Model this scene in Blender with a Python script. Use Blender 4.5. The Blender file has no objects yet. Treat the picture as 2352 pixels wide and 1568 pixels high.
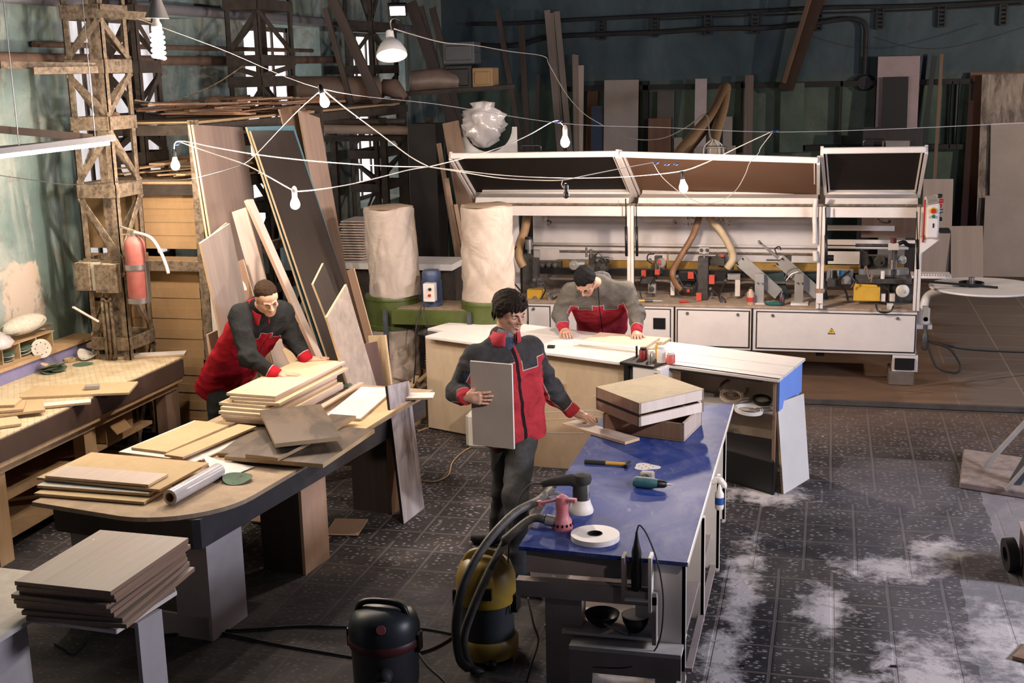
import bpy, bmesh, math, random
import numpy as np
from mathutils import Vector, Matrix
V=Vector; R=math.radians; PI=math.pi
random.seed(7)
SC=bpy.context.scene; COL=SC.collection
# ---------------------------------------------------------------- camera
F_,PT,RO,YA,CH=2852.5,.21475,-.02342,.25076,3.0
_h=V((-math.sin(YA),math.cos(YA),0)); _r=V((math.cos(YA),math.sin(YA),0)); _u=V((0,0,1))
_f=_h*math.cos(PT)-_u*math.sin(PT); _up=_u*math.cos(PT)+_h*math.sin(PT)
_R=_r*math.cos(RO)+_up*math.sin(RO); _U=_up*math.cos(RO)-_r*math.sin(RO)
CC=V((0,0,CH))
cam=bpy.data.cameras.new('camera'); camo=bpy.data.objects.new('camera',cam); COL.objects.link(camo)
camo.matrix_world=Matrix(((_R.x,_U.x,-_f.x,0),(_R.y,_U.y,-_f.y,0),(_R.z,_U.z,-_f.z,CH),(0,0,0,1)))
cam.sensor_width=36; cam.lens=36*F_/2352; cam.clip_start=.05; cam.clip_end=100
SC.camera=camo
def ray(x,y): return _f+_R*((x-1176)/F_)-_U*((y-784)/F_)
def Zp(x,y,z=0): d=ray(x,y); return CC+d*((z-CH)/d.z)      # where a sight line meets a level
def Yp(x,y,Y): d=ray(x,y); return CC+d*(Y/d.y)
def Xp(x,y,X): d=ray(x,y); return CC+d*(X/d.x)
# ---------------------------------------------------------------- materials
def new(name):
    m=bpy.data.materials.new(name); m.use_nodes=True; nt=m.node_tree
    for n in list(nt.nodes): nt.nodes.remove(n)
    o=nt.nodes.new('ShaderNodeOutputMaterial'); b=nt.nodes.new('ShaderNodeBsdfPrincipled')
    nt.links.new(b.outputs[0],o.inputs[0]); return m,nt,b
def N(nt,t,ins=None,**kw):
    n=nt.nodes.new(t)
    for k,v in kw.items(): setattr(n,k,v)
    for k,v in (ins or {}).items():
        if hasattr(v,'is_output') or hasattr(v,'links') and not isinstance(v,(tuple,list)): nt.links.new(v,n.inputs[k])
        else: n.inputs[k].default_value=v
    return n
def c4(c): return (c[0],c[1],c[2],1) if len(c)==3 else c
def ramp(nt,fac,stops,interp='LINEAR'):
    n=nt.nodes.new('ShaderNodeValToRGB'); cr=n.color_ramp; cr.interpolation=interp
    while len(cr.elements)>1: cr.elements.remove(cr.elements[-1])
    cr.elements[0].position=stops[0][0]; cr.elements[0].color=c4(stops[0][1])
    for p,c in stops[1:]:
        e=cr.elements.new(p); e.color=c4(c)
    nt.links.new(fac,n.inputs[0]); return n.outputs[0]
def mixc(nt,f,a,b):
    n=nt.nodes.new('ShaderNodeMix'); n.data_type='RGBA'
    for i,v in ((0,f),(6,a),(7,b)):
        if hasattr(v,'is_output'): nt.links.new(v,n.inputs[i])
        else: n.inputs[i].default_value=v if i==0 else c4(v)
    return n.outputs[2]
def math_(nt,op,a,b=None,c=None):
    n=nt.nodes.new('ShaderNodeMath'); n.operation=op
    for i,v in enumerate((a,b,c)):
        if v is None: continue
        if hasattr(v,'is_output'): nt.links.new(v,n.inputs[i])
        else: n.inputs[i].default_value=v
    return n.outputs[0]
def noise(nt,vec,scale,detail=4,rough=.6,dist=0):
    n=N(nt,'ShaderNodeTexNoise'); n.inputs['Scale'].default_value=scale; n.inputs['Detail'].default_value=detail
    n.inputs['Roughness'].default_value=rough; n.inputs['Distortion'].default_value=dist
    if vec is not None: nt.links.new(vec,n.inputs['Vector'])
    return n.outputs[0]
def mapp(nt,vec,sc=(1,1,1),loc=(0,0,0),rot=(0,0,0)):
    n=N(nt,'ShaderNodeMapping'); nt.links.new(vec,n.inputs[0]); n.inputs['Scale'].default_value=sc
    n.inputs['Location'].default_value=loc; n.inputs['Rotation'].default_value=rot; return n.outputs[0]
def obc(nt):
    tc=N(nt,'ShaderNodeTexCoord'); oi=N(nt,'ShaderNodeObjectInfo')
    a=nt.nodes.new('ShaderNodeVectorMath'); a.operation='MULTIPLY_ADD'
    nt.links.new(oi.outputs['Random'],a.inputs[0]); a.inputs[1].default_value=(17,31,11); nt.links.new(tc.outputs['Object'],a.inputs[2])
    return a.outputs[0],oi.outputs['Random']
def bump(nt,b,h,s=.3,d=.01):
    n=N(nt,'ShaderNodeBump'); n.inputs['Strength'].default_value=s; n.inputs['Distance'].default_value=d
    nt.links.new(h,n.inputs['Height']); nt.links.new(n.outputs[0],b.inputs['Normal'])
_mc={}
def plain(c,rough=.6,metal=0,var=.12,sc=6,bmp=0,name=None,spec=.5,dust=0,dustc=(.45,.38,.3)):
    k=('p',c,rough,metal,var,sc,bmp,spec,dust)
    if k in _mc: return _mc[k]
    m,nt,b=new(name or 'surface'); v,rnd=obc(nt)
    f=noise(nt,v,sc,5,.65)
    hi=tuple(min(1,x*(1+var)) for x in c); lo=tuple(x*(1-var) for x in c)
    col=ramp(nt,f,((.3,lo),(.7,hi)))
    if dust:
        f2=noise(nt,v,sc*2.3,6,.7); g=N(nt,'ShaderNodeNewGeometry'); sx=N(nt,'ShaderNodeSeparateXYZ'); nt.links.new(g.outputs['Normal'],sx.inputs[0])
        upf=math_(nt,'MAXIMUM',sx.outputs[2],.25); d=math_(nt,'MULTIPLY',math_(nt,'MULTIPLY',upf,dust),ramp(nt,f2,((.35,(0,0,0)),(.6,(1,1,1)))))
        col=mixc(nt,d,col,dustc)
    nt.links.new(col,b.inputs['Base Color']); b.inputs['Roughness'].default_value=rough; b.inputs['Metallic'].default_value=metal
    b.inputs['Specular IOR Level'].default_value=spec
    if bmp: bump(nt,b,noise(nt,v,sc*6,4),bmp,.004)
    _mc[k]=m; return m
def wood(c1,c2,name='board',sc=9,stretch=.05,rough=.55,con=.3,blotch=0,blc=(.05,.04,.03),spec=.35):
    k=('w',c1,c2,sc,stretch,rough,con,blotch,spec)
    if k in _mc: return _mc[k]
    m,nt,b=new(name); v,rnd=obc(nt)
    f=noise(nt,mapp(nt,v,(sc,sc,sc*stretch)),1.2,6,.62,.6)
    g=noise(nt,mapp(nt,v,(sc*7,sc*7,sc*7*stretch)),1,3,.6)
    f=math_(nt,'ADD',math_(nt,'MULTIPLY',f,.7),math_(nt,'MULTIPLY',g,.3))
    col=ramp(nt,f,((.5-con/2,c1),(.5+con/2,c2)))
    bri=math_(nt,'MULTIPLY_ADD',rnd,.16,.92); hsv=N(nt,'ShaderNodeHueSaturation'); nt.links.new(col,hsv.inputs['Color']); nt.links.new(bri,hsv.inputs['Value']); col=hsv.outputs[0]
    if blotch:
        q=noise(nt,mapp(nt,v,(2.2,2.2,1.1)),1.6,5,.65,.5)
        col=mixc(nt,math_(nt,'MULTIPLY',ramp(nt,q,((.46,(0,0,0)),(.6,(1,1,1)))),blotch),col,blc)
    nt.links.new(col,b.inputs['Base Color']); b.inputs['Roughness'].default_value=rough; b.inputs['Specular IOR Level'].default_value=spec
    bump(nt,b,g,.12,.002); _mc[k]=m; return m
def emit(c,s,name='glow'):
    m,nt,b=new(name); b.inputs['Base Color'].default_value=c4(c); b.inputs['Emission Color'].default_value=c4(c); b.inputs['Emission Strength'].default_value=s; return m
# ---------------------------------------------------------------- mesh builder
class MB:
    def __init__(s): s.v=[]; s.f=[]; s.m=[]; s.mi=0
    def add(s,vs,fs):
        o=len(s.v); s.v+= [V(p) for p in vs]; s.f+=[tuple(i+o for i in f) for f in fs]; s.m+=[s.mi]*len(fs); return s
    def obox(s,p,u,v,w):
        p,u,v,w=V(p),V(u),V(v),V(w)
        if u.cross(v).dot(w)<0: u,v=v,u
        return s.add([p,p+u,p+u+v,p+v,p+w,p+u+w,p+u+v+w,p+v+w],[(0,3,2,1),(4,5,6,7),(0,1,5,4),(1,2,6,5),(2,3,7,6),(3,0,4,7)])
    def bx(s,x0,x1,y0,y1,z0,z1): return s.obox((min(x0,x1),min(y0,y1),min(z0,z1)),(abs(x1-x0),0,0),(0,abs(y1-y0),0),(0,0,abs(z1-z0)))
    def bar(s,a,b,w,h,up=(0,0,1)):
        a,b=V(a),V(b); d=(b-a).normalized(); up=V(up)
        if abs(d.dot(up))>.98: up=V((0,1,0))
        x=d.cross(up).normalized()*w; y=x.cross(d).normalized()*h
        return s.obox(a-x/2-y/2,x,y,b-a)
    def prism(s,poly,vec):
        n=len(poly); P=[V(p) for p in poly]; vec=V(vec)
        nrm=sum(((P[i]-P[0]).cross(P[(i+1)%n]-P[0]) for i in range(1,n)),V((0,0,0)))
        if nrm.dot(vec)<0: P=P[::-1]
        return s.add(P+[p+vec for p in P],[tuple(range(n))[::-1],tuple(range(n,2*n))]+[(i,(i+1)%n,(i+1)%n+n,i+n) for i in range(n)])
    def tube(s,pts,r,n=8,cap=True,closed=False):
        P=[V(p) for p in pts]; L=len(P); rr=r if isinstance(r,(list,tuple)) else [r]*L
        vs=[]; prev=None
        for i,p in enumerate(P):
            if closed: t=P[(i+1)%L]-P[i-1]
            else: t=(P[min(i+1,L-1)]-P[max(i-1,0)])
            t=t.normalized() if t.length>1e-9 else V((0,0,1))
            if prev is None: a=V((0,0,1)) if abs(t.z)<.9 else V((1,0,0)); x=t.cross(a).normalized()
            else: x=(prev-t*prev.dot(t)).normalized()
            prev=x; y=t.cross(x)
            for k in range(n):
                an=2*PI*k/n; vs.append(p+(x*math.cos(an)+y*math.sin(an))*rr[i])
        fs=[]
        for i in range(L if closed else L-1):
            j=(i+1)%L
            for k in range(n): k2=(k+1)%n; fs.append((i*n+k,i*n+k2,j*n+k2,j*n+k))
        if cap and not closed: fs.append(tuple(range(n))[::-1]); fs.append(tuple(range((L-1)*n,L*n)))
        return s.add(vs,fs)
    def cyl(s,a,b,r,r2=None,n=16): return s.tube([a,b],[r,r if r2 is None else r2],n)
    def lathe(s,prof,c=(0,0,0),ax=(0,0,1),n=24,closed=False):
        ax=V(ax).normalized(); q=V((0,0,1)).rotation_difference(ax); c=V(c); vs=[]
        for r,z in prof:
            for k in range(n): an=2*PI*k/n; vs.append(c+q@V((r*math.cos(an),r*math.sin(an),z)))
        fs=[]; L=len(prof)
        for i in range(L-1 if not closed else L):
            j=(i+1)%L
            for k in range(n): k2=(k+1)%n; fs.append((i*n+k,i*n+k2,j*n+k2,j*n+k))
        if not closed:
            if prof[0][0]>1e-4: fs.append(tuple(range(n))[::-1])
            if prof[-1][0]>1e-4: fs.append(tuple(range((L-1)*n,L*n)))
        return s.add(vs,fs)
    def build(s,name,mats,parent=None,smooth=False,bev=0,origin=None,sub=0,fix=True):
        me=bpy.data.meshes.new(name)
        lo=V((min(p.x for p in s.v),min(p.y for p in s.v),min(p.z for p in s.v))); hi=V((max(p.x for p in s.v),max(p.y for p in s.v),0))
        o0=V(origin) if origin is not None else V(((lo.x+hi.x)/2,(lo.y+hi.y)/2,lo.z))
        me.from_pydata([tuple(p-o0) for p in s.v],[],s.f)
        if not isinstance(mats,(list,tuple)): mats=[mats]
        for m in mats: me.materials.append(m)
        me.polygons.foreach_set('material_index',s.m)
        if fix:
            bm=bmesh.new(); bm.from_mesh(me); bmesh.ops.recalc_face_normals(bm,faces=bm.faces); bm.to_mesh(me); bm.free()
        if smooth:
            me.polygons.foreach_set('use_smooth',[True]*len(me.polygons))
            if smooth!='all': me.set_sharp_from_angle(angle=R(smooth if smooth is not True else 40))
        o=bpy.data.objects.new(name,me); COL.objects.link(o)
        if parent is not None:
            o.parent=parent; o.matrix_local=wm(parent).inverted()@Matrix.Translation(o0)
        else: o.location=o0
        if bev:
            b=o.modifiers.new('bevel','BEVEL'); b.width=bev; b.segments=1; b.limit_method='ANGLE'; b.angle_limit=R(50)
        if sub:
            b=o.modifiers.new('sub','SUBSURF'); b.levels=sub; b.render_levels=sub
        return o
def wm(o):
    m=Matrix.LocRotScale(o.location,o.rotation_euler,o.scale) if o.get('_mw') is None else None
    m=o.matrix_basis.copy()
    return (wm(o.parent)@m) if o.parent else m
def tag(o,label,cat,group=None,kind=None):
    if label: o['label']=label
    if cat: o['category']=cat
    if group: o['group']=group
    if kind: o['kind']=kind
    return o
def thing(name,label,cat,loc,group=None):
    o=bpy.data.objects.new(name,None); COL.objects.link(o); o.location=V(loc); o.empty_display_size=.1
    return tag(o,label,cat,group)
def struct(o): o['kind']='structure'; return o
def copyt(o,parent=None,mw=None):
    c=o.copy(); COL.objects.link(c)
    if parent is not None: c.parent=parent
    for ch in list(o.children): copyt(ch,c)
    return c
def place(c,loc,label=None,group=None,rz=None):
    c.location=V(loc)
    if rz is not None: c.rotation_euler=(0,0,rz)
    if label: c['label']=label
    if group: c['group']=group
    return c
def frame(u,v):
    z=V(v).normalized(); x=V(u)-z*V(u).dot(z); w=x.length; x=x.normalized(); y=z.cross(x)
    return x,y,z,w,V(v).length
def board(name,label,cat,p0,u,v,t,mats,group=None,side=1,parent=None,bev=.0008,w=None,l=None):
    """rectangular sheet: p0 a corner, u along its width, v along its length, t thick on the far (side=1) or near side"""
    x,y,z,W,L=frame(u,v); W=w or W; L=l or L
    b=MB(); y0,y1=(0,t) if side>0 else (-t,0)
    b.obox((-W/2,y0,0),(W,0,0),(0,t,0),(0,0,L))
    for i in range(6): b.m[i]=1
    for i,f in enumerate(b.f):
        n=(b.v[f[1]]-b.v[f[0]]).cross(b.v[f[2]]-b.v[f[0]]).normalized()
        b.m[i]=0 if abs(n.y)>.9 else 1
    o=b.build(name,mats,None,origin=(0,0,0),bev=bev)
    p=V(p0)+x*W/2
    M=Matrix(((x.x,y.x,z.x,p.x),(x.y,y.y,z.y,p.y),(x.z,y.z,z.z,p.z),(0,0,0,1)))
    if parent is not None: o.parent=parent; M=wm(parent).inverted()@M
    o.matrix_basis=M
    if label: tag(o,label,cat,group)
    return o
def flat(name,label,cat,A,B,C,z,t,mats,group=None,px=True,w=None,l=None,parent=None):
    """sheet lying level with its top at z; A near-left, B near-right, C far-left corners"""
    if px: A,B,C=Zp(*A,z),Zp(*B,z),Zp(*C,z)
    else: A,B,C=(V((p[0],p[1],z)) for p in (A,B,C))
    return board(name,label,cat,A,B-A,C-A,t,mats,group,side=1,parent=parent,w=w,l=l) if (V(C-A).cross(V(B-A))).z<0 else board(name,label,cat,A,B-A,C-A,t,mats,group,side=-1,parent=parent,w=w,l=l)
def spline(pts,n=8):
    P=[V(p) for p in pts]; out=[]
    for i in range(len(P)-1):
        p0=P[max(i-1,0)]; p1=P[i]; p2=P[i+1]; p3=P[min(i+2,len(P)-1)]
        for k in range(n):
            t=k/n; out.append(.5*((2*p1)+(p2-p0)*t+(2*p0-5*p1+4*p2-p3)*t*t+(-p0+3*p1-3*p2+p3)*t**3))
    out.append(P[-1]); return out
ORD=['topmost','second from the top','third from the top','fourth from the top','fifth from the top','sixth from the top','seventh from the top','eighth from the top','ninth from the top','tenth from the top','eleventh from the top']
# ---------------------------------------------------------------- shared materials
M={}
M['mdf']=wood((.50,.36,.20),(.62,.46,.27),'raw fibreboard',6,.8,.8,.5,spec=.2)
M['ply']=wood((.60,.44,.26),(.72,.56,.36),'pale plywood',10,.06,.7,.35,spec=.2)
M['plyedge']=wood((.42,.28,.16),(.62,.45,.28),'board edge',60,1,.8,.5,spec=.2)
M['pale']=wood((.47,.37,.31),(.58,.47,.40),'pale pinkish veneer',10,.05,.5,.35)
M['white']=plain((.74,.69,.64),.4,0,.05,5,name='white laminate')
M['whited']=plain((.66,.60,.54),.5,0,.12,7,dust=.35,name='dusty white laminate')
M['chip']=wood((.36,.25,.14),(.58,.43,.26),'raw chipboard edge',120,1,.85,.5,spec=.2)
M['dark']=wood((.030,.022,.018),(.055,.040,.032),'dark wenge laminate',9,.05,.35,.4,spec=.5)
M['dkdust']=wood((.055,.040,.030),(.10,.075,.055),'dusty dark laminate',5,.25,.5,.5,.6,(.20,.145,.10))
M['brown']=wood((.15,.085,.050),(.23,.14,.09),'brown oak laminate',9,.05,.5,.4)
M['oak']=wood((.155,.105,.085),(.235,.17,.14),'ash brown oak laminate',12,.035,.5,.4)
M['greyoak']=wood((.21,.165,.14),(.29,.235,.20),'grey oak laminate',12,.05,.5,.4)
M['walnut']=wood((.20,.12,.08),(.33,.215,.15),'walnut edge',14,.05,.5,.4)
M['raw']=wood((.36,.23,.12),(.50,.34,.19),'raw pine',10,.06,.8,.4,spec=.2)
M['grey']=plain((.30,.27,.24),.6,0,.15,5,name='grey board')
M['black']=plain((.008,.0075,.0075),.4,0,.2,5,name='black plastic')
M['rubber']=plain((.02,.019,.018),.7,0,.3,9,name='black rubber')
M['steel']=plain((.42,.40,.38),.35,.9,.15,9,name='steel')
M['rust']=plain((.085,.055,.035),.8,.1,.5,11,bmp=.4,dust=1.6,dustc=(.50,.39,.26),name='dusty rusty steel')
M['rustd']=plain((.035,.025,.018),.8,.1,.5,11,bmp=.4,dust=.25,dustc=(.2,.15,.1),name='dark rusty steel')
M['wpaint']=plain((.72,.65,.60),.38,0,.06,4,name='white machine paint',dust=.3,dustc=(.5,.4,.3))
M['red']=plain((.42,.02,.02),.4,0,.1,name='red plastic')
M['yellow']=plain((.60,.33,.02),.45,0,.15,name='yellow plastic',dust=.3)
M['alu']=plain((.50,.48,.45),.4,.7,.12,8,name='grey aluminium')
M['card']=wood((.33,.20,.095),(.43,.275,.14),'corrugated cardboard',5,.5,.85,.5,spec=.15)
M['sawdust']=plain((.50,.40,.30),.95,0,.3,30,bmp=.6,name='sawdust')
M['cord']=plain((.70,.62,.54),.6,0,.1,name='white flex')
M['cordd']=plain((.03,.027,.025),.6,0,.2,name='black flex')
M['film']=plain((.55,.50,.48),.15,0,.1,6,name='clear film',spec=.8)
def m_plaster():
    m,nt,b=new('peeling painted plaster'); tc=N(nt,'ShaderNodeTexCoord'); v=tc.outputs['Object']
    n1=noise(nt,mapp(nt,v,(1,.55,.45)),1.1,7,.62,.6); n2=noise(nt,v,6,8,.7,.4); n3=noise(nt,mapp(nt,v,(1.3,1.3,.35)),2.3,6,.6,1.2)
    col=ramp(nt,n1,((.36,(.115,.165,.15)),(.50,(.20,.26,.235)),(.62,(.34,.37,.33))))
    col=mixc(nt,math_(nt,'MULTIPLY',ramp(nt,n3,((.5,(0,0,0)),(.62,(1,1,1)))),.5),col,(.42,.42,.36))
    # bare plaster patch above the bench
    sx=N(nt,'ShaderNodeSeparateXYZ'); nt.links.new(v,sx.inputs[0])
    def gap(o,c,w): return math_(nt,'SUBTRACT',w,math_(nt,'ABSOLUTE',math_(nt,'SUBTRACT',o,c)))
    d=math_(nt,'MINIMUM',gap(sx.outputs[1],8.22,.24),gap(sx.outputs[2],1.18,.48))
    d=math_(nt,'ADD',d,math_(nt,'MULTIPLY',math_(nt,'SUBTRACT',noise(nt,v,5,5,.6),.5),.35))
    x=math_(nt,'LESS_THAN',sx.outputs[0],-5.9)
    col=mixc(nt,math_(nt,'MULTIPLY',ramp(nt,d,((.0,(0,0,0)),(.03,(.85,.85,.85)))),x),col,(.60,.47,.36))
    col=mixc(nt,ramp(nt,n2,((.36,(.55,.55,.55)),(.46,(0,0,0)))),col,(.15,.14,.11))
    nt.links.new(col,b.inputs['Base Color']); b.inputs['Roughness'].default_value=.8; b.inputs['Specular IOR Level'].default_value=.2
    bump(nt,b,math_(nt,'ADD',n2,n1),.6,.03); return m
def m_backwall():
    m,nt,b=new('painted back wall'); tc=N(nt,'ShaderNodeTexCoord'); v=tc.outputs['Object']
    n1=noise(nt,mapp(nt,v,(.8,1,.5)),1.2,7,.65,.5); n2=noise(nt,v,5,8,.7,.4)
    sx=N(nt,'ShaderNodeSeparateXYZ'); nt.links.new(v,sx.inputs[0])
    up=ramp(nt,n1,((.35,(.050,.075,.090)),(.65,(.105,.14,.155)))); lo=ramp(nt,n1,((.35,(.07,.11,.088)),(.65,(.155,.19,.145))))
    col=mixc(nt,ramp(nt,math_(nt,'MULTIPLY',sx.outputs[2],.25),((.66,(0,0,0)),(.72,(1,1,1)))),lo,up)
    col=mixc(nt,ramp(nt,n2,((.33,(.6,.6,.6)),(.44,(0,0,0)))),col,(.10,.085,.06))
    nt.links.new(col,b.inputs['Base Color']); b.inputs['Roughness'].default_value=.85; b.inputs['Specular IOR Level'].default_value=.15
    bump(nt,b,n2,.5,.03); return m
def m_floor():
    m,nt,b=new('studded floor tiles with sawdust'); tc=N(nt,'ShaderNodeTexCoord'); v=tc.outputs['Object']
    sx=N(nt,'ShaderNodeSeparateXYZ'); nt.links.new(v,sx.inputs[0]); X,Y=sx.outputs[0],sx.outputs[1]
    wob=math_(nt,'MULTIPLY',math_(nt,'SUBTRACT',noise(nt,v,1.3,2),.5),.014)
    sh=math_(nt,'MULTIPLY',math_(nt,'GREATER_THAN',Y,7.26),.17); sh=math_(nt,'ADD',sh,math_(nt,'MULTIPLY',math_(nt,'GREATER_THAN',Y,8.51),-.10)); sh=math_(nt,'ADD',sh,math_(nt,'MULTIPLY',math_(nt,'GREATER_THAN',Y,8.80),-.06))
    def cell(o,per,off,w):
        f=math_(nt,'FRACT',math_(nt,'DIVIDE',math_(nt,'ADD',math_(nt,'ADD',o,20*per-off),w),per))
        return math_(nt,'MULTIPLY',math_(nt,'MINIMUM',f,math_(nt,'SUBTRACT',1,f)),per)
    ex=cell(X,.31,.10,math_(nt,'ADD',sh,wob)); ey=cell(Y,.31,5.89,wob)
    e=math_(nt,'MINIMUM',ex,ey)
    joint=ramp(nt,math_(nt,'MULTIPLY',e,10),((.07,(1,1,1)),(.11,(0,0,0))))
    vo=N(nt,'ShaderNodeTexVoronoi'); nt.links.new(mapp(nt,v,(24,42,1)),vo.inputs[0]); vo.inputs['Scale'].default_value=1; vo.inputs['Randomness'].default_value=.7
    stud=ramp(nt,vo.outputs['Distance'],((.27,(1,1,1)),(.36,(0,0,0))))
    studin=math_(nt,'MULTIPLY',stud,math_(nt,'GREATER_THAN',e,.022))
    near_left_shade=ramp(nt,math_(nt,'ADD',math_(nt,'MULTIPLY',math_(nt,'MAXIMUM',math_(nt,'SUBTRACT',X,-1.3),math_(nt,'SUBTRACT',Y,6.7)),.8),math_(nt,'MULTIPLY',noise(nt,v,1.1,4),.4)),((.05,(.18,.18,.18)),(.45,(1,1,1)))); studin=math_(nt,'MULTIPLY',studin,near_left_shade); joint=math_(nt,'MULTIPLY',joint,near_left_shade)  # studs and joints fade out at the near left: shade painted into the tiles
    n1=noise(nt,v,.9,5,.6,.3); n2=noise(nt,v,7,8,.7,.3); n3=noise(nt,v,40,4,.7)
    base=ramp(nt,n1,((.3,(.017,.015,.016)),(.7,(.032,.028,.029))))
    # dust density: drifts beside the blue bench and on the near right
    def blob(cx,cy,rx,ry):
        a=math_(nt,'POWER',math_(nt,'DIVIDE',math_(nt,'SUBTRACT',X,cx),rx),2); c=math_(nt,'POWER',math_(nt,'DIVIDE',math_(nt,'SUBTRACT',Y,cy),ry),2)
        return math_(nt,'SUBTRACT',1,math_(nt,'SQRT',math_(nt,'ADD',a,c)))
    bl=None
    for q in ((.42,7.38,.42,.22),(.06,6.72,.17,.40),(.55,6.0,.30,.55),(-.42,6.9,.14,1.0),(-.46,5.9,.14,.9),(1.15,6.5,.5,.6),(.9,5.6,.6,.5),(.2,5.3,.7,.45),(-.35,8.6,.35,.28),(.25,5.7,.25,.4),(.75,7.75,.22,.25)):
        d=blob(*q); bl=d if bl is None else math_(nt,'MAXIMUM',bl,d)
    dn=math_(nt,'ADD',math_(nt,'MULTIPLY',bl,.8),math_(nt,'MULTIPLY',math_(nt,'SUBTRACT',n2,.48),2.4))
    dust=ramp(nt,dn,((.1,(0,0,0)),(.65,(1,1,1))))
    thin=math_(nt,'MULTIPLY',ramp(nt,noise(nt,v,1.7,6,.65,.5),((.42,(0,0,0)),(.62,(1,1,1)))),.13)
    col=mixc(nt,math_(nt,'MULTIPLY',studin,ramp(nt,n3,((.36,(.05,.05,.05)),(.58,(.9,.9,.9))))),base,(.40,.37,.38))
    col=mixc(nt,math_(nt,'MULTIPLY',joint,.55),col,(.17,.145,.135))
    # worn plain concrete on the far right
    con=math_(nt,'GREATER_THAN',math_(nt,'ADD',X,math_(nt,'MULTIPLY',math_(nt,'SUBTRACT',noise(nt,v,2,3),.5),.1)),math_(nt,'ADD',.82,math_(nt,'MULTIPLY',math_(nt,'GREATER_THAN',Y,7.3),.30)))
    con=math_(nt,'MULTIPLY',con,math_(nt,'LESS_THAN',Y,9.4))
    col=mixc(nt,math_(nt,'MULTIPLY',con,.85),col,ramp(nt,n2,((.3,(.17,.16,.165)),(.7,(.30,.28,.28)))))
    near=math_(nt,'LESS_THAN',Y,math_(nt,'MULTIPLY_ADD',math_(nt,'SUBTRACT',noise(nt,v,3,4),.5),.2,5.75))
    col=mixc(nt,math_(nt,'MULTIPLY',math_(nt,'MULTIPLY',near,math_(nt,'GREATER_THAN',X,-.3)),.7),col,(.22,.20,.20))
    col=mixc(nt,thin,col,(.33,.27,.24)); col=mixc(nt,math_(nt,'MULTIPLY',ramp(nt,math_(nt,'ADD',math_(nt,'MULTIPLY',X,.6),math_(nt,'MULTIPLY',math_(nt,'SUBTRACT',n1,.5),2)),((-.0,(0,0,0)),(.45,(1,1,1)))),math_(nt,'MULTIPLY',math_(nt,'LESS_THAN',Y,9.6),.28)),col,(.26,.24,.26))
    col=mixc(nt,math_(nt,'MULTIPLY',dust,.92),col,(.62,.56,.54))
    # brown dust between the bench and the machine
    by=ramp(nt,math_(nt,'MULTIPLY',math_(nt,'ADD',Y,math_(nt,'MULTIPLY',math_(nt,'SUBTRACT',n1,.5),2)),.05),((.47,(0,0,0)),(.57,(1,1,1))))
    col=mixc(nt,math_(nt,'MULTIPLY',by,.6),col,(.17,.10,.065))
    nt.links.new(col,b.inputs['Base Color']); b.inputs['Roughness'].default_value=.75; b.inputs['Specular IOR Level'].default_value=.3
    hgt=math_(nt,'ADD',math_(nt,'MULTIPLY',studin,.6),math_(nt,'SUBTRACT',math_(nt,'MULTIPLY',n2,.4),joint)); bump(nt,b,hgt,.5,.008); return m
def m_floor2():
    m,nt,b=new('brown dusty boards'); tc=N(nt,'ShaderNodeTexCoord'); v=tc.outputs['Object']
    sx=N(nt,'ShaderNodeSeparateXYZ'); nt.links.new(v,sx.inputs[0])
    n1=noise(nt,mapp(nt,v,(.5,1.6,1)),1.2,6,.6,.4); n2=noise(nt,v,8,6,.7)
    col=ramp(nt,n1,((.35,(.085,.052,.034)),(.65,(.20,.115,.070))))
    br=N(nt,'ShaderNodeTexBrick'); nt.links.new(v,br.inputs[0]); br.inputs['Scale'].default_value=1; br.inputs['Brick Width'].default_value=.6; br.inputs['Row Height'].default_value=.6; br.inputs['Mortar Size'].default_value=.008; br.offset=0
    for i,c in ((1,(.11,.10,.095,1)),(2,(.15,.13,.12,1)),(3,(.26,.22,.19,1))): br.inputs[i].default_value=c
    g=math_(nt,'ADD',math_(nt,'MULTIPLY',math_(nt,'ADD',sx.outputs[0],-1.15),1.5),math_(nt,'MULTIPLY',math_(nt,'SUBTRACT',n1,.5),2))
    g=math_(nt,'MULTIPLY',ramp(nt,g,((0,(0,0,0)),(.4,(1,1,1)))),math_(nt,'LESS_THAN',sx.outputs[1],17.5))
    col=mixc(nt,math_(nt,'MULTIPLY',g,.8),col,br.outputs[0])
    col=mixc(nt,math_(nt,'MULTIPLY',n2,.25),col,(.25,.16,.10))
    nt.links.new(col,b.inputs['Base Color']); b.inputs['Roughness'].default_value=.9; b.inputs['Specular IOR Level'].default_value=.15; bump(nt,b,n2,.3,.01); return m
def m_blue():
    m,nt,b=new('blue bench top with dust smears'); tc=N(nt,'ShaderNodeTexCoord'); v=tc.outputs['Object']
    n1=noise(nt,mapp(nt,v,(2,1.2,1),rot=(0,0,.6)),1.6,7,.68,.9); n2=noise(nt,mapp(nt,v,(9,5,1)),1.5,6,.7,.5); n3=noise(nt,v,2.5,3,.5)
    d=math_(nt,'MULTIPLY',ramp(nt,n1,((.44,(0,0,0)),(.74,(1,1,1)))),.40)
    d2=math_(nt,'MULTIPLY',ramp(nt,n2,((.55,(0,0,0)),(.72,(1,1,1)))),ramp(nt,n3,((.47,(0,0,0)),(.6,(.85,.85,.85)))))
    col=mixc(nt,math_(nt,'MAXIMUM',d,d2),(.018,.042,.21),(.30,.32,.46))
    nt.links.new(col,b.inputs['Base Color']); b.inputs['Roughness'].default_value=.5; b.inputs['Specular IOR Level'].default_value=.15; return m
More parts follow.
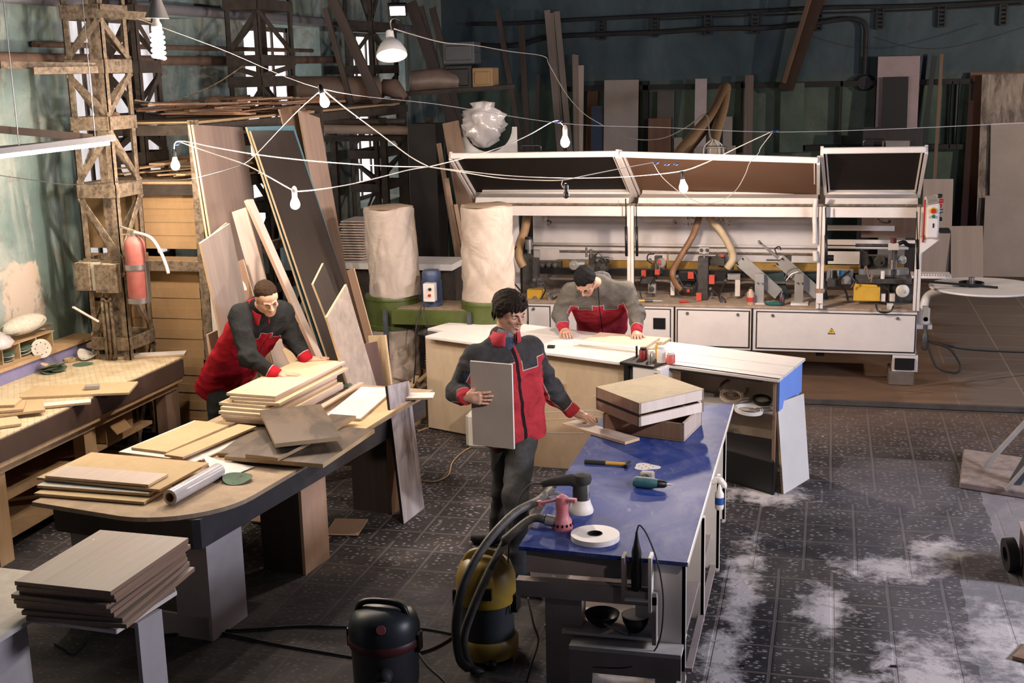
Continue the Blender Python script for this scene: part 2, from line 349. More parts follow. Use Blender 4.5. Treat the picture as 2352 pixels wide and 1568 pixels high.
def m_pegboard():
    m,nt,b=new('dusty perforated board'); tc=N(nt,'ShaderNodeTexCoord'); v=tc.outputs['Object']
    sx=N(nt,'ShaderNodeSeparateXYZ'); nt.links.new(v,sx.inputs[0]); ds=[]
    row=math_(nt,'FLOOR',math_(nt,'DIVIDE',sx.outputs[1],.035)); off=math_(nt,'MULTIPLY',math_(nt,'MODULO',row,2),.5)
    a=math_(nt,'SUBTRACT',math_(nt,'FRACT',math_(nt,'ADD',math_(nt,'DIVIDE',sx.outputs[0],.05),off)),.5); c=math_(nt,'SUBTRACT',math_(nt,'FRACT',math_(nt,'DIVIDE',sx.outputs[1],.035)),.5)
    d=math_(nt,'SQRT',math_(nt,'ADD',math_(nt,'MULTIPLY',math_(nt,'POWER',a,2),2.2),math_(nt,'POWER',c,2)))
    hole=math_(nt,'LESS_THAN',d,.15)
    n=noise(nt,v,6,6,.7,.4); col=ramp(nt,n,((.35,(.50,.38,.22)),(.65,(.72,.58,.38))))
    dust=ramp(nt,noise(nt,mapp(nt,v,(3,.8,1)),2,5,.6),((.48,(0,0,0)),(.6,(1,1,1))))
    col=mixc(nt,math_(nt,'MULTIPLY',hole,.75),col,(.10,.065,.03)); col=mixc(nt,math_(nt,'MULTIPLY',dust,.35),col,(.66,.56,.42))
    nt.links.new(col,b.inputs['Base Color']); b.inputs['Roughness'].default_value=.85; b.inputs['Specular IOR Level'].default_value=.15; return m
def m_weather():
    m,nt,b=new('weathered patchy board'); v,r=obc(nt); n=noise(nt,mapp(nt,v,(6,6,1.6)),1.3,6,.7,.6)
    col=ramp(nt,n,((.4,(.14,.11,.09)),(.52,(.30,.25,.21)),(.62,(.42,.34,.28))))
    nt.links.new(col,b.inputs['Base Color']); b.inputs['Roughness'].default_value=.8; return m
def m_stained():
    m,nt,b=new('stained white panel'); v,r=obc(nt); n=noise(nt,mapp(nt,v,(5,5,1.2)),1.3,6,.6,.5)
    col=ramp(nt,n,((.34,(.13,.09,.08)),(.48,(.36,.32,.33)),(.62,(.52,.49,.52))))
    nt.links.new(col,b.inputs['Base Color']); b.inputs['Roughness'].default_value=.5; return m
def m_cloth(c,name,sc=7,b_=.5):
    m,nt,b=new(name); v,r=obc(nt); n=noise(nt,v,sc,6,.6,1.2); n2=noise(nt,v,180,2)
    col=ramp(nt,n,((.3,tuple(x*.82 for x in c)),(.7,tuple(min(1,x*1.12) for x in c))))
    nt.links.new(col,b.inputs['Base Color']); b.inputs['Roughness'].default_value=.9; b.inputs['Specular IOR Level'].default_value=.15
    bump(nt,b,math_(nt,'ADD',math_(nt,'MULTIPLY',n,1),math_(nt,'MULTIPLY',n2,.05)),b_,.03); return m
def m_skin(c=(.56,.32,.22)):
    m,nt,b=new('skin'); v,r=obc(nt); n=noise(nt,v,22,4)
    col=ramp(nt,n,((.3,tuple(x*.85 for x in c)),(.7,tuple(min(1,x*1.1) for x in c)))); nt.links.new(col,b.inputs['Base Color'])
    b.inputs['Roughness'].default_value=.5; b.inputs['Subsurface Weight'].default_value=.12; b.inputs['Subsurface Radius'].default_value=(.02,.008,.004); return m
def m_hair(c):
    m,nt,b=new('hair'); v,r=obc(nt); n=noise(nt,mapp(nt,v,(60,60,14)),2,5,.7,.4)
    col=ramp(nt,n,((.35,tuple(x*.5 for x in c)),(.7,tuple(x*1.7 for x in c)))); nt.links.new(col,b.inputs['Base Color'])
    b.inputs['Roughness'].default_value=.8; b.inputs['Specular IOR Level'].default_value=.12; bump(nt,b,n,.6,.006); return m
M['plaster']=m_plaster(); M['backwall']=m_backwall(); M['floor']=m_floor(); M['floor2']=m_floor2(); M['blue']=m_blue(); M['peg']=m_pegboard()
M['weather']=m_weather(); M['stained']=m_stained()
# ================================================================ THE HALL
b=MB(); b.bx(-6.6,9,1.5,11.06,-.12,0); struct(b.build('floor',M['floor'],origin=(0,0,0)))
b=MB(); b.bx(-6.6,9,11.3,20,-.12,0.0); struct(b.build('floor',M['floor2'],origin=(0,0,0)))
b=MB(); b.bx(-6.6,9,11.06,11.3,-.14,-.03); b.mi=1; b.bx(-6.6,9,11.26,11.30,-.03,.012); b.bx(-6.6,9,11.06,11.09,-.03,.006)
struct(b.build('trim_1',[M['black'],plain((.07,.055,.045),.8,var=.4,name='channel edge')],origin=(0,0,0)))
# left wall with deep window openings
wins=[(9.2,11.28),(12.35,14.41),(15.5,17.54)]; ZS,ZT=1.25,3.56
b=MB(); y=1.5
for a,c in wins:
    b.bx(-6.55,-6.0,y,a,0,5.6); b.bx(-6.55,-6.0,a,c,0,ZS); b.bx(-6.55,-6.0,a,c,ZT,5.6); y=c
b.bx(-6.55,-6.0,y,19.95,0,5.6)
struct(b.build('wall_left',M['plaster'],origin=(0,0,0)))
def m_pane(s):
    m,nt,bs=new('dusty daylit glass'); v,r=obc(nt); n=noise(nt,mapp(nt,v,(1,2,.6)),2.2,5,.6,.8)
    col=ramp(nt,n,((.3,(.50,.44,.45)),(.7,(1,.95,.97)))); nt.links.new(col,bs.inputs['Emission Color']); bs.inputs['Emission Strength'].default_value=s
    bs.inputs['Base Color'].default_value=(.3,.3,.3,1); bs.inputs['Roughness'].default_value=.3; return m
for i,(a,c) in enumerate(wins):
    f=MB(); t=.05
    f.bx(-6.48,-6.42,a,a+t,ZS,ZT); f.bx(-6.48,-6.42,c-t,c,ZS,ZT); f.bx(-6.48,-6.42,a,c,ZS,ZS+t); f.bx(-6.48,-6.42,a,c,ZT-t,ZT)
    for k in range(1,5): yy=a+(c-a)*k/5; f.bx(-6.475,-6.43,yy-.022,yy+.022,ZS,ZT)
    f.bx(-6.475,-6.43,a,c,2.42,2.47)
    w=f.build('window_%d'%(i+1),plain((.12,.09,.075),.7,name='brown window frame')); struct(w)
    p=MB(); p.bx(-6.455,-6.45,a+.01,c-.01,ZS+.01,ZT-.01); p.build('pane',m_pane((.95,2.2,2.0)[i]),w)
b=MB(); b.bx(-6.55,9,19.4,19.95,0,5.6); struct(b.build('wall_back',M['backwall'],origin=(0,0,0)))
# pilasters, sill and dark steel frame on the back wall
def bw(x0,y0,x1,y1,Yd,dep,nm,mat):
    p=Yp(x0,y1,Yd); q=Yp(x1,y0,Yd); b=MB(); b.bx(p.x,q.x,Yd,Yd+dep,min(p.z,q.z),max(p.z,q.z)); return b.build(nm,mat)
n=1
for r in ((1790,190,1848,350,19.2,.22),): struct(bw(*r,'trim_2',M['backwall']))
dk=plain((.018,.016,.015),.7,name='dark steel bar')
ft=thing('steel_frame','long dark steel frame fixed across the back wall behind the leaning boards','steel frame',Yp(1900,183,19.3)); ft['kind']='structure'; ft.name='trim_3'
for nm,r in (('bar',(1290,180,2232,190)),('bar',(1850,330,2222,338)),('bar',(1926,186,1936,336)),('bar',(2006,186,2015,336)),('bar',(2178,186,2188,340)),('bar',(2196,186,2203,340)),('bar',(2218,186,2230,520)),('bar',(1700,186,1708,350)),('bar',(1478,186,1490,350))):
    p=Yp(r[0],r[3],19.3); q=Yp(r[2],r[1],19.3); b=MB(); b.bx(p.x,q.x,19.22,19.36,p.z if r[3]>r[1]+12 else q.z-.075,q.z); b.build(nm,dk,ft)
# pipes and perforated brackets high on the back wall
def pipe(name,label,pts,Y_,r,mat,cat='pipe',grp=None):
    b=MB(); b.tube(spline([Yp(x,y,Y_) for x,y in pts],6),r,8); return tag(b.build(name,mat,smooth=True),label,cat,grp)
pm=plain((.022,.021,.022),.7,var=.4,name='sooty pipe')
pipe('wall_pipe','upper dark pipe running the length of the back wall near the ceiling',[(1080,55),(1180,54),(1300,47),(1500,37),(1700,28),(1900,18),(2100,14),(2352,2)],19.3,.028,pm)
pipe('wall_pipe','sagging dark cable bundle under the brackets on the back wall',[(1060,100),(1180,105),(1260,86),(1400,78),(1520,74),(1640,66),(1760,64),(1880,52),(1950,43),(1985,55),(1988,100),(1985,170)],19.28,.035,pm)
pipe('wall_pipe','thin straight conduit just below the upper pipe on the back wall',[(1500,46),(1800,34),(2100,24),(2352,10)],19.32,.012,pm)
for i,(x,y) in enumerate(((1383,45),(1505,38),(1627,33),(1735,30),(1881,22),(2022,18),(2164,13),(2305,8))):
    p=Yp(x,y,19.33); b=MB(); h=.29
    b.bx(p.x-.055,p.x-.035,19.3,19.4,p.z-h,p.z); b.bx(p.x+.035,p.x+.055,19.3,19.4,p.z-h,p.z)
    for k in range(6): b.bx(p.x-.04,p.x+.04,19.31,19.33,p.z-h*k/5-.018,p.z-h*k/5+.012)
    w=('leftmost','second from the left','third from the left','fourth from the left','fourth from the right','third from the right','second from the right','rightmost')[i]
    tag(b.build('cable_bracket',pm),'perforated dark cable bracket on the back wall, '+w+' of the row','bracket','perforated cable brackets on the back wall')
b=MB(); b.mi=0; b.bar(Yp(1880,-10,18.9),Yp(1805,205,19.1),.16,.16); b.mi=1; b.bar(Yp(1862,-10,18.8),Yp(1800,190,19.0),.05,.05)
tag(b.build('diagonal_brace',[plain((.06,.032,.022),.8,name='rusty brace'),M['brown']]),'rusty brown diagonal brace running up the back wall','brace')
b=MB(); p=Yp(1985,190,19.3); b.lathe([(.001,0),(.1,0),(.12,.03),(.1,.08),(.001,.09)],p,(0,-1,0),16); tag(b.build('wall_fan_housing',pm,smooth=True),'round dark fitting where the cable bundle ends on the back wall','wall fitting')
# pipes along the window wall
b=MB(); pr=plain((.13,.075,.05),.7,var=.35,name='brown painted pipe')
b.tube([(-5.86,y,3.165+.01*math.sin(y)) for y in (4,6,8,10,12,14,14.6)],.045,10); tag(b.build('wall_pipe',pr,smooth=True),'thick brown heating pipe running along the window wall','pipe')
b=MB(); b.tube([(-5.93,y,3.28) for y in (8.6,10,12,14)],.022,8); tag(b.build('wall_pipe',pr,smooth=True),'thin brown pipe above the heating pipe by the windows','pipe')
b=MB(); b.tube([(-5.9,y,3.62) for y in (4,9,14,18)],.05,10); tag(b.build('wall_pipe',plain((.16,.15,.16),.7,name='grey pipe'),smooth=True),'grey pipe along the top of the window openings','pipe')
# lattice columns of angle iron
def column(x0,y0,w,d,z1,label,mat,plates,pitch=.62,seed=0,ext=None,zb=0):
    t=thing('lattice_column',label,'steel column',(x0+w/2,y0+d/2,zb),'lattice steel columns along the window wall')
    cs=[(x0,y0),(x0+w,y0),(x0+w,y0+d),(x0,y0+d)]; L=.05
    for i,(x,y) in enumerate(cs):
        b=MB(); sx=1 if i in(0,3) else -1; sy=1 if i in(0,1) else -1
        b.bx(x,x+sx*L,y,y+sy*.007,zb,z1); b.bx(x,x+sx*.007,y,y+sy*L,zb,z1); b.build('angle_post',mat,t)
    for k,z in enumerate(plates):
        for i in range(4):
            (xa,ya),(xb,yb)=cs[i],cs[(i+1)%4]; nx,ny=(0,-1,)if i==0 else (1,0) if i==1 else (0,1) if i==2 else (-1,0)
            b=MB(); a=V((xa+nx*.005,ya+ny*.005,z)); c=V((xb+nx*.005,yb+ny*.005,z)); b.obox(a,c-a,V((nx,ny,0))*.008,(0,0,.10)); b.build('batten_plate',mat,t)
    zs=sorted(plates)+[z1]
    for k in range(len(zs)-1):
        for i in range(4):
            (xa,ya),(xb,yb)=cs[i],cs[(i+1)%4]; a,c=(V((xa,ya,zs[k]+.1)),V((xb,yb,zs[k+1]))) if (k+i)%2 else (V((xb,yb,zs[k]+.1)),V((xa,ya,zs[k+1])))
            n_=V(((0,-1,0),(1,0,0),(0,1,0),(-1,0,0))[i]); b=MB(); b.bar(a+n_*-.004,c+n_*-.004,.045,.008,n_); b.build('diagonal_brace',mat,t)
    return t
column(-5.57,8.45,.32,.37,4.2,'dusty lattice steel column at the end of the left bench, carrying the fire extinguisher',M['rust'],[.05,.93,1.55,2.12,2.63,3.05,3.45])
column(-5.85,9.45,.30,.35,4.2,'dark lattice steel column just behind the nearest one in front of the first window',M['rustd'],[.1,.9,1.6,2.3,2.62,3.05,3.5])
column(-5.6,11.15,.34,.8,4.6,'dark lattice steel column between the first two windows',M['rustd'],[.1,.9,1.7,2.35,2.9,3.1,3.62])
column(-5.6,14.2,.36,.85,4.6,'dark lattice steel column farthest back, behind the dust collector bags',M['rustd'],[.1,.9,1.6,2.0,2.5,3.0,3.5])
# storage rack along the wall
def rack():
    t=thing('storage_rack','long brown steel storage rack between the window wall and the leaning boards','rack',(-5.3,9,0))
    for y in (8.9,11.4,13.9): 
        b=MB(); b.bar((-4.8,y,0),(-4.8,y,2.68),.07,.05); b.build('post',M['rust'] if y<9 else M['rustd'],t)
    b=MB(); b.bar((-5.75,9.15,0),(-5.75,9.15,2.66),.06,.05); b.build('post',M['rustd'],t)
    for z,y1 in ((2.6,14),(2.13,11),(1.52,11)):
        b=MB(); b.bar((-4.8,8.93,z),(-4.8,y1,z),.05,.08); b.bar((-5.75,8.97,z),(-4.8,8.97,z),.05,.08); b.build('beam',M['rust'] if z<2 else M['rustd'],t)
    for z,y1 in ((2.645,14),(2.175,11)):
        b=MB(); b.bx(-5.85,-4.83,9.0,y1,z,z+.02); b.build('shelf',M['raw'],t)
rack()
def scraps(name,label,x0,x1,y0,y1,z,n,h,seed,mat=M['raw'],lmin=.35,lmax=1.1,group=None):
    rd=random.Random(seed); t=None
    for i in range(n):
        L=rd.uniform(lmin,lmax); W=rd.uniform(.04,.14); T=rd.uniform(.008,.022); a=rd.gauss(.1,.35) if rd.random()<.6 else rd.gauss(1.5,.3)
        cx=rd.uniform(x0,x1); cy=rd.uniform(y0,y1); zz=z+h*i/n; dr=V((math.sin(a),math.cos(a),rd.uniform(-.03,.03)))
        b=MB(); b.bar(V((cx,cy,zz))-dr*L/2,V((cx,cy,zz))+dr*L/2,W,T)
        tag(b.build('wood_offcut',(M['raw'],M['brown'],M['rustd'],M['walnut'])[rd.randrange(4)] if mat is None else mat),label,'offcut',group or label)
mo=wood((.16,.085,.045),(.30,.17,.10),'brown offcut',9,.06,.8,.4)
scraps('offcut','brown wood offcut lying in the loose pile on the top rack shelf',-5.6,-4.9,9.6,11.6,2.675,46,.14,3,mo,group='offcuts piled on the top rack shelf')
scraps('offcut','wood offcut lying in the loose pile on the lower rack shelf',-5.7,-4.9,9.2,10.6,2.205,34,.12,5,M['raw'],.25,.6,group='offcuts piled on the lower rack shelf')
for (x,y,r,lb) in ((262,272,.055,'brown ball on the rack shelf behind the near lattice column'),(490,240,.075,'brown ball on top of the offcut pile on the rack')):
    p=Xp(x,y,-5.3); b=MB(); b.lathe([(.001,-r)]+[(r*math.cos(a),r*math.sin(a)) for a in [PI*(k/10-.5) for k in range(1,10)]]+[(.001,r)],p,n=16); tag(b.build('ball',M['brown'],smooth=True),lb,'ball')
# cardboard sheets closing the end of the rack
def cardb(name,label,x0,y0,x1,y1,Yd,zb=None):
    a=Yp(x0,y1,Yd); c=Yp(x1,y0,Yd); z0=a.z if zb is None else zb; b=MB(); n=10
    for k in range(n): # shallow creases
        za=z0+(c.z-z0)*k/n; zc=z0+(c.z-z0)*(k+1)/n; o=.006*(k%2); b.obox((a.x,Yd+o,za),(c.x-a.x,0,0),(0,.006,0),(0,0,zc-za))
    tag(b.build(name,M['card']),label,'cardboard')
cardb('cardboard_sheet','upper cardboard sheet covering the end of the rack between column and post',312,418,440,570,9.02)
cardb('cardboard_sheet','tall lower cardboard sheet covering the end of the rack above the floor',312,590,452,820,9.04)
cardb('cardboard_sheet','dark cardboard sheet low beside the brown rack post',345,822,466,960,8.98,0.02)
cardb('cardboard_sheet','upper cardboard sheet behind the lattice column beside the plaster wall',165,418,312,568,9.10)
cardb('cardboard_sheet','narrow lower cardboard sheet behind the lattice column',185,582,312,682,9.10)
cardb('cardboard_sheet','lowest cardboard piece behind the lattice column above the bench',192,694,312,790,9.10)
# ================================================================ LEANING BOARDS
def foot(p1,p2,zf,fx=None,fy=None):
    lo,hi=0,60; best=None
    for k in range(4000):
        t=k*.01; x=p1[0]+(p2[0]-p1[0])*t; y=p1[1]+(p2[1]-p1[1])*t
        if ray(x,y).z>=-.02: continue
        q=Zp(x,y,zf); e=abs(q.x-fx) if fx is not None else abs(q.y-fy)
        if best is None or e<best[0]: best=(e,q)
    return best[1]
def lean(name,label,TL,TR,LB,top,fx=None,fy=None,zf=0,t=.018,mats=None,group=None,w=None,cat='board',topR=None,side=1):
    P=lambda p,pl:(Xp(*p,pl[1]) if pl[0]=='X' else Yp(*p,pl[1]))
    a=P(TL,top); c=P(TR,topR or top); f=foot(TL,LB,zf,fx,fy)
    return board(name,label,cat,f,c-a,a-f,t,mats,group,w=w,side=side)
oakc=[M['oak'],M['chip']]
lean('leaning_board','tall ash brown oak board leaning on the rack beside the brown post',(443,286),(554,272),(486,550),('X',-4.74),fx=-4.38,mats=oakc,topR=('X',-4.74))
lean('leaning_board','tall board hidden edge-on behind the ash brown oak board',(436,287),(546,273),(478,550),('X',-4.77),fx=-4.42,mats=oakc,topR=('X',-4.77))
lean('leaning_board','tall dark wenge board leaning across to the left with a pale edge',(576,300),(670,286),(731,757),('X',-4.6),fx=-3.75,mats=[M['dark'],M['chip']],topR=('X',-4.6))
lean('leaning_board','tall teal faced board just behind the dark wenge board',(567,291),(672,277),(719,757),('X',-4.66),fx=-3.86,mats=[plain((.10,.22,.26),.5,name='teal board face'),M['chip']],topR=('X',-4.66))
lean('leaning_board','tall light oak board with a worn edge leaning right of the dark wenge board',(687,253),(730,247),(708,373),('X',-4.7),fx=-4.1,mats=[wood((.30,.20,.15),(.42,.30,.235),'light oak laminate',10,.05,.5,.4),M['chip']])
lean('leaning_board','tall brown board behind the light oak board at the top of the stack',(642,250),(690,241),(690,420),('X',-4.78),fx=-4.2,mats=[M['brown'],M['chip']])
lean('leaning_board','pale slim board leaning in front of the ash brown oak board',(532,487),(566,482),(581,664),('Y',9.1),fy=8.75,mats=[M['pale'],M['chip']])
lean('leaning_board','long narrow white board leaning diagonally past the bending worker',(567,458),(576,455),(726,818),('X',-4.3),fx=-3.35,mats=[M['pale'],M['walnut']],w=.10,t=.03)
lean('leaning_board','square grey oak panel leaning behind the bending worker',(461,558),(534,538),(506,760),('X',-4.40),fx=-4.28,mats=[M['greyoak'],M['plyedge']])
lean('leaning_board','second grey oak panel seen edge-on behind the square one',(468,556),(530,540),(520,760),('X',-4.44),fx=-4.32,mats=[M['greyoak'],M['plyedge']])
lean('leaning_board','small brown panel leaning in front of the grey oak panel',(526,607),(559,598),(547,683),('Y',8.95),fy=8.6,mats=[M['walnut'],M['chip']])
lean('leaning_board','dark brown sheet with a pale left edge leaning on the wenge board',(720,652),(756,636),(751,731),('X',-3.72),fx=-3.55,mats=[M['dark'],M['ply']],topR=('X',-3.72))
lean('leaning_board','tall narrow brown board beside the left dust collector bag',(796,621),(813,617),(842,790),('Y',10.0),fy=9.7,mats=[M['brown'],M['chip']])
lean('leaning_board','grey dusty sheet leaning behind the far end of the middle table',(751,728),(810,699),(792,860),('X',-3.42),fx=-3.3,mats=[plain((.36,.29,.24),.8,0,.25,8,name='dusty grey sheet'),M['chip']],topR=('X',-3.42))
lean('leaning_board','upright brown film faced plywood panel beside the green dust collector',(810,796),(866,781),(824,873),('Y',9.05),fy=8.98,mats=[wood((.075,.035,.022),(.12,.06,.04),'brown film faced plywood',8,.1,.5,.4),M['ply']],topR=('Y',9.25))
lean('leaning_board','second film faced panel pressed behind the brown one',(805,800),(860,785),(818,873),('Y',9.1),fy=9.03,mats=[M['brown'],M['ply']],topR=('Y',9.3))
lean('leaning_board','pale plywood panel with cut corner standing behind the film faced panels',(845,771),(885,782),(858,873),('Y',9.45),fy=9.35,mats=[M['ply'],M['plyedge']],topR=('Y',9.3))
lean('leaning_board','pale board low behind the bending worker near the table',(648,802),(668,790),(662,830),('Y',8.9),fy=8.7,mats=[M['ply'],M['plyedge']],w=.2)
lean('leaning_board','small pale board at the left hip of the bending worker',(478,768),(500,760),(486,830),('X',-4.5),fx=-4.45,mats=[M['pale'],M['plyedge']])
# rounded white panel
b=MB(); p0=Yp(530,760,8.9); pts=[]
for k in range(13): a=PI*k/12; pts.append((p0.x+.17*math.cos(a),8.9,p0.z+.22+.13*math.sin(a)+.10))
b.prism([(p0.x+.17,8.9,0.02)]+pts+[(p0.x-.17,8.9,0.02)],(0,.02,0)); tag(b.build('rounded_panel',M['white']),'white panel with a rounded top leaning behind the bending worker','panel')
# ---------------------------------------------------------------- boards along the back wall
def backb(name,label,TLx,TRx,ty,LBx,LBy,mats,Yt=19.1,lean_=.25,group=None,tyR=None,t=.02,cat='board',zf=0.0):
    a=Yp(TLx,ty,Yt); c=Yp(TRx,tyR if tyR is not None else ty,Yt); f=foot((TLx,ty),(LBx,LBy),zf,fy=Yt-lean_)
    u=V((c.x-a.x,0,0)); return board(name,label,cat,f,u,a-f,t,mats,group)
pp=[M['pale'],M['plyedge']]; mm=[M['mdf'],M['plyedge']]; gg=[plain((.36,.30,.26),.6,0,.1,3,name='beige laminate'),M['chip']]; bb=[M['brown'],M['chip']]; dd=[M['dark'],M['chip']]
bat=[wood((.23,.18,.15),(.34,.27,.22),'long batten',14,.03,.6,.4),M['plyedge']]
for r in ((1250,1263,24,1280,350),(1264,1271,30,1292,350),(1272,1285,27,1302,350)): backb('batten','very tall pale batten leaning in the pair right of the dark corner',*r,bat,group='very tall battens leaning on the back wall')
backb('batten','slim double batten leaning just behind the hanging bulb over the hood',1314,1321,125,1318,350,bat); backb('batten','slim batten right beside the double one on the back wall',1321,1328,126,1324,350,bat)
backb('batten','pale wider batten leaning right of the slim ones on the back wall',1328,1341,150,1326,350,[M['pale'],M['chip']])
backb('leaning_board','rounded orange-brown board half hidden behind the blue sheet on the back wall',1350,1373,205,1345,350,[plain((.16,.07,.03),.7,name='orange brown board'),M['chip']],Yt=19.25)
backb('leaning_board','dark blue sheet standing against the back wall',1358,1385,243,1357,350,[plain((.03,.045,.085),.6,name='dark blue sheet'),M['chip']])
backb('leaning_board','wide beige panel standing against the back wall above the hood joint',1388,1467,184,1386,350,gg,tyR=181)
backb('leaning_board','dark brown sheet hidden behind the orange one on the back wall',1510,1548,209,1508,350,dd,Yt=19.25)
backb('leaning_board','square orange-brown sheet standing low on the back wall',1489,1541,272,1488,350,[wood((.15,.075,.045),(.21,.115,.07),'orange brown veneer',6,.1,.6,.3),M['chip']])
backb('leaning_board','short pale offcut board beside the orange-brown sheet',1548,1567,316,1548,350,gg)
backb('leaning_board','foil wrapped narrow board standing against the back wall',1597,1624,181,1594,345,[plain((.46,.37,.36),.3,0,.1,5,name='glossy wrapped board'),M['chip']])
backb('leaning_board','pale short board right of the ribbed duct hose on the back wall',1661,1682,268,1660,350,gg)
backb('leaning_board','low wide pale board at the foot of the duct hose',1596,1690,337,1596,352,gg,Yt=18.6)
backb('leaning_board','tall pink-beige narrow board standing against the back wall',1712,1731,173,1708,350,[M['oak'],M['chip']])
backb('leaning_board','pink plastic wrapped panel standing tall against the back wall',2017,2114,130,2010,300,[plain((.40,.30,.30),.35,0,.12,4,name='pink wrapped panel'),M['chip']],tyR=128)
backb('leaning_board','black narrow panel standing in front of the pink wrapped one',2028,2087,177,2024,300,[plain((.012,.011,.010),.6,name='black panel'),M['dark']],Yt=18.95)
backb('leaning_board','dark brown wide sheet in front of the pink wrapped panel',1983,2120,292,1980,340,dd,Yt=18.7,tyR=288)
backb('leaning_board','small grey board sticking up behind the right hood',2027,2090,323,2026,345,[M['grey'],M['chip']],Yt=18.4)
backb('batten','greenish dark batten leaning at an angle right of the pink panel',2141,2153,129,2112,350,[plain((.03,.035,.032),.7,name='dark batten'),M['dark']])
backb('batten','thin brown pole-like batten leaning right of the greenish one',2159,2167,124,2142,420,[M['brown'],M['chip']])
backb('leaning_board','tall reddish brown sheet standing behind the weathered board',2229,2420,166,2206,520,[wood((.17,.075,.045),(.21,.10,.06),'reddish brown sheet',4,.1,.6,.3),M['chip']],Yt=19.25,tyR=160)
backb('leaning_board','weathered patchy grey sheet standing against the right of the back wall',2256,2440,171,2242,520,[M['weather'],M['chip']],Yt=19.0,tyR=166)
backb('leaning_board','large beige sheet standing in front of the weathered one',2276,2440,283,2272,520,gg,Yt=18.85)
backb('leaning_board','second large beige sheet lowest at the right edge of the back wall',2263,2400,449,2258,560,gg,Yt=18.7)
backb('leaning_board','white board standing behind the machine control box',2121,2190,411,2116,560,[M['pale'],M['chip']],Yt=18.6)
backb('leaning_board','short white board standing right of the control box',2184,2258,519,2184,560,[M['pale'],M['chip']],Yt=18.5)
# dark corner: long planks leaning between the last column and the back wall
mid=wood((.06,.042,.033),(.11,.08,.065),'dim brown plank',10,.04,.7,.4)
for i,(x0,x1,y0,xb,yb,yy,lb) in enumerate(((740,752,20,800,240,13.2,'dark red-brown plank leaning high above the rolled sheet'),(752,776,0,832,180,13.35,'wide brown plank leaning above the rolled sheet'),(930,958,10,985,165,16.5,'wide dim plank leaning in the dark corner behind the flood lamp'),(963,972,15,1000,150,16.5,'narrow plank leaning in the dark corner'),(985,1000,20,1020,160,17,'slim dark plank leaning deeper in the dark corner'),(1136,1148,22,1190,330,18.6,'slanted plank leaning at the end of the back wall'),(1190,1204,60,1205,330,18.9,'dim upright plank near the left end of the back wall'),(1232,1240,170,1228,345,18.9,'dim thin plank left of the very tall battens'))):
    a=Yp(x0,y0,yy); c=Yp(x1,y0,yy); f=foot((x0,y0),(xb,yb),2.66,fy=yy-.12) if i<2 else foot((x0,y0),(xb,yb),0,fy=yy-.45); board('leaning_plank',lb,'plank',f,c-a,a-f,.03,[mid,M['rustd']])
# planks and board ends left of the machine
for i,(tl,tr,lb,yy,mt,lab) in enumerate((((1016,284),(1053,279),(1040,420),12.6,[M['walnut'],M['chip']],'brown board standing left behind the open hood'),((1002,330),(1012,330),(1040,560),12.3,[M['brown'],M['chip']],'narrow brown slat leaning beside the left end of the machine'),((1020,410),(1030,410),(1048,590),12.2,[M['walnut'],M['chip']],'second brown slat leaning by the left end of the machine'),((1030,450),(1036,450),(1058,600),12.15,[M['brown'],M['chip']],'thinnest brown slat leaning behind the right bag'),((1042,470),(1050,470),(1066,600),12.1,[M['walnut'],M['chip']],'short brown slat half hidden behind the right bag'))):
    lean('leaning_board',lab,tl,tr,lb,('Y',yy),fy=yy-.3,mats=mt)
# dark panels and pillars in the middle distance
b=MB(); p=Yp(936,285,13.2); q=Yp(1000,285,13.2); b.bx(p.x,q.x,13.2,13.5,0,p.z); tag(b.build('dark_cabinet',plain((.014,.010,.008),.6,name='near black cabinet')),'tall near-black cabinet standing between the two dust bags','cabinet')
# rolled sheets on brackets
def roll(label,a,c,Ya,Yc,r,mat,inner=None,n=24):
    A=Yp(*a,Ya); B=Yp(*c,Yc); b=MB(); ax=(B-A); L=ax.length; prof=[(r*.8,0),(r,0),(r,L),(r*.8,L)]
    b.lathe(prof,A,ax,n,closed=True) if inner is None else b.lathe([(inner,0),(r,0),(r,L),(inner,L)],A,ax,n,closed=True)
    return tag(b.build('roll',mat,smooth=True),label,'roll')
roll('large brown rolled sheet lying along the top of the rack',(665,208),(868,206),13.0,13.6,.155,wood((.12,.075,.05),(.17,.11,.075),'brown rolled sheet',3,.4,.7,.3),.13)
roll('long pale paper tube lying below the big brown roll',(720,296),(978,300),13.2,13.5,.05,plain((.34,.25,.19),.6,name='pale tube'),.03)
roll('dark tube lying just above the pale paper tube',(735,280),(930,280),13.6,13.9,.04,mid,.02)
b=MB(); A=Yp(940,188,14); B=Yp(1058,186,14.2); b.tube(spline([A,A.lerp(B,.1),A.lerp(B,.5)+V((0,0,.02)),A.lerp(B,.9),B],5),[.03]+[.09,.12,.125,.13,.13,.132,.13,.128,.13,.132,.135,.13,.13,.128,.13,.125,.12,.10,.06][:19]+[.03],14)
tag(b.build('wrapped_bundle',plain((.15,.105,.08),.45,0,.3,6,bmp=.5,name='film wrapped bundle'),smooth='all'),'film wrapped round bundle lying on the shelf left of the dark corner','bundle')
b=MB(); p=Yp(880,200,13.6); q=Yp(930,225,13.6); b.tube([p,p.lerp(q,.5)+V((0,0,.05)),q],[.09,.11,.05],9); tag(b.build('crumpled_sack',plain((.16,.10,.07),.8,bmp=.8,name='crumpled brown paper'),smooth='all'),'crumpled brown paper sack between the big roll and the wrapped bundle','sack')
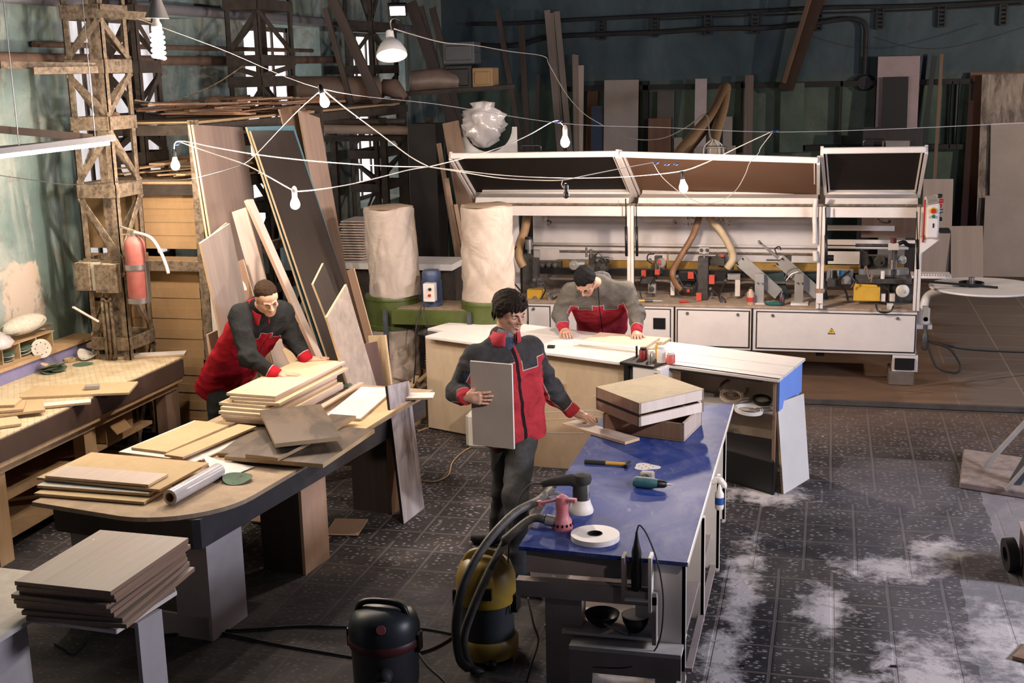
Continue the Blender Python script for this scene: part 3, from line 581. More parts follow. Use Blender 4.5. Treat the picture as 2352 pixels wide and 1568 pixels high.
# rear shelf carrying them
t=thing('rear_shelf','dark rear shelf frame carrying the rolls between the columns','shelf',(-4,13.6,0))
b=MB(); b.bar(Yp(660,245,13.5),Yp(930,228,13.7),.5,.05); b.build('shelf_board',M['rustd'],t)
b=MB(); b.bar(Yp(900,218,14),Yp(1180,198,14.4),.5,.05); b.build('shelf_board',M['rustd'],t)
b=MB(); b.bar(Yp(720,318,13.5),Yp(930,316,13.7),.4,.05); b.build('shelf_board',M['rustd'],t)
for x in (762,878,985): 
    q=Yp(x,240,13.8); b=MB(); b.bar((q.x,13.8,0),(q.x,13.8,2.5),.07,.07); b.build('post',M['rustd'],t)
# dim gear on the shelf in the corner
for i,(x0,y0,x1,y1,lb) in enumerate(((1018,95,1088,148,'dim grey metal box high in the dark corner'),(1022,149,1082,206,'dark flat case under the grey metal box'),(1085,155,1130,203,'dim carton at the end of the corner shelf'))):
    p=Yp(x0,y1,14.1); q=Yp(x1,y0,14.1); b=MB(); b.bx(p.x,q.x,14.1,14.4,p.z,q.z); b.bx(p.x+.03,q.x-.03,14.08,14.1,p.z+.04,q.z-.04); tag(b.build('storage_box',(plain((.07,.075,.08),.5,name='dim metal'),M['black'],M['card'])[i],bev=.01),lb,'box')
# plastic bag with the half-round board
p=Yp(1112,340,12.5); b=MB(); b.lathe([(.001,0),(.05,.01),(.09,.04),(.13,.08),(.17,.13),(.20,.18),(.20,.24),(.18,.30),(.20,.34),(.16,.38),(.10,.42),(.13,.46),(.001,.48)],p,n=48)
for i,v_ in enumerate(b.v): 
    a=math.atan2(v_.y-p.y,v_.x-p.x); k=1+.22*math.sin(4*a+v_.z*23+math.sin(v_.z*60))+.16*math.sin(7*a-v_.z*51)+.08*math.sin(13*a+v_.z*80); v_.x=p.x+(v_.x-p.x)*k; v_.y=p.y+(v_.y-p.y)*k*.6
tag(b.build('plastic_bag',M['film'],smooth='all'),'crumpled clear plastic bag hanging behind the left end of the hood','bag')
b=MB(); a=Yp(1058,350,12.7); c=Yp(1188,350,12.7); w=c.x-a.x; cx=(a.x+c.x)/2; zt=a.z+.26; pts=[(a.x,12.7,.0),(c.x,12.7,.0),(c.x,12.7,zt)]+[(cx+.42*w*math.cos(t_),12.7,zt-.42*w*math.sin(t_)*1.0) for t_ in [PI*k/14 for k in range(15)]]+[(a.x,12.7,zt)]
b.add([V(q) for q in pts],[tuple(range(len(pts)))]); b.add([V(q)+V((0,.02,0)) for q in pts],[tuple(range(len(pts)))[::-1]])
tag(b.build('cutout_board',M['white'],fix=False),'white board with a half-round cutout holding the plastic bag','board')
# ================================================================ LAMPS AND FLEX
WARM=(1,.83,.70)
def bulb(label,px,Yv,S,socket='white',r=.031,lit=True,tilt=(0,0),col=WARM,grp=None):
    p=Yp(px[0],px[1],Yv); t=thing('light_bulb',label,'light bulb',p-V((0,0,r)))
    ax=V((tilt[0],tilt[1],1)).normalized(); b=MB()
    b.lathe([(.001,-r),(r*.5,-r*.86),(r*.86,-r*.5),(r,0),(r*.93,r*.45),(r*.7,r*1.0),(r*.5,r*1.5),(r*.44,r*1.9)],p,ax,14)
    b.build('glass_bulb',emit(col,S,'lit bulb') if lit else plain((.03,.03,.03),.1,name='unlit dark bulb'),t,smooth='all')
    b=MB(); b.lathe([(.014,r*1.9),(.0175,r*2.0),(.0185,r*3.1),(.014,r*3.6),(.006,r*3.9)],p,ax,12); b.build('socket',M['white'] if socket=='white' else M['black'],t,smooth=True)
    return p+ax*r*3.9
SB=1750
k1=bulb('lit bulb in a black socket hanging beside the brown rack post',(403,381),8.1,SB,'black')
k2=bulb('lit bulb in a white socket hanging lowest, in front of the dark wenge board',(678,470),7.5,SB,'white')
k3=bulb('lit bulb in a black and silver socket hanging in front of the big rolled sheet',(746,236),7.6,SB,'black',tilt=(-.25,0))
k4=bulb('lit bulb in a white socket hanging above the left machine hood',(1298,328),9.2,SB,'white',r=.034)
k5=bulb('lit bulb in a black socket hanging in front of the right machine hood',(1570,432),10.4,SB*1.25,'black',r=.036,tilt=(-.12,0))
k6=bulb('small unlit dark bulb hanging from a white clip before the machine',(1300,449),8.6,0,'black',r=.022,lit=False)
# big spiral energy saver under a small cone
p=Yp(363,104,7.5); t=thing('spiral_lamp','large lit spiral energy saving lamp under a small grey cone at the near lattice column','lamp',p-V((0,0,.1)))
b=MB(); b.tube([p+V((.036*math.cos(a),.036*math.sin(a),-.085+.165*a/(2*PI*5))) for a in [2*PI*5*k/60 for k in range(61)]],.0115,7); b.build('spiral_tube',emit((1,.88,.80),330,'lit spiral tube'),t,smooth='all')
b=MB(); b.lathe([(.030,.085),(.034,.09),(.034,.13),(.022,.15),(.018,.19)],p); b.build('lamp_base',M['white'],t,smooth=True)
b=MB(); b.lathe([(.075,.17),(.078,.17),(.02,.32),(.012,.36),(.010,.36),(.018,.32)],p,(.05,0,1),20); b.build('cone_shade',M['grey'],t,smooth=True); b=MB(); b.tube([p+V((.02,0,.36)),p+V((.02,0,1.2))],.004,5); b.build('hanging_wire',M['steel'],t)
# enamel shade lamp
p=Yp(900,128,11); ax=V((-.20,.42,1)).normalized(); t=thing('pendant_lamp','lit white enamel cone lamp hanging near the dark columns','lamp',p)
b=MB(); b.lathe([(.001,.06),(.03,.05),(.035,.02),(.02,-.01),(.001,-.02)],p,ax,14); b.build('glass_bulb',emit(WARM,700,'lit bulb'),t,smooth='all')
b=MB(); b.lathe([(.142,0),(.138,.035),(.10,.11),(.05,.16),(.04,.17),(.035,.24),(.028,.245),(.030,.17),(.045,.155),(.095,.105),(.132,.033),(.136,0)],p,ax,28); b.build('lamp_shade',plain((.80,.76,.74),.4,name='white enamel'),t,smooth=True)
b=MB(); b.tube(spline([p+V((.01,0,.22)),p+V((0,0,.30)),p+V((.04,0,.33)),p+V((.09,0,.31))],4),.006,6); b.build('hanging_hook',M['steel'],t)
# led flood lamp
p=Yp(913,25,13); ax=V((.2,-.75,-.62)).normalized(); u=V((0,0,1)).cross(ax).normalized(); v=ax.cross(u)
t=thing('flood_lamp','small lit rectangular flood lamp mounted high in the dark corner','lamp',p)
b=MB(); b.obox(p-u*.10-v*.075-ax*.05,u*.20,v*.15,ax*.05); b.build('lamp_body',M['black'],t,bev=.008)
b=MB(); b.obox(p-u*.08-v*.055,u*.16,v*.11,ax*.004); b.build('lit_panel',emit((1,.93,.95),14,'lit panel'),t)
b=MB(); b.bar(p-ax*.05,p-ax*.05+V((.02,0,-.18)),.04,.01); b.build('bracket',M['black'],t); b=MB(); b.bar(p-ax*.04,p-ax*.04+V((0,.1,1.6)),.03,.03); b.build('hanging_bar',M['black'],t)
# fluorescent batten on the left with planks above it
A=Yp(262,327,6.95); B=Yp(-110,372,6.2); d=(B-A).normalized(); t=thing('fluorescent_lamp','long lit fluorescent tube hung under planks above the left bench','lamp',A)
b=MB(); b.bar(A+V((0,0,.03)),B+V((0,0,.03)),.06,.035); b.build('fitting',M['white'],t)
b=MB(); b.tube([A+d*.03,B],.013,8); b.build('tube',emit((1,.86,.64),300,'lit tube'),t,smooth='all')
b=MB(); [b.tube([A.lerp(B,f)+V((0,0,.05)),A.lerp(B,f)+V((0,0,2.2))],.003,5) for f in (.12,.6)]; b.build('hanging_wire',M['steel'],t)
def plank(label,a,c,Ya,Yc,w,h,mat,name='plank'):
    b=MB(); b.bar(Yp(*a,Ya),Yp(*c,Yc),w,h); return tag(b.build(name,mat),label,'plank')
lb=[wood((.22,.14,.09),(.32,.21,.14),'brown plank',8,.05,.6,.4)]
plank('pale plank lying just above the fluorescent tube',(-80,348),(258,320),6.3,7.0,.10,.018,M['oak'])
plank('brown boxed plank hanging above the fluorescent lamp at the upper left',(-80,290),(208,316),6.35,6.9,.09,.045,lb)
plank('pale slanting plank between the boxed plank and the fluorescent lamp',(-60,345),(200,322),6.45,6.85,.09,.02,M['oak'])
b=MB(); b.bar(Yp(0,149,7.9),Yp(217,152,8.4),.06,.05); b.bar(Yp(75,163,8.0),Yp(222,160,8.4),.05,.05); tag(b.build('wall_bracket',M['rust']),'dusty steel arm reaching from the left wall to the near lattice column','bracket')
plank('short dusty steel bar bolted across the top of the near lattice column',(215,30),(342,38),8.3,8.3,.05,.06,M['rust'],'steel_bar')
def cord(label,pts,r=.0038,mat=None,nm='cable',cat='cable'):
    b=MB(); b.tube(spline([q if isinstance(q,V) else Yp(*q) for q in pts],7),r,6); return tag(b.build(nm,mat or M['cord'],smooth='all'),label,cat)
J=(985,383,8.4)
cord('thin white cord strung from the near lattice column past the bulbs to the right wall',[(298,36,8.3),(500,110,8),(737,203,7.6),(1010,240,8),(1290,283,8.5),(1530,293,8.9),(1775,303,9.2),(2050,296,9.6),(2352,282,10),(2500,276,10.2)],.0022)
cord('white flex running from the high bulb down to the central knot',[(740,204,7.6),(790,245,7.75),(870,305,8),(940,358,8.25),J])
cord('white flex falling left from the high bulb to the crossing over the oak board',[(738,206,7.6),(680,258,7.5),(590,352,7.2),(558,378,7.1)],.0028)
cord('long white flex from the post bulb to the central knot',[k1,(412,324,7.7),(500,340,7.7),(590,355,7.8),(700,368,7.9),(800,376,8.1),(900,382,8.3),J])
cord('thin white flex from the post bulb to the lowest bulb',[(412,325,7.7),(480,350,7.4),(558,376,7.4),(610,402,7.4),(676,438,7.5),k2],.0035)
cord('white flex sagging from the lowest bulb to the central knot',[k2,(682,439,7.5),(780,428,7.6),(870,408,7.9),(940,390,8.1),J])
cord('white flex rising from the central knot to the bulb over the left hood',[J,(1060,365,8.4),(1140,342,8.4),(1210,312,8.7),(1272,278,9.1),(1290,284,9.2),(1300,300,9.2),k4])
cord('upper white flex sagging across the machine to the right knot',[J,(1060,392,8.5),(1150,402,8.6),(1250,408,8.8),(1350,409,9.3),(1450,405,9.9),(1562,393,10.4),(1620,374,10),(1700,336,9.4),(1775,301,9.2)])
cord('lower white flex sagging to the unlit bulb and the blue taped joint',[J,(1060,395,8.5),(1150,409,8.5),(1240,414,8.6),(1295,413,8.6),(1350,402,8.8),(1420,388,9.1),(1500,373,9.4)])
cord('thin looping flex hanging between the blue taped joint and the right knot',[(1500,373,9.4),(1520,405,9.4),(1560,440,9.4),(1610,466,9.4),(1655,461,9.4),(1690,437,9.4),(1712,400,9.35),(1722,374,9.3),(1742,352,9.3),(1748,338,9.3),(1775,303,9.2)],.003)
cord('short flex loop above the unlit bulb',[(1293,413,8.6),(1290,424,8.6),(1298,434,8.6),k6],.003)
cord('dark flex hanging along the left wall to the brown post',[(-20,400,7.4),(80,414,7.8),(170,424,8.1),(310,415,8.3),(425,412,8.35),(500,396,7.6),(558,378,7.1)],.003,M['cordd'])
cord('thin grey wire sagging from the cone lamp to the tall battens',[(905,66,11),(950,80,11.5),(1020,98,12.2),(1090,104,13),(1170,118,14),(1248,129,15),(1262,150,15),(1300,215,15),(1340,260,15),(1385,288,15)],.005,M['cord'])
cord('grey wire sagging between the near column and the second column',[(310,230,9),(370,236,9.6),(430,222,10.2),(500,190,10.8),(560,150,11.2)],.006,M['rust'])
cord('thin dark wire drooping high before the right of the back wall',[(2005,85,18.5),(2090,108,18.5),(2170,110,18.5),(2260,90,18.5),(2352,62,18.5)],.005,M['cordd'])
for i,(q,lb_) in enumerate((((736,212,7.6),'blue tape knot at the high bulb'),((1283,280,8.45),'blue tape joint above the hood bulb'),((1506,375,9.4),'blue taped joint left of the pair over the hood'),((1532,378,9.4),'blue taped joint in the middle of the pair over the hood'),((1553,377,9.4),'blue taped joint right of the pair over the hood'),((1780,302,9.2),'blue tape on the right cord knot'),((409,330,7.7),'blue tape above the post bulb socket'))):
    p=Yp(*q); b=MB(); b.tube([p-V((.022,0,.006)),p,p+V((.024,0,.008))],[.004,.009,.003],7); tag(b.build('tape_joint',plain((.02,.06,.22),.5,name='blue tape'),smooth='all'),lb_,'tape')
# ================================================================ LEFT BENCH
t=thing('perforated_workbench','long dusty workbench with a perforated top along the left wall','workbench',(-5.4,7,0)); PB=t
xb,xf=-5.82,-4.93
b=MB(); b.obox((xb,4.6,.83),(.87,0,0),(.05,4.02,0),(0,0,.02)); b.build('bench_top',M['peg'],t,origin=(-5.4,7,.83))
b=MB(); b.obox((xf-.02,4.6,.70),(.02,0,0),(.05,4.0,0),(0,0,.14)); b.build('front_apron',wood((.045,.025,.018),(.085,.05,.035),'dark red brown apron',8,.2,.5,.5),t)
b=MB(); b.obox((xb+.02,4.6,.66),(.85,0,0),(.05,4.0,0),(0,0,.05)); b.build('frame_rail',M['raw'],t)
b=MB(); b.obox((xf-.10,4.6,.60),(.03,0,0),(.05,4.0,0),(0,0,.09)); b.build('frame_rail',M['raw'],t)
for i,y in enumerate((5.0,6.35,7.35,8.45)):
    x=xf-.12+.012*(y-4.6); b=MB(); b.bx(x-.06,x+.03,y,y+(.14 if i!=3 else .2),0,.66); b.build('leg',[M['raw'],M['raw'],M['raw'],M['walnut']][i],t); b=MB(); b.bx(x-.75,x-.68,y,y+.14,0,.66); b.build('leg',M['raw'],t)
b=MB(); b.bx(xb+.1,xf-.15,4.6,8.4,.36,.385); b.build('lower_shelf',M['raw'],t)
b=MB(); b.bx(xb+.1,xf-.15,4.6,8.4,.10,.12); b.build('lower_shelf',M['raw'],t)
t=thing('wall_ledge','narrow wooden ledge with a violet front running behind the bench','shelf',(-5.86,7,.851))
b=MB(); b.obox((-5.98,4.6,.95),(.22,0,0),(.02,4.2,0),(0,0,.025)); b.build('ledge_top',M['raw'],t)
b=MB(); b.obox((-5.80,4.6,.851),(.02,0,0),(.02,4.2,0),(0,0,.10)); b.build('front_strip',plain((.20,.19,.36),.6,0,.15,6,name='violet paint',dust=.5),t)
# pigeonhole rack with sanding discs
t=thing('pigeonhole_rack','small wooden pigeonhole rack on the wall ledge holding sanding discs','rack',(-5.87,6.9,.976))
for z in (.976,1.10): 
    b=MB(); b.bx(-5.97,-5.80,5.6,8.30,z,z+.008); b.build('shelf',M['raw'],t)
for k in range(14):
    y=5.6+.205*k; b=MB(); b.bx(-5.97,-5.80,y,y+.008,.984,1.10); b.build('divider',M['mdf'],t)
gd=plain((.10,.16,.10),.85,0,.3,12,name='green abrasive'); pd=plain((.55,.50,.42),.85,0,.2,12,name='pale abrasive backing')
def disc(label,c,ax,r=.07,mat=None,group=None,t_=.002,bend=.0):
    b=MB(); c=V(c); q=V((0,0,1)).rotation_difference(V(ax).normalized()); n=20; vs=[]; 
    for rr,zz in ((0,0),(r*.5,bend*.25),(r,bend)):
        for k in range(n): a=2*PI*k/n; vs.append(c+q@V((rr*math.cos(a),rr*math.sin(a),zz*(1+.6*math.cos(2*a)))))
    vs2=[p+q@V((0,0,-t_)) for p in vs]; fs=[]; 
    for L in (0,1):
        for k in range(n): k2=(k+1)%n; fs.append((L*n+k,L*n+k2,(L+1)*n+k2,(L+1)*n+k)); fs.append((3*n+L*n+k2,3*n+L*n+k,3*n+(L+1)*n+k,3*n+(L+1)*n+k2))
    for k in range(n): k2=(k+1)%n; fs.append((2*n+k,2*n+k2,5*n+k2,5*n+k))
    b.add(vs+vs2,fs)
    for k in range(8): # the dust holes
        a=2*PI*k/8; b.mi=1; b.lathe([(.0005,.0008),(.005,.0008)],c+q@V((.6*r*math.cos(a),.6*r*math.sin(a),bend*.3)),ax,6)
    return tag(b.build('sanding_disc',[mat or gd,M['black']],smooth=True),label,'sanding disc',group)
rd=random.Random(4)
for k in range(9,13):
    pass
for col in range(5,12):
    y=5.6+.205*col+.10
    for j in range(5): disc('sanding disc in the stacks inside the pigeonhole rack',(-5.87+.004*j,y+rd.uniform(-.01,.01),.992+.013*j),(rd.uniform(-.1,.1),rd.uniform(-.15,.15),1),.072,(gd,pd)[j%2],'sanding discs stacked in the pigeonholes')
for j in range(14):
    disc('loose sanding disc heaped on top of the pigeonhole rack',(-5.88+rd.uniform(-.03,.05),rd.uniform(7.55,8.25),1.125+.012*(j%7)),(rd.uniform(-.5,.5),rd.uniform(-.5,.3),1),.075,(gd,pd,M['grey'])[j%3],'loose sanding discs on the pigeonhole rack',bend=.02)
disc('pale sanding disc tipping out of a pigeonhole',Zp(95,800,1.02),(.8,-.7,.4),.075,pd)
disc('white backed sanding disc curled up on the bench',Zp(200,820,.87),(.3,-.2,1),.075,pd,bend=.03)
disc('green sanding disc lying flat on the bench beside the curled one',Zp(190,836,.853),(0,0,1),.078,gd)
disc('green sanding disc lying in front of the round end of the middle table',Zp(546,1101,.757),(.05,-.1,1),.085,gd,bend=.012)
for j in range(7):
    disc('worn sanding disc in the untidy heap on the bench',Zp(130+rd.uniform(-18,18),848+rd.uniform(-8,8),.853)+V((0,0,.008*j)),(rd.uniform(-.3,.3),rd.uniform(-.3,.3),1),.07,(gd,M['grey'],M['mdf'])[j%3],'worn sanding discs heaped on the bench',bend=.01)
# fluffy polishing pad
p=Xp(55,745,-5.86); b=MB(); b.lathe([(.001,-.07)]+[(.17*math.cos(a),.07*math.sin(a)) for a in [PI*(k/12-.5) for k in range(1,12)]]+[(.001,.07)],p,n=24)
for v_ in b.v: v_.z=max(v_.z,1.112); v_.y=p.y+(v_.y-p.y)*1.5; v_.x=p.x+(v_.x-p.x)*.55
tag(b.build('polishing_pad',plain((.66,.60,.48),.95,0,.2,60,bmp=1,name='fluffy wool'),smooth='all'),'fluffy cream wool polishing pad on top of the pigeonhole rack','polishing pad')
b=MB(); p=Xp(20,790,-5.8); b.lathe([(.001,0),(.10,.0),(.13,.05),(.09,.11),(.001,.13)],V((p.x,p.y-.1,1.112)),n=12)
for i,v_ in enumerate(b.v): v_.z=1.112+(v_.z-1.112)*(.6+.3*math.sin(i*2.3)); v_.x=p.x+(v_.x-p.x)*.7
tag(b.build('plastic_sheet',M['film'],smooth='all'),'crumpled plastic film beside the wool pad','plastic')
# jar
p=Zp(218,812,.853); t=thing('paint_tub','small blue labelled tub with a dusty cloth on top on the bench','tub',p)
b=MB(); b.cyl(p,p+V((0,0,.05)),.045,.048); b.build('tub',plain((.04,.07,.2),.4,name='blue label'),t,smooth=True)
b=MB(); b.lathe([(.048,.05),(.06,.06),(.058,.085),(.03,.10),(.001,.10)],p); b.build('cloth',M['sawdust'],t,smooth=True)
b=MB(); p=Zp(160,829,.853); b.lathe([(.03,0),(.045,0),(.045,.022),(.03,.022)],p,closed=True); tag(b.build('tape_roll',M['mdf'],smooth=True),'roll of masking tape lying on the bench by the discs','tape roll')
# pieces on the bench
flat('batten','pale strip lying across the far end of the bench',None,(255,820),(420,828),(262,812),.875,.022,[M['ply'],M['plyedge']]) if False else None
def lie(name,label,cat,A,B,C,z,t_,mats,group=None,**k): 
    o=flat(name,label,cat,A,B,C,z,t_,mats,group,**k); return o
PL=[M['ply'],M['plyedge']]; MD=[M['mdf'],M['plyedge']]; WH=[M['white'],M['plyedge']]; PK=[M['pale'],M['plyedge']]; DK=[M['dkdust'],M['chip']]
lie('board_strip','pale strip lying across the far end of the left bench','board',(255,822),(414,832),(262,813),.868,.016,WH)
lie('board_strip','long pale board lying slantwise on the bench with a sanding block on it','board',(45,912),(294,903),(75,886),.868,.016,MD)
b=MB(); p=Zp(212,888,.885); o=b.obox((-.05,-.03,0),(.1,0,0),(0,.06,0),(0,0,.028)); o=b.build('sanding_block',M['grey'],origin=(0,0,0),bev=.003); o.location=(p.x,p.y,.870); o.rotation_euler=(0,0,.5); tag(o,'small grey sanding block on the slanting board on the bench','sanding block')
for i,(A,B,C,z,m_,lb_) in enumerate((((-60,948),(205,961),(-50,925),.872,WH,'long white strip sticking out over the front of the left bench'),((-80,962),(108,958),(-80,935),.892,MD,'short board end lying over the white strip on the bench front'),((-90,952),(50,950),(-80,932),.912,MD,'upper board end at the left edge of the bench front'),((-100,935),(30,932),(-80,920),.93,PL,'topmost short board end at the left edge of the bench front'),((-80,990),(45,965),(-90,965),.872,PL,'board end lowest in the pile at the left edge of the bench'))):
    lie('board_strip',lb_,'board',A,B,C,z,.016,m_,l=.10 if i==0 else None)
# things under the bench
t=thing('open_carton','open cardboard carton of tool handles on the shelf under the bench','carton',(-5.2,8.0,.386)); 
b=MB(); x0,x1,y0,y1=-5.38,-5.08,7.75,8.12; b.bx(x0,x1,y0,y0+.006,.386,.56); b.bx(x0,x1,y1,y1+.006,.386,.56); b.bx(x0,x0+.006,y0,y1,.386,.56); b.bx(x1,x1+.006,y0,y1,.386,.56); b.bx(x0,x1,y0,y1,.386,.392); b.build('carton_box',M['card'],t)
b=MB(); b.obox((x1+.006,y0,.56),(0,.2,0),(.09,0,-.10),(.004,0,.004)); b.build('flap',M['card'],t)
for i in range(6):
    a=V((-5.32+.04*i,7.85+.03*i,.40)); b=MB(); b.tube([a,a+V((.05*math.sin(i*2),.08*math.cos(i*3),.24))],.009,6); tag(b.build('hand_tool',(M['red'],M['raw'],M['black'],M['steel'])[i%4]),'tool handle sticking out of the carton under the bench','tool','tool handles in the carton')
# switch board, tubes and stick on the near column
t=thing('fuse_board','dusty grey fuse board fixed to the near lattice column','fuse board',Yp(230,670,8.40)); 
for r in (((187,601),(214,664)),((232,604),(276,669))):
    p=Yp(r[0][0],r[1][1],8.40); q=Yp(r[1][0],r[0][1],8.40); b=MB(); b.bx(p.x,q.x,8.33,8.40,p.z,q.z); b.build('cover',M['rust'],t,bev=.004)
p=Yp(186,665,8.40); q=Yp(272,600,8.40); b=MB(); b.bx(p.x,q.x,8.41,8.42,p.z,q.z); b.build('backing_board',M['rust'],t)
p=Yp(216,665,8.40); q=Yp(231,602,8.40); b=MB(); b.bx(p.x,q.x,8.36,8.40,p.z,q.z); b.build('conduit_cover',M['whited'],t)
b=MB()
for i in range(3): p=Yp(234+10*i,690,8.42); b.tube([V((p.x,8.42,.86)),p],.013,6)
b.tube([Yp(232+3*i,690-4*math.sin(i),8.41) for i in range(9)],.010,5); tag(b.build('pipe_bundle',M['rust'],smooth='all'),'bundle of three dusty upright pipes tied to the near column above the bench','pipes')
b=MB(); b.bar(Yp(168,705,8.1),Yp(225,738,8.3),.022,.015); tag(b.build('stick',M['whited']),'short white stick poking out from the near column','stick')
# fire extinguisher
p=Yp(320,690,8.36); r=.078; rx=plain((.36,.085,.07),.55,0,.25,7,name='dusty red paint',dust=.55,dustc=(.5,.36,.28)); zt=Yp(318,548,8.36).z
t=thing('fire_extinguisher','dusty red fire extinguisher strapped to the near lattice column','fire extinguisher',p)
b=MB(); b.lathe([(r*.85,0),(r,.015),(r,zt-p.z-.05),(r*.93,zt-p.z-.02),(r*.6,zt-p.z+.01),(.025,zt-p.z+.02)],p,n=28); b.build('cylinder',rx,t,smooth=True)
b=MB(); z=zt+.02; b.cyl((p.x,p.y,z),(p.x,p.y,z+.04),.02); b.build('valve',M['steel'],t,smooth=True)
b=MB(); b.bar((p.x+.02,p.y,z+.035),(p.x-.10,p.y-.02,z+.075),.02,.012); b.bar((p.x,p.y,z+.02),(p.x-.09,p.y-.02,z+.01),.02,.008); b.build('handle',M['rust'],t)
b=MB(); b.tube(spline([V((p.x,p.y,z+.03)),Yp(345,545,8.3),Yp(367,575,8.28),Yp(380,605,8.27),Yp(387,628,8.27)],6),.013,8); b.build('hose',M['whited'],t,smooth='all')
for y0 in (612,688):
    q=Yp(320,y0,8.36); b=MB(); b.lathe([(r+.003,-.02),(r+.009,-.02),(r+.009,.02),(r+.003,.02)],(p.x,p.y,q.z),n=28,closed=True); b.build('strap',M['steel'],t,smooth=True)
b=MB(); b.bx(p.x+r+.004,p.x+r+.014,p.y-.02,p.y+.03,p.z-.01,Yp(320,600,8.36).z); b.build('bracket',M['steel'],t)
# ================================================================ MIDDLE TABLE
ZT=.75; t=thing('assembly_table','long low table with a rounded near corner and dark apron in the middle','table',(-3.5,7,0)); MT=t
def tp(x,y,z=ZT): return Zp(x,y,z)
# outline in table axes
O=V((-4.18,5.62,0)); ax=V((.118,.993,0)); bx_=V((.993,-.118,0))
def T(u,v,z=0): return O+bx_*u+ax*v+V((0,0,z))
W=1.12; Lh=2.85
out=[T(0,.0),T(.62,-.04)]+[T(.62+.50*math.sin(a),.46-.50*math.cos(a)) for a in [PI/2*k/10 for k in range(1,11)]]+[T(W,Lh),T(0,Lh)]
b=MB(); b.prism([p+V((0,0,ZT-.025)) for p in out],(0,0,.025)); b.build('tabletop',[wood((.34,.24,.15),(.48,.35,.23),'worn chipboard top',7,.4,.75,.4,.5,(.30,.22,.15))],t,bev=.001)
b=MB()
for k in range(len(out)):
    pass
b.prism([T(.08,.08,ZT-.19),T(W-.14,.08,ZT-.19),T(W-.14,.12,ZT-.19),T(.08,.12,ZT-.19)],(0,0,.165)); b.build('apron',M['dark'],t)
b=MB(); b.prism([T(W-.14,.08,ZT-.19),T(W-.10,.10,ZT-.19),T(W-.04,Lh-.05,ZT-.19),T(W-.08,Lh-.05,ZT-.19)],(0,0,.165)); b.build('apron',plain((.05,.048,.052),.4,0,.2,6,name='dark scuffed apron'),t)
b=MB(); b.prism([T(.05,.1,ZT-.19),T(.08,.1,ZT-.19),T(.08,Lh-.05,ZT-.19),T(.05,Lh-.05,ZT-.19)],(0,0,.165)); b.build('apron',M['dark'],t)
def boxleg(u,v,d,w,m1,m2):
    b=MB(); b.prism([T(u-w,v,0),T(u-.02,v,0),T(u-.02,v+.02,0),T(u-w,v+.02,0)],(0,0,ZT-.19)); b.mi=1; b.prism([T(u-.02,v,0),T(u,v,0),T(u,v+d,0),T(u-.02,v+d,0)],(0,0,ZT-.19)); b.build('leg',[m1,m2],t)
lw=plain((.42,.38,.38),.45,0,.1,4,name='pale laminate leg'); lb2=wood((.34,.21,.14),(.44,.29,.20),'tan board leg',4,.2,.6,.3)
boxleg(W-.12,.16,.34,.22,lw,lw); boxleg(W-.10,1.12,.30,.30,M['dark'],lb2); boxleg(W-.07,2.25,.32,.30,M['dark'],lb2); boxleg(.30,.16,.3,.2,M['grey'],M['grey']); boxleg(.30,1.2,.3,.2,M['dark'],M['dark']); boxleg(.30,2.3,.3,.2,M['dark'],M['dark'])
b=MB(); b.prism([T(.40,.16,0),T(W-.14,.16,0),T(W-.14,.18,0),T(.40,.18,0)],(0,0,.13)); b.build('leg_plate',lw,t)
# strips of board forming the far top
lie('cover_board','pale board forming the far right strip of the middle table top','board',(772,985),(886,955),(905,905),.766,.014,MD)
# sheets near-left
lie('fibreboard_sheet','fibreboard sheet lowest at the near left end of the middle table','board',(78,1132),(345,1144),(150,1095),.770,.016,MD)
lie('fibreboard_sheet','white sheet second from the bottom at the near left end of the middle table','board',(84,1114),(350,1128),(150,1080),.792,.016,WH)
lie('fibreboard_sheet','large square fibreboard sheet lying over the white one on the middle table','board',(84,1096),(368,1123),(210,1038),.812,.014,MD)
lie('laminate_strip','white laminate strip lying on top of the large fibreboard sheet','board',(103,1092),(328,1120),(153,1068),.830,.014,PK)
lie('fibreboard_sheet','white sheet under the fibreboard in the second group on the middle table','board',(272,1037),(460,1055),(446,965),.768,.014,WH)
lie('fibreboard_sheet','wide fibreboard sheet in the second group on the middle table','board',(301,1027),(390,1034),(452,965),.784,.014,MD)
lie('fibreboard_sheet','narrow fibreboard strip beside the wide sheet in the second group','board',(377,1043),(418,1050),(548,973),.800,.014,MD)
lie('fibreboard_sheet','white board edge lying right of the narrow fibreboard strip','board',(425,1052),(465,1055),(600,972),.766,.012,WH)
lie('dark_board','widest dark board lying at the near middle of the table','board',(515,1047),(748,1061),(650,970),.800,.026,DK)
lie('dark_board','dusty grey board left under the crossed dark boards','board',(500,1040),(590,1040),(590,975),.775,.022,DK)
lie('dark_board','small dark offcut board under the topmost dark board','board',(563,1042),(650,1045),(640,1005),.824,.022,DK)
lie('dark_board','dark board end poking out right behind the topmost dark board','board',(690,990),(750,995),(760,950),.824,.022,DK)
A_,B_,C_=Zp(632,1028,.855),Zp(783,1008,.855),Zp(597,954,.855)
board('dark_board','topmost dark scratched board lying tilted across the others','board',A_,B_-A_,C_-A_+V((0,0,.012)),.026,DK,side=-1)
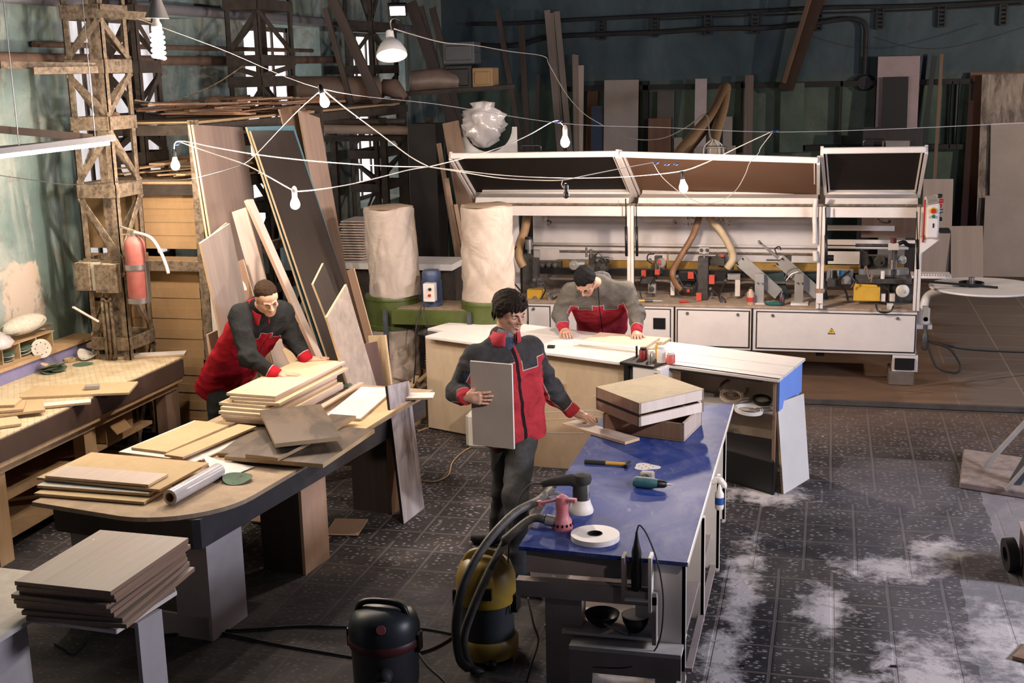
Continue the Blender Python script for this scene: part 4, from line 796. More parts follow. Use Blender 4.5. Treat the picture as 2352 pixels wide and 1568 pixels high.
# wood stack under the left worker's hands
zb=.768
SH=[((520,908),(633,916),(690,829)),((527,917),(634,922),(697,831)),((537,925),(646,930),(716,838)),((503,930),(613,937),(690,845)),((506,940),(618,945),(705,848)),((502,950),(620,956),(700,855)),((508,958),(640,962),(705,862)),((512,963),(640,968),(705,868)),((518,968),(642,972),(710,872))]
n=len(SH); zt=zb+.0195*n
for i,(A,B,C) in enumerate(SH):
    z=zt-.0195*i; a=Zp(*A,z); bb_=Zp(*B,z); c=Zp(*C,z)
    board('birch_board','pale birch board, '+ORD[i]+' of the stack under the bending worker\'s hands','board',a,bb_-a,(c-a),.0185,[M['ply'],M['pale']],'birch boards stacked on the middle table',side=-1,l=1.02 if i<3 else .98)
STK=zt
lie('white_board','large bright white panel lying at the far right of the middle table','board',(742,958),(812,975),(830,888),.785,.016,WH)
lie('white_board','second white panel on the far end of the middle table, its corner overhanging','board',(740,940),(880,935),(865,884),.769,.014,WH,l=.75) if False else None
lie('batten_strip','upper slim batten lying beside the white panel','board',(700,952),(708,955),(825,877),.800,.012,PK)
lie('batten_strip','lower slim batten lying beside the white panel','board',(690,955),(698,958),(818,882),.787,.012,PK)
disc('green sanding disc lying behind the slim battens on the middle table',Zp(783,884,.78),(0,0,1),.085,gd)
lie('white_board','white panel corner overhanging the far right corner of the middle table','board',(922,914),(984,899),(935,886),.789,.014,WH,w=.22,l=.15)
# film roll and sheet of paper
A=Zp(390,1140,.80); B=Zp(502,1078,.80); A.z=B.z=.795; t=thing('film_roll','roll of clear stretch film lying at the near end of the middle table','film roll',A-V((0,0,.045)))
b=MB(); L=(B-A).length; b.lathe([(.028,0),(.043,0),(.043,L),(.028,L)],A,B-A,28,closed=True); b.build('film',plain((.55,.52,.52),.18,0,.08,8,name='wound film',spec=.7),t,smooth=True)
b=MB(); b.lathe([(.024,-.002),(.028,-.002),(.028,L+.002),(.024,L+.002)],A,B-A,28,closed=True); b.build('core',M['card'],t,smooth=True)
b=MB(); q=[Zp(462,1042,.80),Zp(500,1055,.775),Zp(584,1071,.758),Zp(520,1098,.758),Zp(490,1085,.77)]; b.add(q,[(0,1,4),(1,2,3,4)]); b.add([p-V((0,0,.0015)) for p in q],[(0,4,1),(1,4,3,2)]); tag(b.build('paper_sheet',M['white'],fix=False),'white paper sheet curling behind the film roll','paper')
# panel leaning against the far right of the table
a=Zp(928,1203,0); c=Zp(975,1166,0); tl=Zp(890,886,.93)
board('stained_panel','stained white panel leaning upright against the right side of the middle table','board',a,c-a,tl-a,.02,[M['stained'],M['black']])
# boards on the floor beneath
for i,(A,B,C,lb_) in enumerate((((745,1225),(830,1215),(770,1190),'curled brown sheet lying on the floor under the middle table'),((640,1250),(700,1262),(700,1220),'thin board on the floor by the second table leg'),((575,1195),(640,1215),(600,1180),'pale offcut on the floor under the middle table'))):
    lie('floor_board',lb_,'board',A,B,C,.02,.01,[lb2,M['chip']])
# ================================================================ FOREGROUND LEFT
ZF=.60; t=thing('low_stand','low white stand carrying the stack of oak panels at the bottom left','table',(-3.2,4.8,0))
a=Zp(-60,1400,ZF); bq=Zp(300,1450,ZF); c=Zp(422,1352,ZF); d_=Zp(150,1305,ZF)
b=MB(); b.prism([d_-V((.35,.05,.022)),a-V((.1,0,.022)),bq-V((.07,.0,.022)),c-V((.02,.03,.022)),c-V((.06,-.02,.022))],(0,0,.022)); b.build('stand_top',M['whited'],t,bev=.004)
b=MB(); q=Zp(300,1452,ZF-.03); b.obox((q.x-.03,q.y+.08,0),(.02,0,0),(.03,.16,0),(0,0,ZF-.022)); b.build('leg',lw,t)
b=MB(); b.obox((q.x-.75,q.y+.05,0),(.16,0,0),(0,.02,0),(0,0,ZF-.022)); b.build('leg',M['black'],t)
b=MB(); b.obox((q.x-.72,q.y+.05,0),(.70,0,0),(0,.02,0),(0,0,.22)); b.build('lower_panel',M['dark'],t)
SH=[((34,1344),(258,1367),(196,1246),0),((38,1356),(262,1380),(200,1252),1),((44,1362),(266,1390),(204,1260),0),((26,1374),(252,1402),(200,1268),1),((32,1386),(256,1412),(205,1275),0),((38,1396),(262,1428),(205,1285),1),((50,1412),(250,1440),(215,1292),0),((60,1425),(275,1455),(225,1305),1)]
n=len(SH); z0=ZF+.001; th=.0215
for i,(A,B,C,_) in enumerate(SH):
    z=z0+th*(n-i); a=Zp(*A,z); q=Zp(*B,z); c=Zp(*C,z)
    o=board('oak_panel','grey oak cabinet panel, '+ORD[i]+' of the stack on the low white stand','board',a,(q-a),(c-a),.0205,[M['greyoak'] if i else wood((.36,.29,.24),(.46,.385,.325),'top oak panel',9,.05,.5,.35),M['walnut']],'grey oak panels stacked on the low stand',side=-1,w=.50,l=.66)
zt=z0+th*n
for i,(x,y) in enumerate(((215,1248),(378,1265))):
    p=Zp(x,y,zt); b=MB(); b.tube([p+V((.012*math.cos(a),.004,.010+.010*math.sin(a))) for a in [2*PI*k/10 for k in range(10)]],.0018,5,closed=True); tag(b.build('hinge_wire',M['steel']),('left','right')[i]+' small metal loop screwed at the back edge of the topmost oak panel','loop')
t=thing('white_cabinet','white cabinet corner entering at the lower left edge of the picture','cabinet',(-3.5,3.9,0))
a=Zp(92,1407,.62); x1=a.x; y1=a.y
b=MB(); b.obox((x1-1.0,y1-1.2,.60),(.93,-.0,0),(.07,1.2,0),(0,0,.02)); b.build('cabinet_top',M['whited'],t)
b=MB(); b.obox((x1-.13,y1-1.0,0),(.02,0,0),(.055,.97,0),(0,0,.6)); b.build('side_panel',lw,t)
b=MB(); b.bx(x1-1.0,x1-.12,y1-.12,y1-.10,0,.6); b.build('back_panel',lw,t)
cord('black flex with a plug lying on the floor behind the low stand',[Zp(195,1460,.02),Zp(182,1485,.012),Zp(165,1500,.01),Zp(150,1490,.01),Zp(125,1478,.01)],.006,M['rubber'],'plug_cable')
# ================================================================ BLUE BENCH
ZB=.78; t=thing('blue_workbench','long workbench with a blue dusty top beside the standing worker','workbench',(-1,6.8,0)); BT=t
P4=[Zp(1191,1254,ZB),Zp(1578,1292,ZB),Zp(1684,928,ZB),Zp(1397,937,ZB)]
b=MB(); b.prism([p-V((0,0,.02)) for p in P4],(0,0,.02)); b.mi=0; o=b.build('bench_top',[M['blue']],t,origin=(-1,6.8,ZB))
b=MB(); a,c=P4[1],P4[2]; b.obox(a+V((0,0,-.022)),c-a,(.006,0,0),(0,0,.024)); b.build('edge_band',M['white'],t)
x0,x1,y0,y1=P4[0].x,P4[1].x,P4[0].y,P4[2].y
lwb=plain((.33,.27,.25),.6,0,.15,5,name='dusty laminate')
b=MB(); b.bx(x0+.03,x1-.16,y0+.03,y0+.05,ZB-.14,ZB-.02); b.build('apron',lwb,t)
b=MB(); b.bx(x0-.01,x1-.16,y0-.03,y0+.03,ZB-.24,ZB-.16); b.build('front_rail',lwb,t)
b=MB(); b.bx(x0+.12,x0+.30,y0+.02,y0+.12,0,ZB-.24); b.build('leg',lwb,t)
b=MB(); b.bx(x1-.24,x1-.06,y0+.1,y0+.2,.0,ZB-.02); b.build('leg',M['walnut'],t)
for i,(yy,xx) in enumerate(((y0+.02,0),(y0+.62,.03),(y0+1.30,.05),(y0+2.1,.02))):
    b=MB(); b.bx(x1-.03+xx,x1-.012+xx,yy,yy+.03 if i else yy+.02,.02 if i==0 else .18,ZB-.025); b.bx(x1-.25,x1-.015+xx,yy,yy+.018,.2,ZB-.03); b.build('side_panel',M['white'],t)
b=MB(); b.bx(x1-.012,x1+.02,y0+.02,y0+1.3,.20,.22); b.bx(x1-.3,x1-.01,y0+.05,y0+2.1,.38,.40); b.build('side_shelf',lwb,t)
for x,y in ((x0+.1,y1-.15),(x1-.15,y1-.15),(x0+.1,y0+1.4)):
    b=MB(); b.bx(x,x+.08,y,y+.08,0,ZB-.02); b.build('leg',lwb,t)
b=MB(); b.bx(x0+.05,x1-.05,y0+.3,y1-.1,.22,.24); b.build('lower_shelf',lwb,t)
# low stool like frame in front of it
t=thing('low_bench','low white board bench standing in front of the blue workbench','bench',(-.95,5.25,0))
a=Zp(1315,1463,.34); q=Zp(1564,1505,.34); z=.34
b=MB(); b.obox((a.x,q.y,z-.02),(q.x-a.x,0,0),(0,.26,0),(0,0,.02)); b.build('seat',M['whited'],t)
b=MB(); b.bx(a.x,q.x,q.y,q.y+.02,z-.13,z-.02); b.build('front_panel',lwb,t)
b=MB(); b.bx(a.x,a.x+.11,q.y,q.y+.02,0,z-.13); b.build('leg',lwb,t); b=MB(); b.bx(q.x-.12,q.x-.02,q.y,q.y+.02,0,z-.13); b.build('leg',lwb,t)
b=MB(); b.bx(a.x,q.x,q.y+.03,q.y+.24,.10,.12); b.build('foot_shelf',M['whited'],t)
# open side shelf with bowls under the bench corner
t=thing('corner_shelf','small open shelf box hung under the near end of the blue workbench','shelf',(-.98,5.35,.34))
sx0,sx1=x1-.60,x1-.14
b=MB(); b.bx(sx0,sx1,y0-.02,y0+.26,.36,.375); b.build('shelf_board',M['whited'],t)
b=MB(); b.bx(sx1-.02,sx1,y0-.06,y0+.26,.36,.60); b.build('side_panel',lwb,t)
b=MB(); b.bx(sx1-.16,sx1+.0,y0-.06,y0-.045,.56,.62); b.build('front_strip',lwb,t)
p=Zp(1412,1400,.40); 
def bowl(lab,p,r,h,m1,m2=None):
    t=thing('bowl',lab,'bowl',p); b=MB(); pr=[(r*.35,0),(r*.62,h*.2),(r*.9,h*.6),(r,h),(r*.965,h),(r*.86,h*.6),(r*.58,h*.24),(.001,h*.12)]; b.lathe(pr,p,n=28); o=b.build('bowl_body',m1,t,smooth=True)
    if m2:
        b=MB(); b.lathe([(r*.96,h*.99),(r*.85,h*.6),(r*.57,h*.25),(.001,h*.13)],p+V((0,0,.001)),n=28); b.build('white_inside',m2,t,smooth=True)
    return t
bowl('small black bowl with a white inside on the shelf under the blue workbench',V((sx1-.11,y0+.04,.376)),.068,.085,M['black'],M['white'])
bowl('black plastic bowl left of the white lined one under the blue workbench',V((sx1-.28,y0+.08,.376)),.085,.06,M['black'])
b=MB(); q=V((sx1-.16,y0-.0,.38)); b.tube([q,q+V((-.10,.0,.04))],[.009,.004],6); b.lathe([(.001,0),(.02,.004),(.02,.02),(.001,.024)],q,(1,0,0),8); tag(b.build('spatula',M['steel']),'small metal spatula lying in front of the bowls','spatula')
# soldering-iron like tool in its holder at the corner
t=thing('tool_holder','small white wooden tool holder screwed to the near edge of the blue bench','holder',(x1-.22,y0-.06,.55))
b=MB(); b.bx(x1-.30,x1-.285,y0-.08,y0+.0,ZB-.20,ZB+.012); b.build('side_cheek',lwb,t)
b=MB(); b.bx(x1-.175,x1-.16,y0-.08,y0+.0,ZB-.25,ZB+.02); b.build('side_cheek',M['white'],t)
b=MB(); b.bx(x1-.285,x1-.175,y0-.08,y0-.01,ZB-.20,ZB-.19); b.build('floor_piece',M['white'],t)
t=thing('edge_trimmer','slim black hand tool standing in the holder with its flex looping up','power tool',(x1-.23,y0-.045,.60))
c=V((x1-.235,y0-.045,ZB-.14)); b=MB(); b.lathe([(.004,-.03),(.012,-.02),(.024,0),(.026,.06),(.022,.12),(.024,.17),(.016,.20),(.008,.24),(.005,.27)],c,(0,.05,1),14); b.build('body',M['black'],t,smooth=True)
b=MB(); b.tube(spline([c+V((0,.01,.26)),c+V((.015,.01,.30)),c+V((.06,.0,.24)),c+V((.11,-.02,.10)),c+V((.13,-.03,-.08)),c+V((.10,-.03,-.28)),c+V((-.02,-.05,-.38)),c+V((-.2,-.05,-.40))],6),.004,6); b.build('flex',M['cordd'],t,smooth='all')
# edging tape spool, sanders, hammer, driver
p=Zp(1367,1236,ZB+.002); t=thing('edging_tape_spool','flat round spool of white edging tape lying on the near end of the blue bench','tape roll',V((p.x,p.y,ZB)))
b=MB(); b.lathe([(.037,0),(.118,0),(.118,.026),(.037,.026)],(p.x,p.y,ZB+.001),n=48,closed=True); b.build('wound_tape',M['white'],t,smooth=True)
b=MB(); b.lathe([(.034,0),(.0368,0),(.0368,.028),(.034,.028)],(p.x,p.y,ZB+.001),n=48,closed=True); b.build('core',M['black'],t,smooth=True)
def hose(pts,r,n=10): return r
# grey random orbit sander with dust bag skirt
p=Zp(1335,1175,ZB); t=thing('orbital_sander','black and grey electric sander standing on the blue bench behind the pink one','sander',p)
b=MB(); b.lathe([(.062,0),(.064,.012),(.058,.03),(.050,.05),(.046,.07)],p,n=28); b.build('dust_skirt',M['whited'],t,smooth=True)
b=MB(); b.lathe([(.043,.06),(.044,.10),(.040,.14),(.036,.16)],p,n=20); b.tube([p+V((.01,0,.15)),p+V((-.05,0,.17)),p+V((-.15,.0,.155)),p+V((-.20,.0,.14))],[.040,.032,.024,.020],12); b.lathe([(.001,-.01),(.040,-.01),(.046,.01),(.042,.035),(.001,.045)],p+V((.01,0,.165)),(0,0,1),20); b.build('body',M['rubber'],t,smooth=True)
b=MB(); b.obox(p+V((.030,-.02,.07)),(.012,0,0),(0,.04,0),(0,0,.08)); b.build('side_panel',M['alu'],t,bev=.004)
b=MB(); b.tube(spline([p+V((-.20,0,.14)),p+V((-.27,-.02,.13)),p+V((-.33,-.05,.02)),p+V((-.36,-.12,-.2)),p+V((-.34,-.2,-.5))],6),.005,6); b.build('flex',M['cordd'],t,smooth='all')
b=MB(); b.tube(spline([p+V((-.05,-.02,.07)),p+V((-.12,-.02,.10)),p+V((-.16,-.02,.09)),p+V((-.165,-.02,.075)),p+V((-.10,-.03,.06))],4),.008,7); b.build('hook_handle',M['alu'],t,smooth='all')
pk=plain((.46,.12,.14),.5,0,.2,10,name='pink red plastic',dust=.5,dustc=(.55,.42,.42)); p=Zp(1292,1213,ZB); t=thing('pneumatic_sander','pinkish red air sander with a dust hose on the near end of the blue bench','sander',p)
b=MB(); b.lathe([(.050,.0),(.052,.02),(.046,.045),(.034,.06),(.030,.09),(.033,.13),(.028,.165),(.012,.175)],p,n=28); b.build('body',pk,t,smooth=True)
b=MB()
for k in range(14): a=2*PI*k/14; q=p+V((.0508*math.cos(a),.0508*math.sin(a),.028)); b.bx(q.x-.004,q.x+.004,q.y-.004,q.y+.004,q.z-.006,q.z+.006)
b.build('vent_slots',M['black'],t)
b=MB(); b.bar(p+V((-.02,0,.15)),p+V((.075,-.015,.155)),.03,.018); b.bar(p+V((-.02,0,.15)),p+V((-.12,.02,.115)),.018,.014); b.cyl(p+V((-.12,.02,.10)),p+V((-.12,.02,.13)),.014); b.build('lever',pk,t,bev=.003)
b=MB(); b.tube([p+V((-.03,0,.03)),p+V((-.085,0,.04))],.028,12); b.build('hose_collar',M['alu'],t,smooth=True)
PSAND=p.copy()
# hammer
a=Zp(1343,1060,ZB+.012); c=Zp(1440,1066,ZB+.012); t=thing('hammer','claw hammer with a black and yellow handle lying on the blue bench','hammer',a-V((0,0,.011))); d_=(c-a)
b=MB(); b.tube([a,a+d_*.5],[.014,.013],10); b.build('grip',M['rubber'],t,smooth=True)
b=MB(); b.tube([a+d_*.5,a+d_],[.011,.010],10); b.build('handle',M['yellow'],t,smooth=True)
b=MB(); n_=V((-d_.y,d_.x,0)).normalized(); e=c; b.tube([e-n_*.05,e-n_*.03,e,e+n_*.03,e+n_*.05+V((.012,0,0))],[.013,.012,.012,.011,.005],8); b.build('head',M['black'],t,smooth=True)
# triangular sanding sheet
p=Zp(1484,1071,ZB+.003); b=MB(); pts=[]
for k in range(30):
    a=2*PI*k/30; r_=.062*(1+.18*math.cos(3*a)); pts.append(V((p.x+r_*1.15*math.cos(a),p.y+r_*.95*math.sin(a),ZB+.001)))
b.prism(pts,(0,0,.002)); b.mi=1
for k in range(7):
    a=2*PI*k/6; q=V((p.x,p.y,ZB+.0032))+(V((.04*math.cos(a),.035*math.sin(a),0)) if k<6 else V((0,0,0))); b.lathe([(.0005,.0),(.005,.0)],q,n=8)
tag(b.build('sanding_sheet',[M['white'],M['black']],fix=False),'white perforated delta sanding sheet beside the hammer head','sanding sheet')
# cordless driver
p=Zp(1490,1122,ZB); t=thing('cordless_drill','teal and black cordless drill lying on its side on the blue bench','drill',p); tl=plain((.012,.10,.13),.45,0,.2,name='teal plastic',dust=.2)
b=MB(); b.tube([p+V((-.085,.01,.032)),p+V((-.07,.01,.032)),p+V((.01,.0,.032)),p+V((.05,-.003,.032))],[.024,.031,.030,.024],14); b.build('motor_body',tl,t,smooth=True)
b=MB(); b.tube([p+V((.05,-.003,.032)),p+V((.085,-.005,.032)),p+V((.098,-.005,.032))],[.023,.020,.012],12); b.build('chuck',M['black'],t,smooth=True)
b=MB(); b.tube([p+V((.098,-.005,.032)),p+V((.125,-.006,.032))],.003,6); b.build('bit',M['steel'],t)
b=MB(); b.tube([p+V((-.03,.01,.028)),p+V((-.035,.07,.026)),p+V((-.03,.10,.028))],[.02,.018,.022],10); b.build('handle',M['rubber'],t,smooth=True)
b=MB(); b.obox(p+V((-.065,.10,.0)),(.075,0,0),(.004,.05,0),(0,0,.055)); b.build('battery',M['grey'],t,bev=.008)
# glue bottle and rag on the right edge
p=Zp(1640,1120,ZB-.02); t=thing('glue_bottle','white glue bottle with a blue label tucked at the right edge of the blue bench','bottle',p+V((.03,0,-.12)))
b=MB(); b.lathe([(.02,-.12),(.024,-.11),(.024,-.03),(.012,-.01),(.006,.02)],p+V((.03,0,0))); b.build('bottle_body',M['white'],t,smooth=True)
b=MB(); b.lathe([(.0245,-.09),(.0245,-.05)],p+V((.03,0,0))); b.build('label_band',plain((.02,.08,.3),.5,name='blue label band'),t,smooth=True)
b=MB(); p=Zp(1648,1107,ZB); b.tube(spline([p+V((-.03,0,-.01)),p+V((.0,.01,.012)),p+V((.03,0,-.005)),p+V((.045,-.01,-.03))],4),[.010,.014,.016,.02,.018,.02,.022,.018,.016,.018,.014,.01,.006],8); tag(b.build('white_rag',M['white'],smooth='all'),'crumpled white rag on the right edge of the blue bench','rag')
# drawer boxes on the bench
def drawer(label,A,B,C,z,h,side,top,fr,closed,group=None):
    """A left, B near, C right corner pixels of its top"""
    a,bq,c=Zp(*A,z),Zp(*B,z),Zp(*C,z); d=a+(c-bq); zb=z-h
    t=thing('drawer_box',label,'drawer',((a+c)/2-V((0,0,h)))); th=.016
    def wall(p,q,inn,m,nm):
        b=MB(); b.obox(V((p.x,p.y,zb)),V((q.x-p.x,q.y-p.y,0)),inn*th,(0,0,h)); b.build(nm,m,t)
    e1=(c-bq).normalized(); e2=(a-bq).normalized()
    wall(a,bq,e1,side,'side_board'); wall(bq,c,e2,fr,'front_board'); wall(c,d,-e1,side,'side_board'); wall(d,a,-e2,side,'back_board')
    b=MB(); zz=z-.003 if closed else zb+.01; b.prism([V((p.x,p.y,zz)) for p in (a+(e1+e2)*0,bq,c,d)],(0,0,.0035)); b.build('bottom_board',top,t)
    return a,bq,c,d,t
M['frontw']=wood((.56,.47,.41),(.68,.59,.53),'pale drawer front',8,.06,.5,.3)
bd=wood((.42,.33,.20),(.50,.40,.25),'drawer bottom',4,.5,.7,.2)
drawer('open brown drawer box lying lowest on the far end of the blue bench',(1385,950),(1570,974),(1612,935),ZB+.115,.112,M['brown'],M['walnut'],M['pale'],False)
zt=ZB+.265
a,bq,c,d,t=drawer('upside down drawer box with yellowish bottom, topmost on the blue bench',(1369,888),(1468,926),(1617,893),zt,.068,M['walnut'],bd,M['frontw'],True)
t2=thing('drawer_box','second upside down drawer box with a black runner, under the topmost one','drawer',((a+c)/2-V((0,0,.15))))
for nm,p,q,m in (('side_board',a,bq,M['walnut']),('front_board',bq,c,M['frontw']),('side_board',c,d,M['walnut']),('back_board',d,a,M['walnut'])):
    b=MB(); inn=((a+c)/2-(p+q)/2).normalized(); b.obox(V((p.x,p.y,zt-.145)),V((q.x-p.x,q.y-p.y,0)),inn*.016,(0,0,.058)); b.build(nm,m,t2)
b=MB(); b.obox(V((a.x,a.y,zt-.087)),V((bq.x-a.x,bq.y-a.y,0)),((a+c)/2-(a+bq)/2).normalized()*.012+V((0,0,0)),(0,0,.018)); b.build('black_runner',M['black'],t2)
lie('laminate_strip','pale board strip under the standing worker\'s hand, overhanging the blue bench','board',(1292,972),(1490,999),(1330,962),ZB+.022,.018,PK,w=.56,l=.125)
# ================================================================ WHITE SAW TABLE
ZW=.85; t=thing('white_saw_table','long white worktable with grooved boards in front of the third worker','table',(-1.4,9.3,0)); WT=t
wl=[M['white'],M['chip']]
Pf=dict(a=Zp(1060,787,ZW),b=Zp(1424,832,ZW),c=Zp(1506,838,ZW),d=Zp(1792,869,ZW),e=Zp(1850,822,ZW),f=Zp(1215,749,ZW))
def strip(p,q,r,s,nm='top_board',m=M['white']):
    b=MB(); b.prism([V((x.x,x.y,ZW-.022)) for x in (p,q,r,s)],(0,0,.022)); return b.build(nm,m,t,bev=.002)
A,B2,C2,D2,E2,F2=(Pf[k] for k in 'abcdef')
def mix(p,q,f): return p.lerp(q,f)
LL=(A,Zp(1215,749,ZW)); 
# left half rows (far to near) and right half rows, with dark gaps between
L0,L1=Zp(1130,735,ZW),Zp(1475,785,ZW)  # back edge left half
BK0,BK1=Zp(1075,728,ZW),Zp(1850,822,ZW)
dv=(BK1-BK0).normalized(); nv=V((dv.y,-dv.x,0)) # towards the viewer
def EE(v,ins=0): return E2.lerp(D2,v/vC)-dv*ins
def row(u0,u1,v0,v1):
    if u1>=LT-.001: return [BK0+dv*u0+nv*v0,EE(v0),EE(v1),BK0+dv*u0+nv*v1]
    return [BK0+dv*u0+nv*v0,BK0+dv*u1+nv*v0,BK0+dv*u1+nv*v1,BK0+dv*u0+nv*v1]
LT=(BK1-BK0).length
u_b=(B2-BK0).dot(dv); u_a=(A-BK0).dot(dv); vA=(B2-BK0).dot(nv); u_c=(C2-BK0).dot(dv); vC=(D2-BK0).dot(nv); u_d=(D2-BK0).dot(dv)
m1=vA*.36; m2=vA*.70
for v0,v1 in ((0,m1-.006),(m1+.010,m2-.006),): strip(*row(0,LT,v0,v1))
strip(*row(u_a*.3,u_b,m2+.010,vA)); strip(*row(u_c,LT,m2+.010,m2+.13)); strip(*row(u_c,LT,m2+.137,vC))
b=MB(); b.prism([V((x.x,x.y,ZW-.035)) for x in row(.02,LT-.03,.02,vA-.1)],(0,0,.012)); b.build('under_frame',M['black'],t)
b=MB(); q=row(.1,u_b-.02,vA-.12,vA-.10); b.prism([V((x.x,x.y,.02)) for x in q],(0,0,ZW-.045)); b.build('front_panel',wood((.50,.38,.25),(.58,.46,.32),'cream panel',3,.4,.6,.2),t)
b=MB(); q=row(u_b-.02,u_b-.0,vA-.5,vA-.1); b.prism([V((x.x,x.y,.02)) for x in q],(0,0,ZW-.045)); b.build('side_panel',M['chip'],t)
b=MB(); q=row(u_c,u_d-.13,.35,.37); b.prism([V((x.x,x.y,.3)) for x in q],(0,0,ZW-.325)); b.build('back_panel',wood((.42,.33,.24),(.50,.40,.30),'beige back panel',3,.4,.6,.2),t)
bl=plain((.17,.31,.78),.5,0,.06,3,name='light blue panel')
b=MB(); q=[EE(.04,.03),EE(.04,.012),EE(vC-.03,.012),EE(vC-.03,.03)]; b.prism([V((x.x,x.y,.60)) for x in q],(0,0,ZW-.625)); b.build('end_panel',bl,t)
b=MB(); q=[EE(vC-.10,.055),EE(vC-.10,.034),EE(vC-.01,.034),EE(vC-.01,.055)]; b.prism([V((x.x,x.y,.0)) for x in q],(0,0,ZW-.045)); b.build('leg',M['walnut'],t)
b=MB(); q=[EE(.05,.06),EE(.05,.034),EE(.12,.034),EE(.12,.06)]; b.prism([V((x.x,x.y,.0)) for x in q],(0,0,ZW-.03)); b.build('leg',M['walnut'],t)
b=MB(); q=[BK0+dv*(u_c+.1)+nv*.15,EE(.15,.06),EE(vC-.03,.06),BK0+dv*(u_c+.1)+nv*(vC-.02)]; b.prism([V((x.x,x.y,.57)) for x in q],(0,0,.02)); b.build('inner_shelf',M['whited'],t)
b=MB(); q=row(.1,.16,.1,.16); b.prism([V((x.x,x.y,.0)) for x in q],(0,0,ZW-.05)); b.build('leg',M['black'],t)
# machine head between the halves
c0=BK0+dv*(u_b+.02)+nv*(vA-.16); wd=(u_c-u_b)
t=thing('trimming_machine','white and black edge trimming machine standing in the gap of the white table','machine',c0-V((0,0,c0.z)))
def ob(nm,u0,u1,v0,v1,z0,z1,m,bev=0): 
    b=MB(); q=[c0+dv*u+nv*v for u,v in ((u0,v0),(u1,v0),(u1,v1),(u0,v1))]; b.prism([V((x.x,x.y,z0)) for x in q],(0,0,z1-z0)); return b.build(nm,m,t,bev=bev)
ob('table_plate',-.0,wd+.02,-.1,.20,.845,.865,M['black'],.003); ob('cabinet',.10,.34,0,.18,.05,.845,M['white'],.006); ob('black_post',.0,.045,.02,.14,.05,.845,M['black']); ob('black_post',.055,.095,.02,.14,.05,.845,M['rubber'])
ob('switch_plate',.155,.20,.18,.185,.66,.70,M['black']); 
b=MB(); q=c0+dv*.17+nv*.187; b.cyl(V((q.x,q.y,.685)),V((q.x,q.y,.685))+nv*.004,.008); b.cyl(V((q.x,q.y,.67))+dv*.015,V((q.x,q.y,.67))+dv*.015+nv*.004,.006); b.build('red_button',M['red'],t)
b=MB()
for r_ in range(11):
    for k in range(3): q=c0+dv*(.285+.014*k+(.007 if r_%2 else 0))+nv*.181; z_=.645+.016*r_; b.obox(V((q.x,q.y,z_)),dv*.006,nv*.0015,(0,0,.008))
b.build('vent_holes',M['black'],t)
q=c0+dv*.36+nv*.16; b=MB(); b.tube(spline([V((q.x,q.y,.66)),V((q.x+.04,q.y-.02,.64)),V((q.x+.03,q.y-.02,.60)),V((q.x,q.y,.58))],4),.006,6); b.build('cable',M['cordd'],t,smooth='all')
for i,(u_,v_,r_,h_,nm,m_,lb_,c_) in enumerate(((.10,.02,.032,.085,'glue_pot',plain((.25,.02,.025),.35,name='dark red glass'),'dark red glass jar with a black lid on the trimming machine','jar'),(.20,-.04,.03,.13,'bottle',M['yellow'],'yellowish capped bottle at the back on the trimming machine','bottle'),(.19,.06,.028,.08,'label_can',M['steel'],'small metal can with black writing on the trimming machine','can'),(.27,.05,.034,.12,'spray_can',M['white'],'white capped spray can on the trimming machine','can'),(.35,.05,.032,.085,'red_label_jar',plain((.55,.10,.09),.4,name='red label'),'jar with a red label and white lid at the right on the trimming machine','jar'))):
    q=c0+dv*u_+nv*v_; q=V((q.x,q.y,.8655)); tt=thing(nm,lb_,c_,q); b=MB(); b.lathe([(r_,0),(r_,h_*.75),(r_*.9,h_*.8)],q,n=18); b.build('body',m_,tt,smooth=True); b=MB(); b.lathe([(r_*.8,h_*.8),(r_*.8,h_),(.001,h_)],q,n=18); b.build('lid',M['black'] if i in(0,) else M['white'] if i!=1 else M['mdf'],tt,smooth=True)
q=c0+dv*.03+nv*.0; b=MB(); b.cyl(V((q.x,q.y,.865)),V((q.x,q.y,.95)),.008); b.lathe([(.016,.865),(.02,.88),(.008,.895),(.006,.94)],V((q.x,q.y,0))+dv*.055); tag(b.build('clamp_pins',M['black'],smooth=True),'black upright pins at the left corner of the trimming machine','pins')
# items on the table
p=Zp(1266,799,ZW); b=MB(); b.bx(p.x-.03,p.x+.03,p.y-.02,p.y+.02,ZW+.001,ZW+.022); tag(b.build('felt_block',M['black'],bev=.004),'small black block lying on the left half of the white table','block')
lie('veneered_board','pale veneered panel under the third worker\'s hands','board',(1330,786),(1455,800),(1400,752),ZW+.020,.018,[wood((.60,.44,.33),(.72,.55,.43),'pinkish veneer',8,.1,.45,.3),M['plyedge']],w=.62,l=.42)
lie('veneered_board','second pale panel lying left under the third worker','board',(1300,778),(1400,790),(1330,758),ZW+.001+.008,.008,[M['pale'],M['plyedge']],w=.4,l=.3) if False else None
a=Zp(1320,785,ZW+.03); c=Zp(1475,801,ZW+.03); b=MB(); b.bar(a,c,.05,.02); tag(b.build('guide_rail',M['white']),'bright white guide strip lying before the third worker\'s hands','strip')
a=Zp(1480,800,ZW+.03); c=Zp(1514,778,ZW+.03); b=MB(); b.bar(a,c,.012,.02); tag(b.build('batten_strip',M['pale']),'short pale batten lying at the third worker\'s left hand','batten')
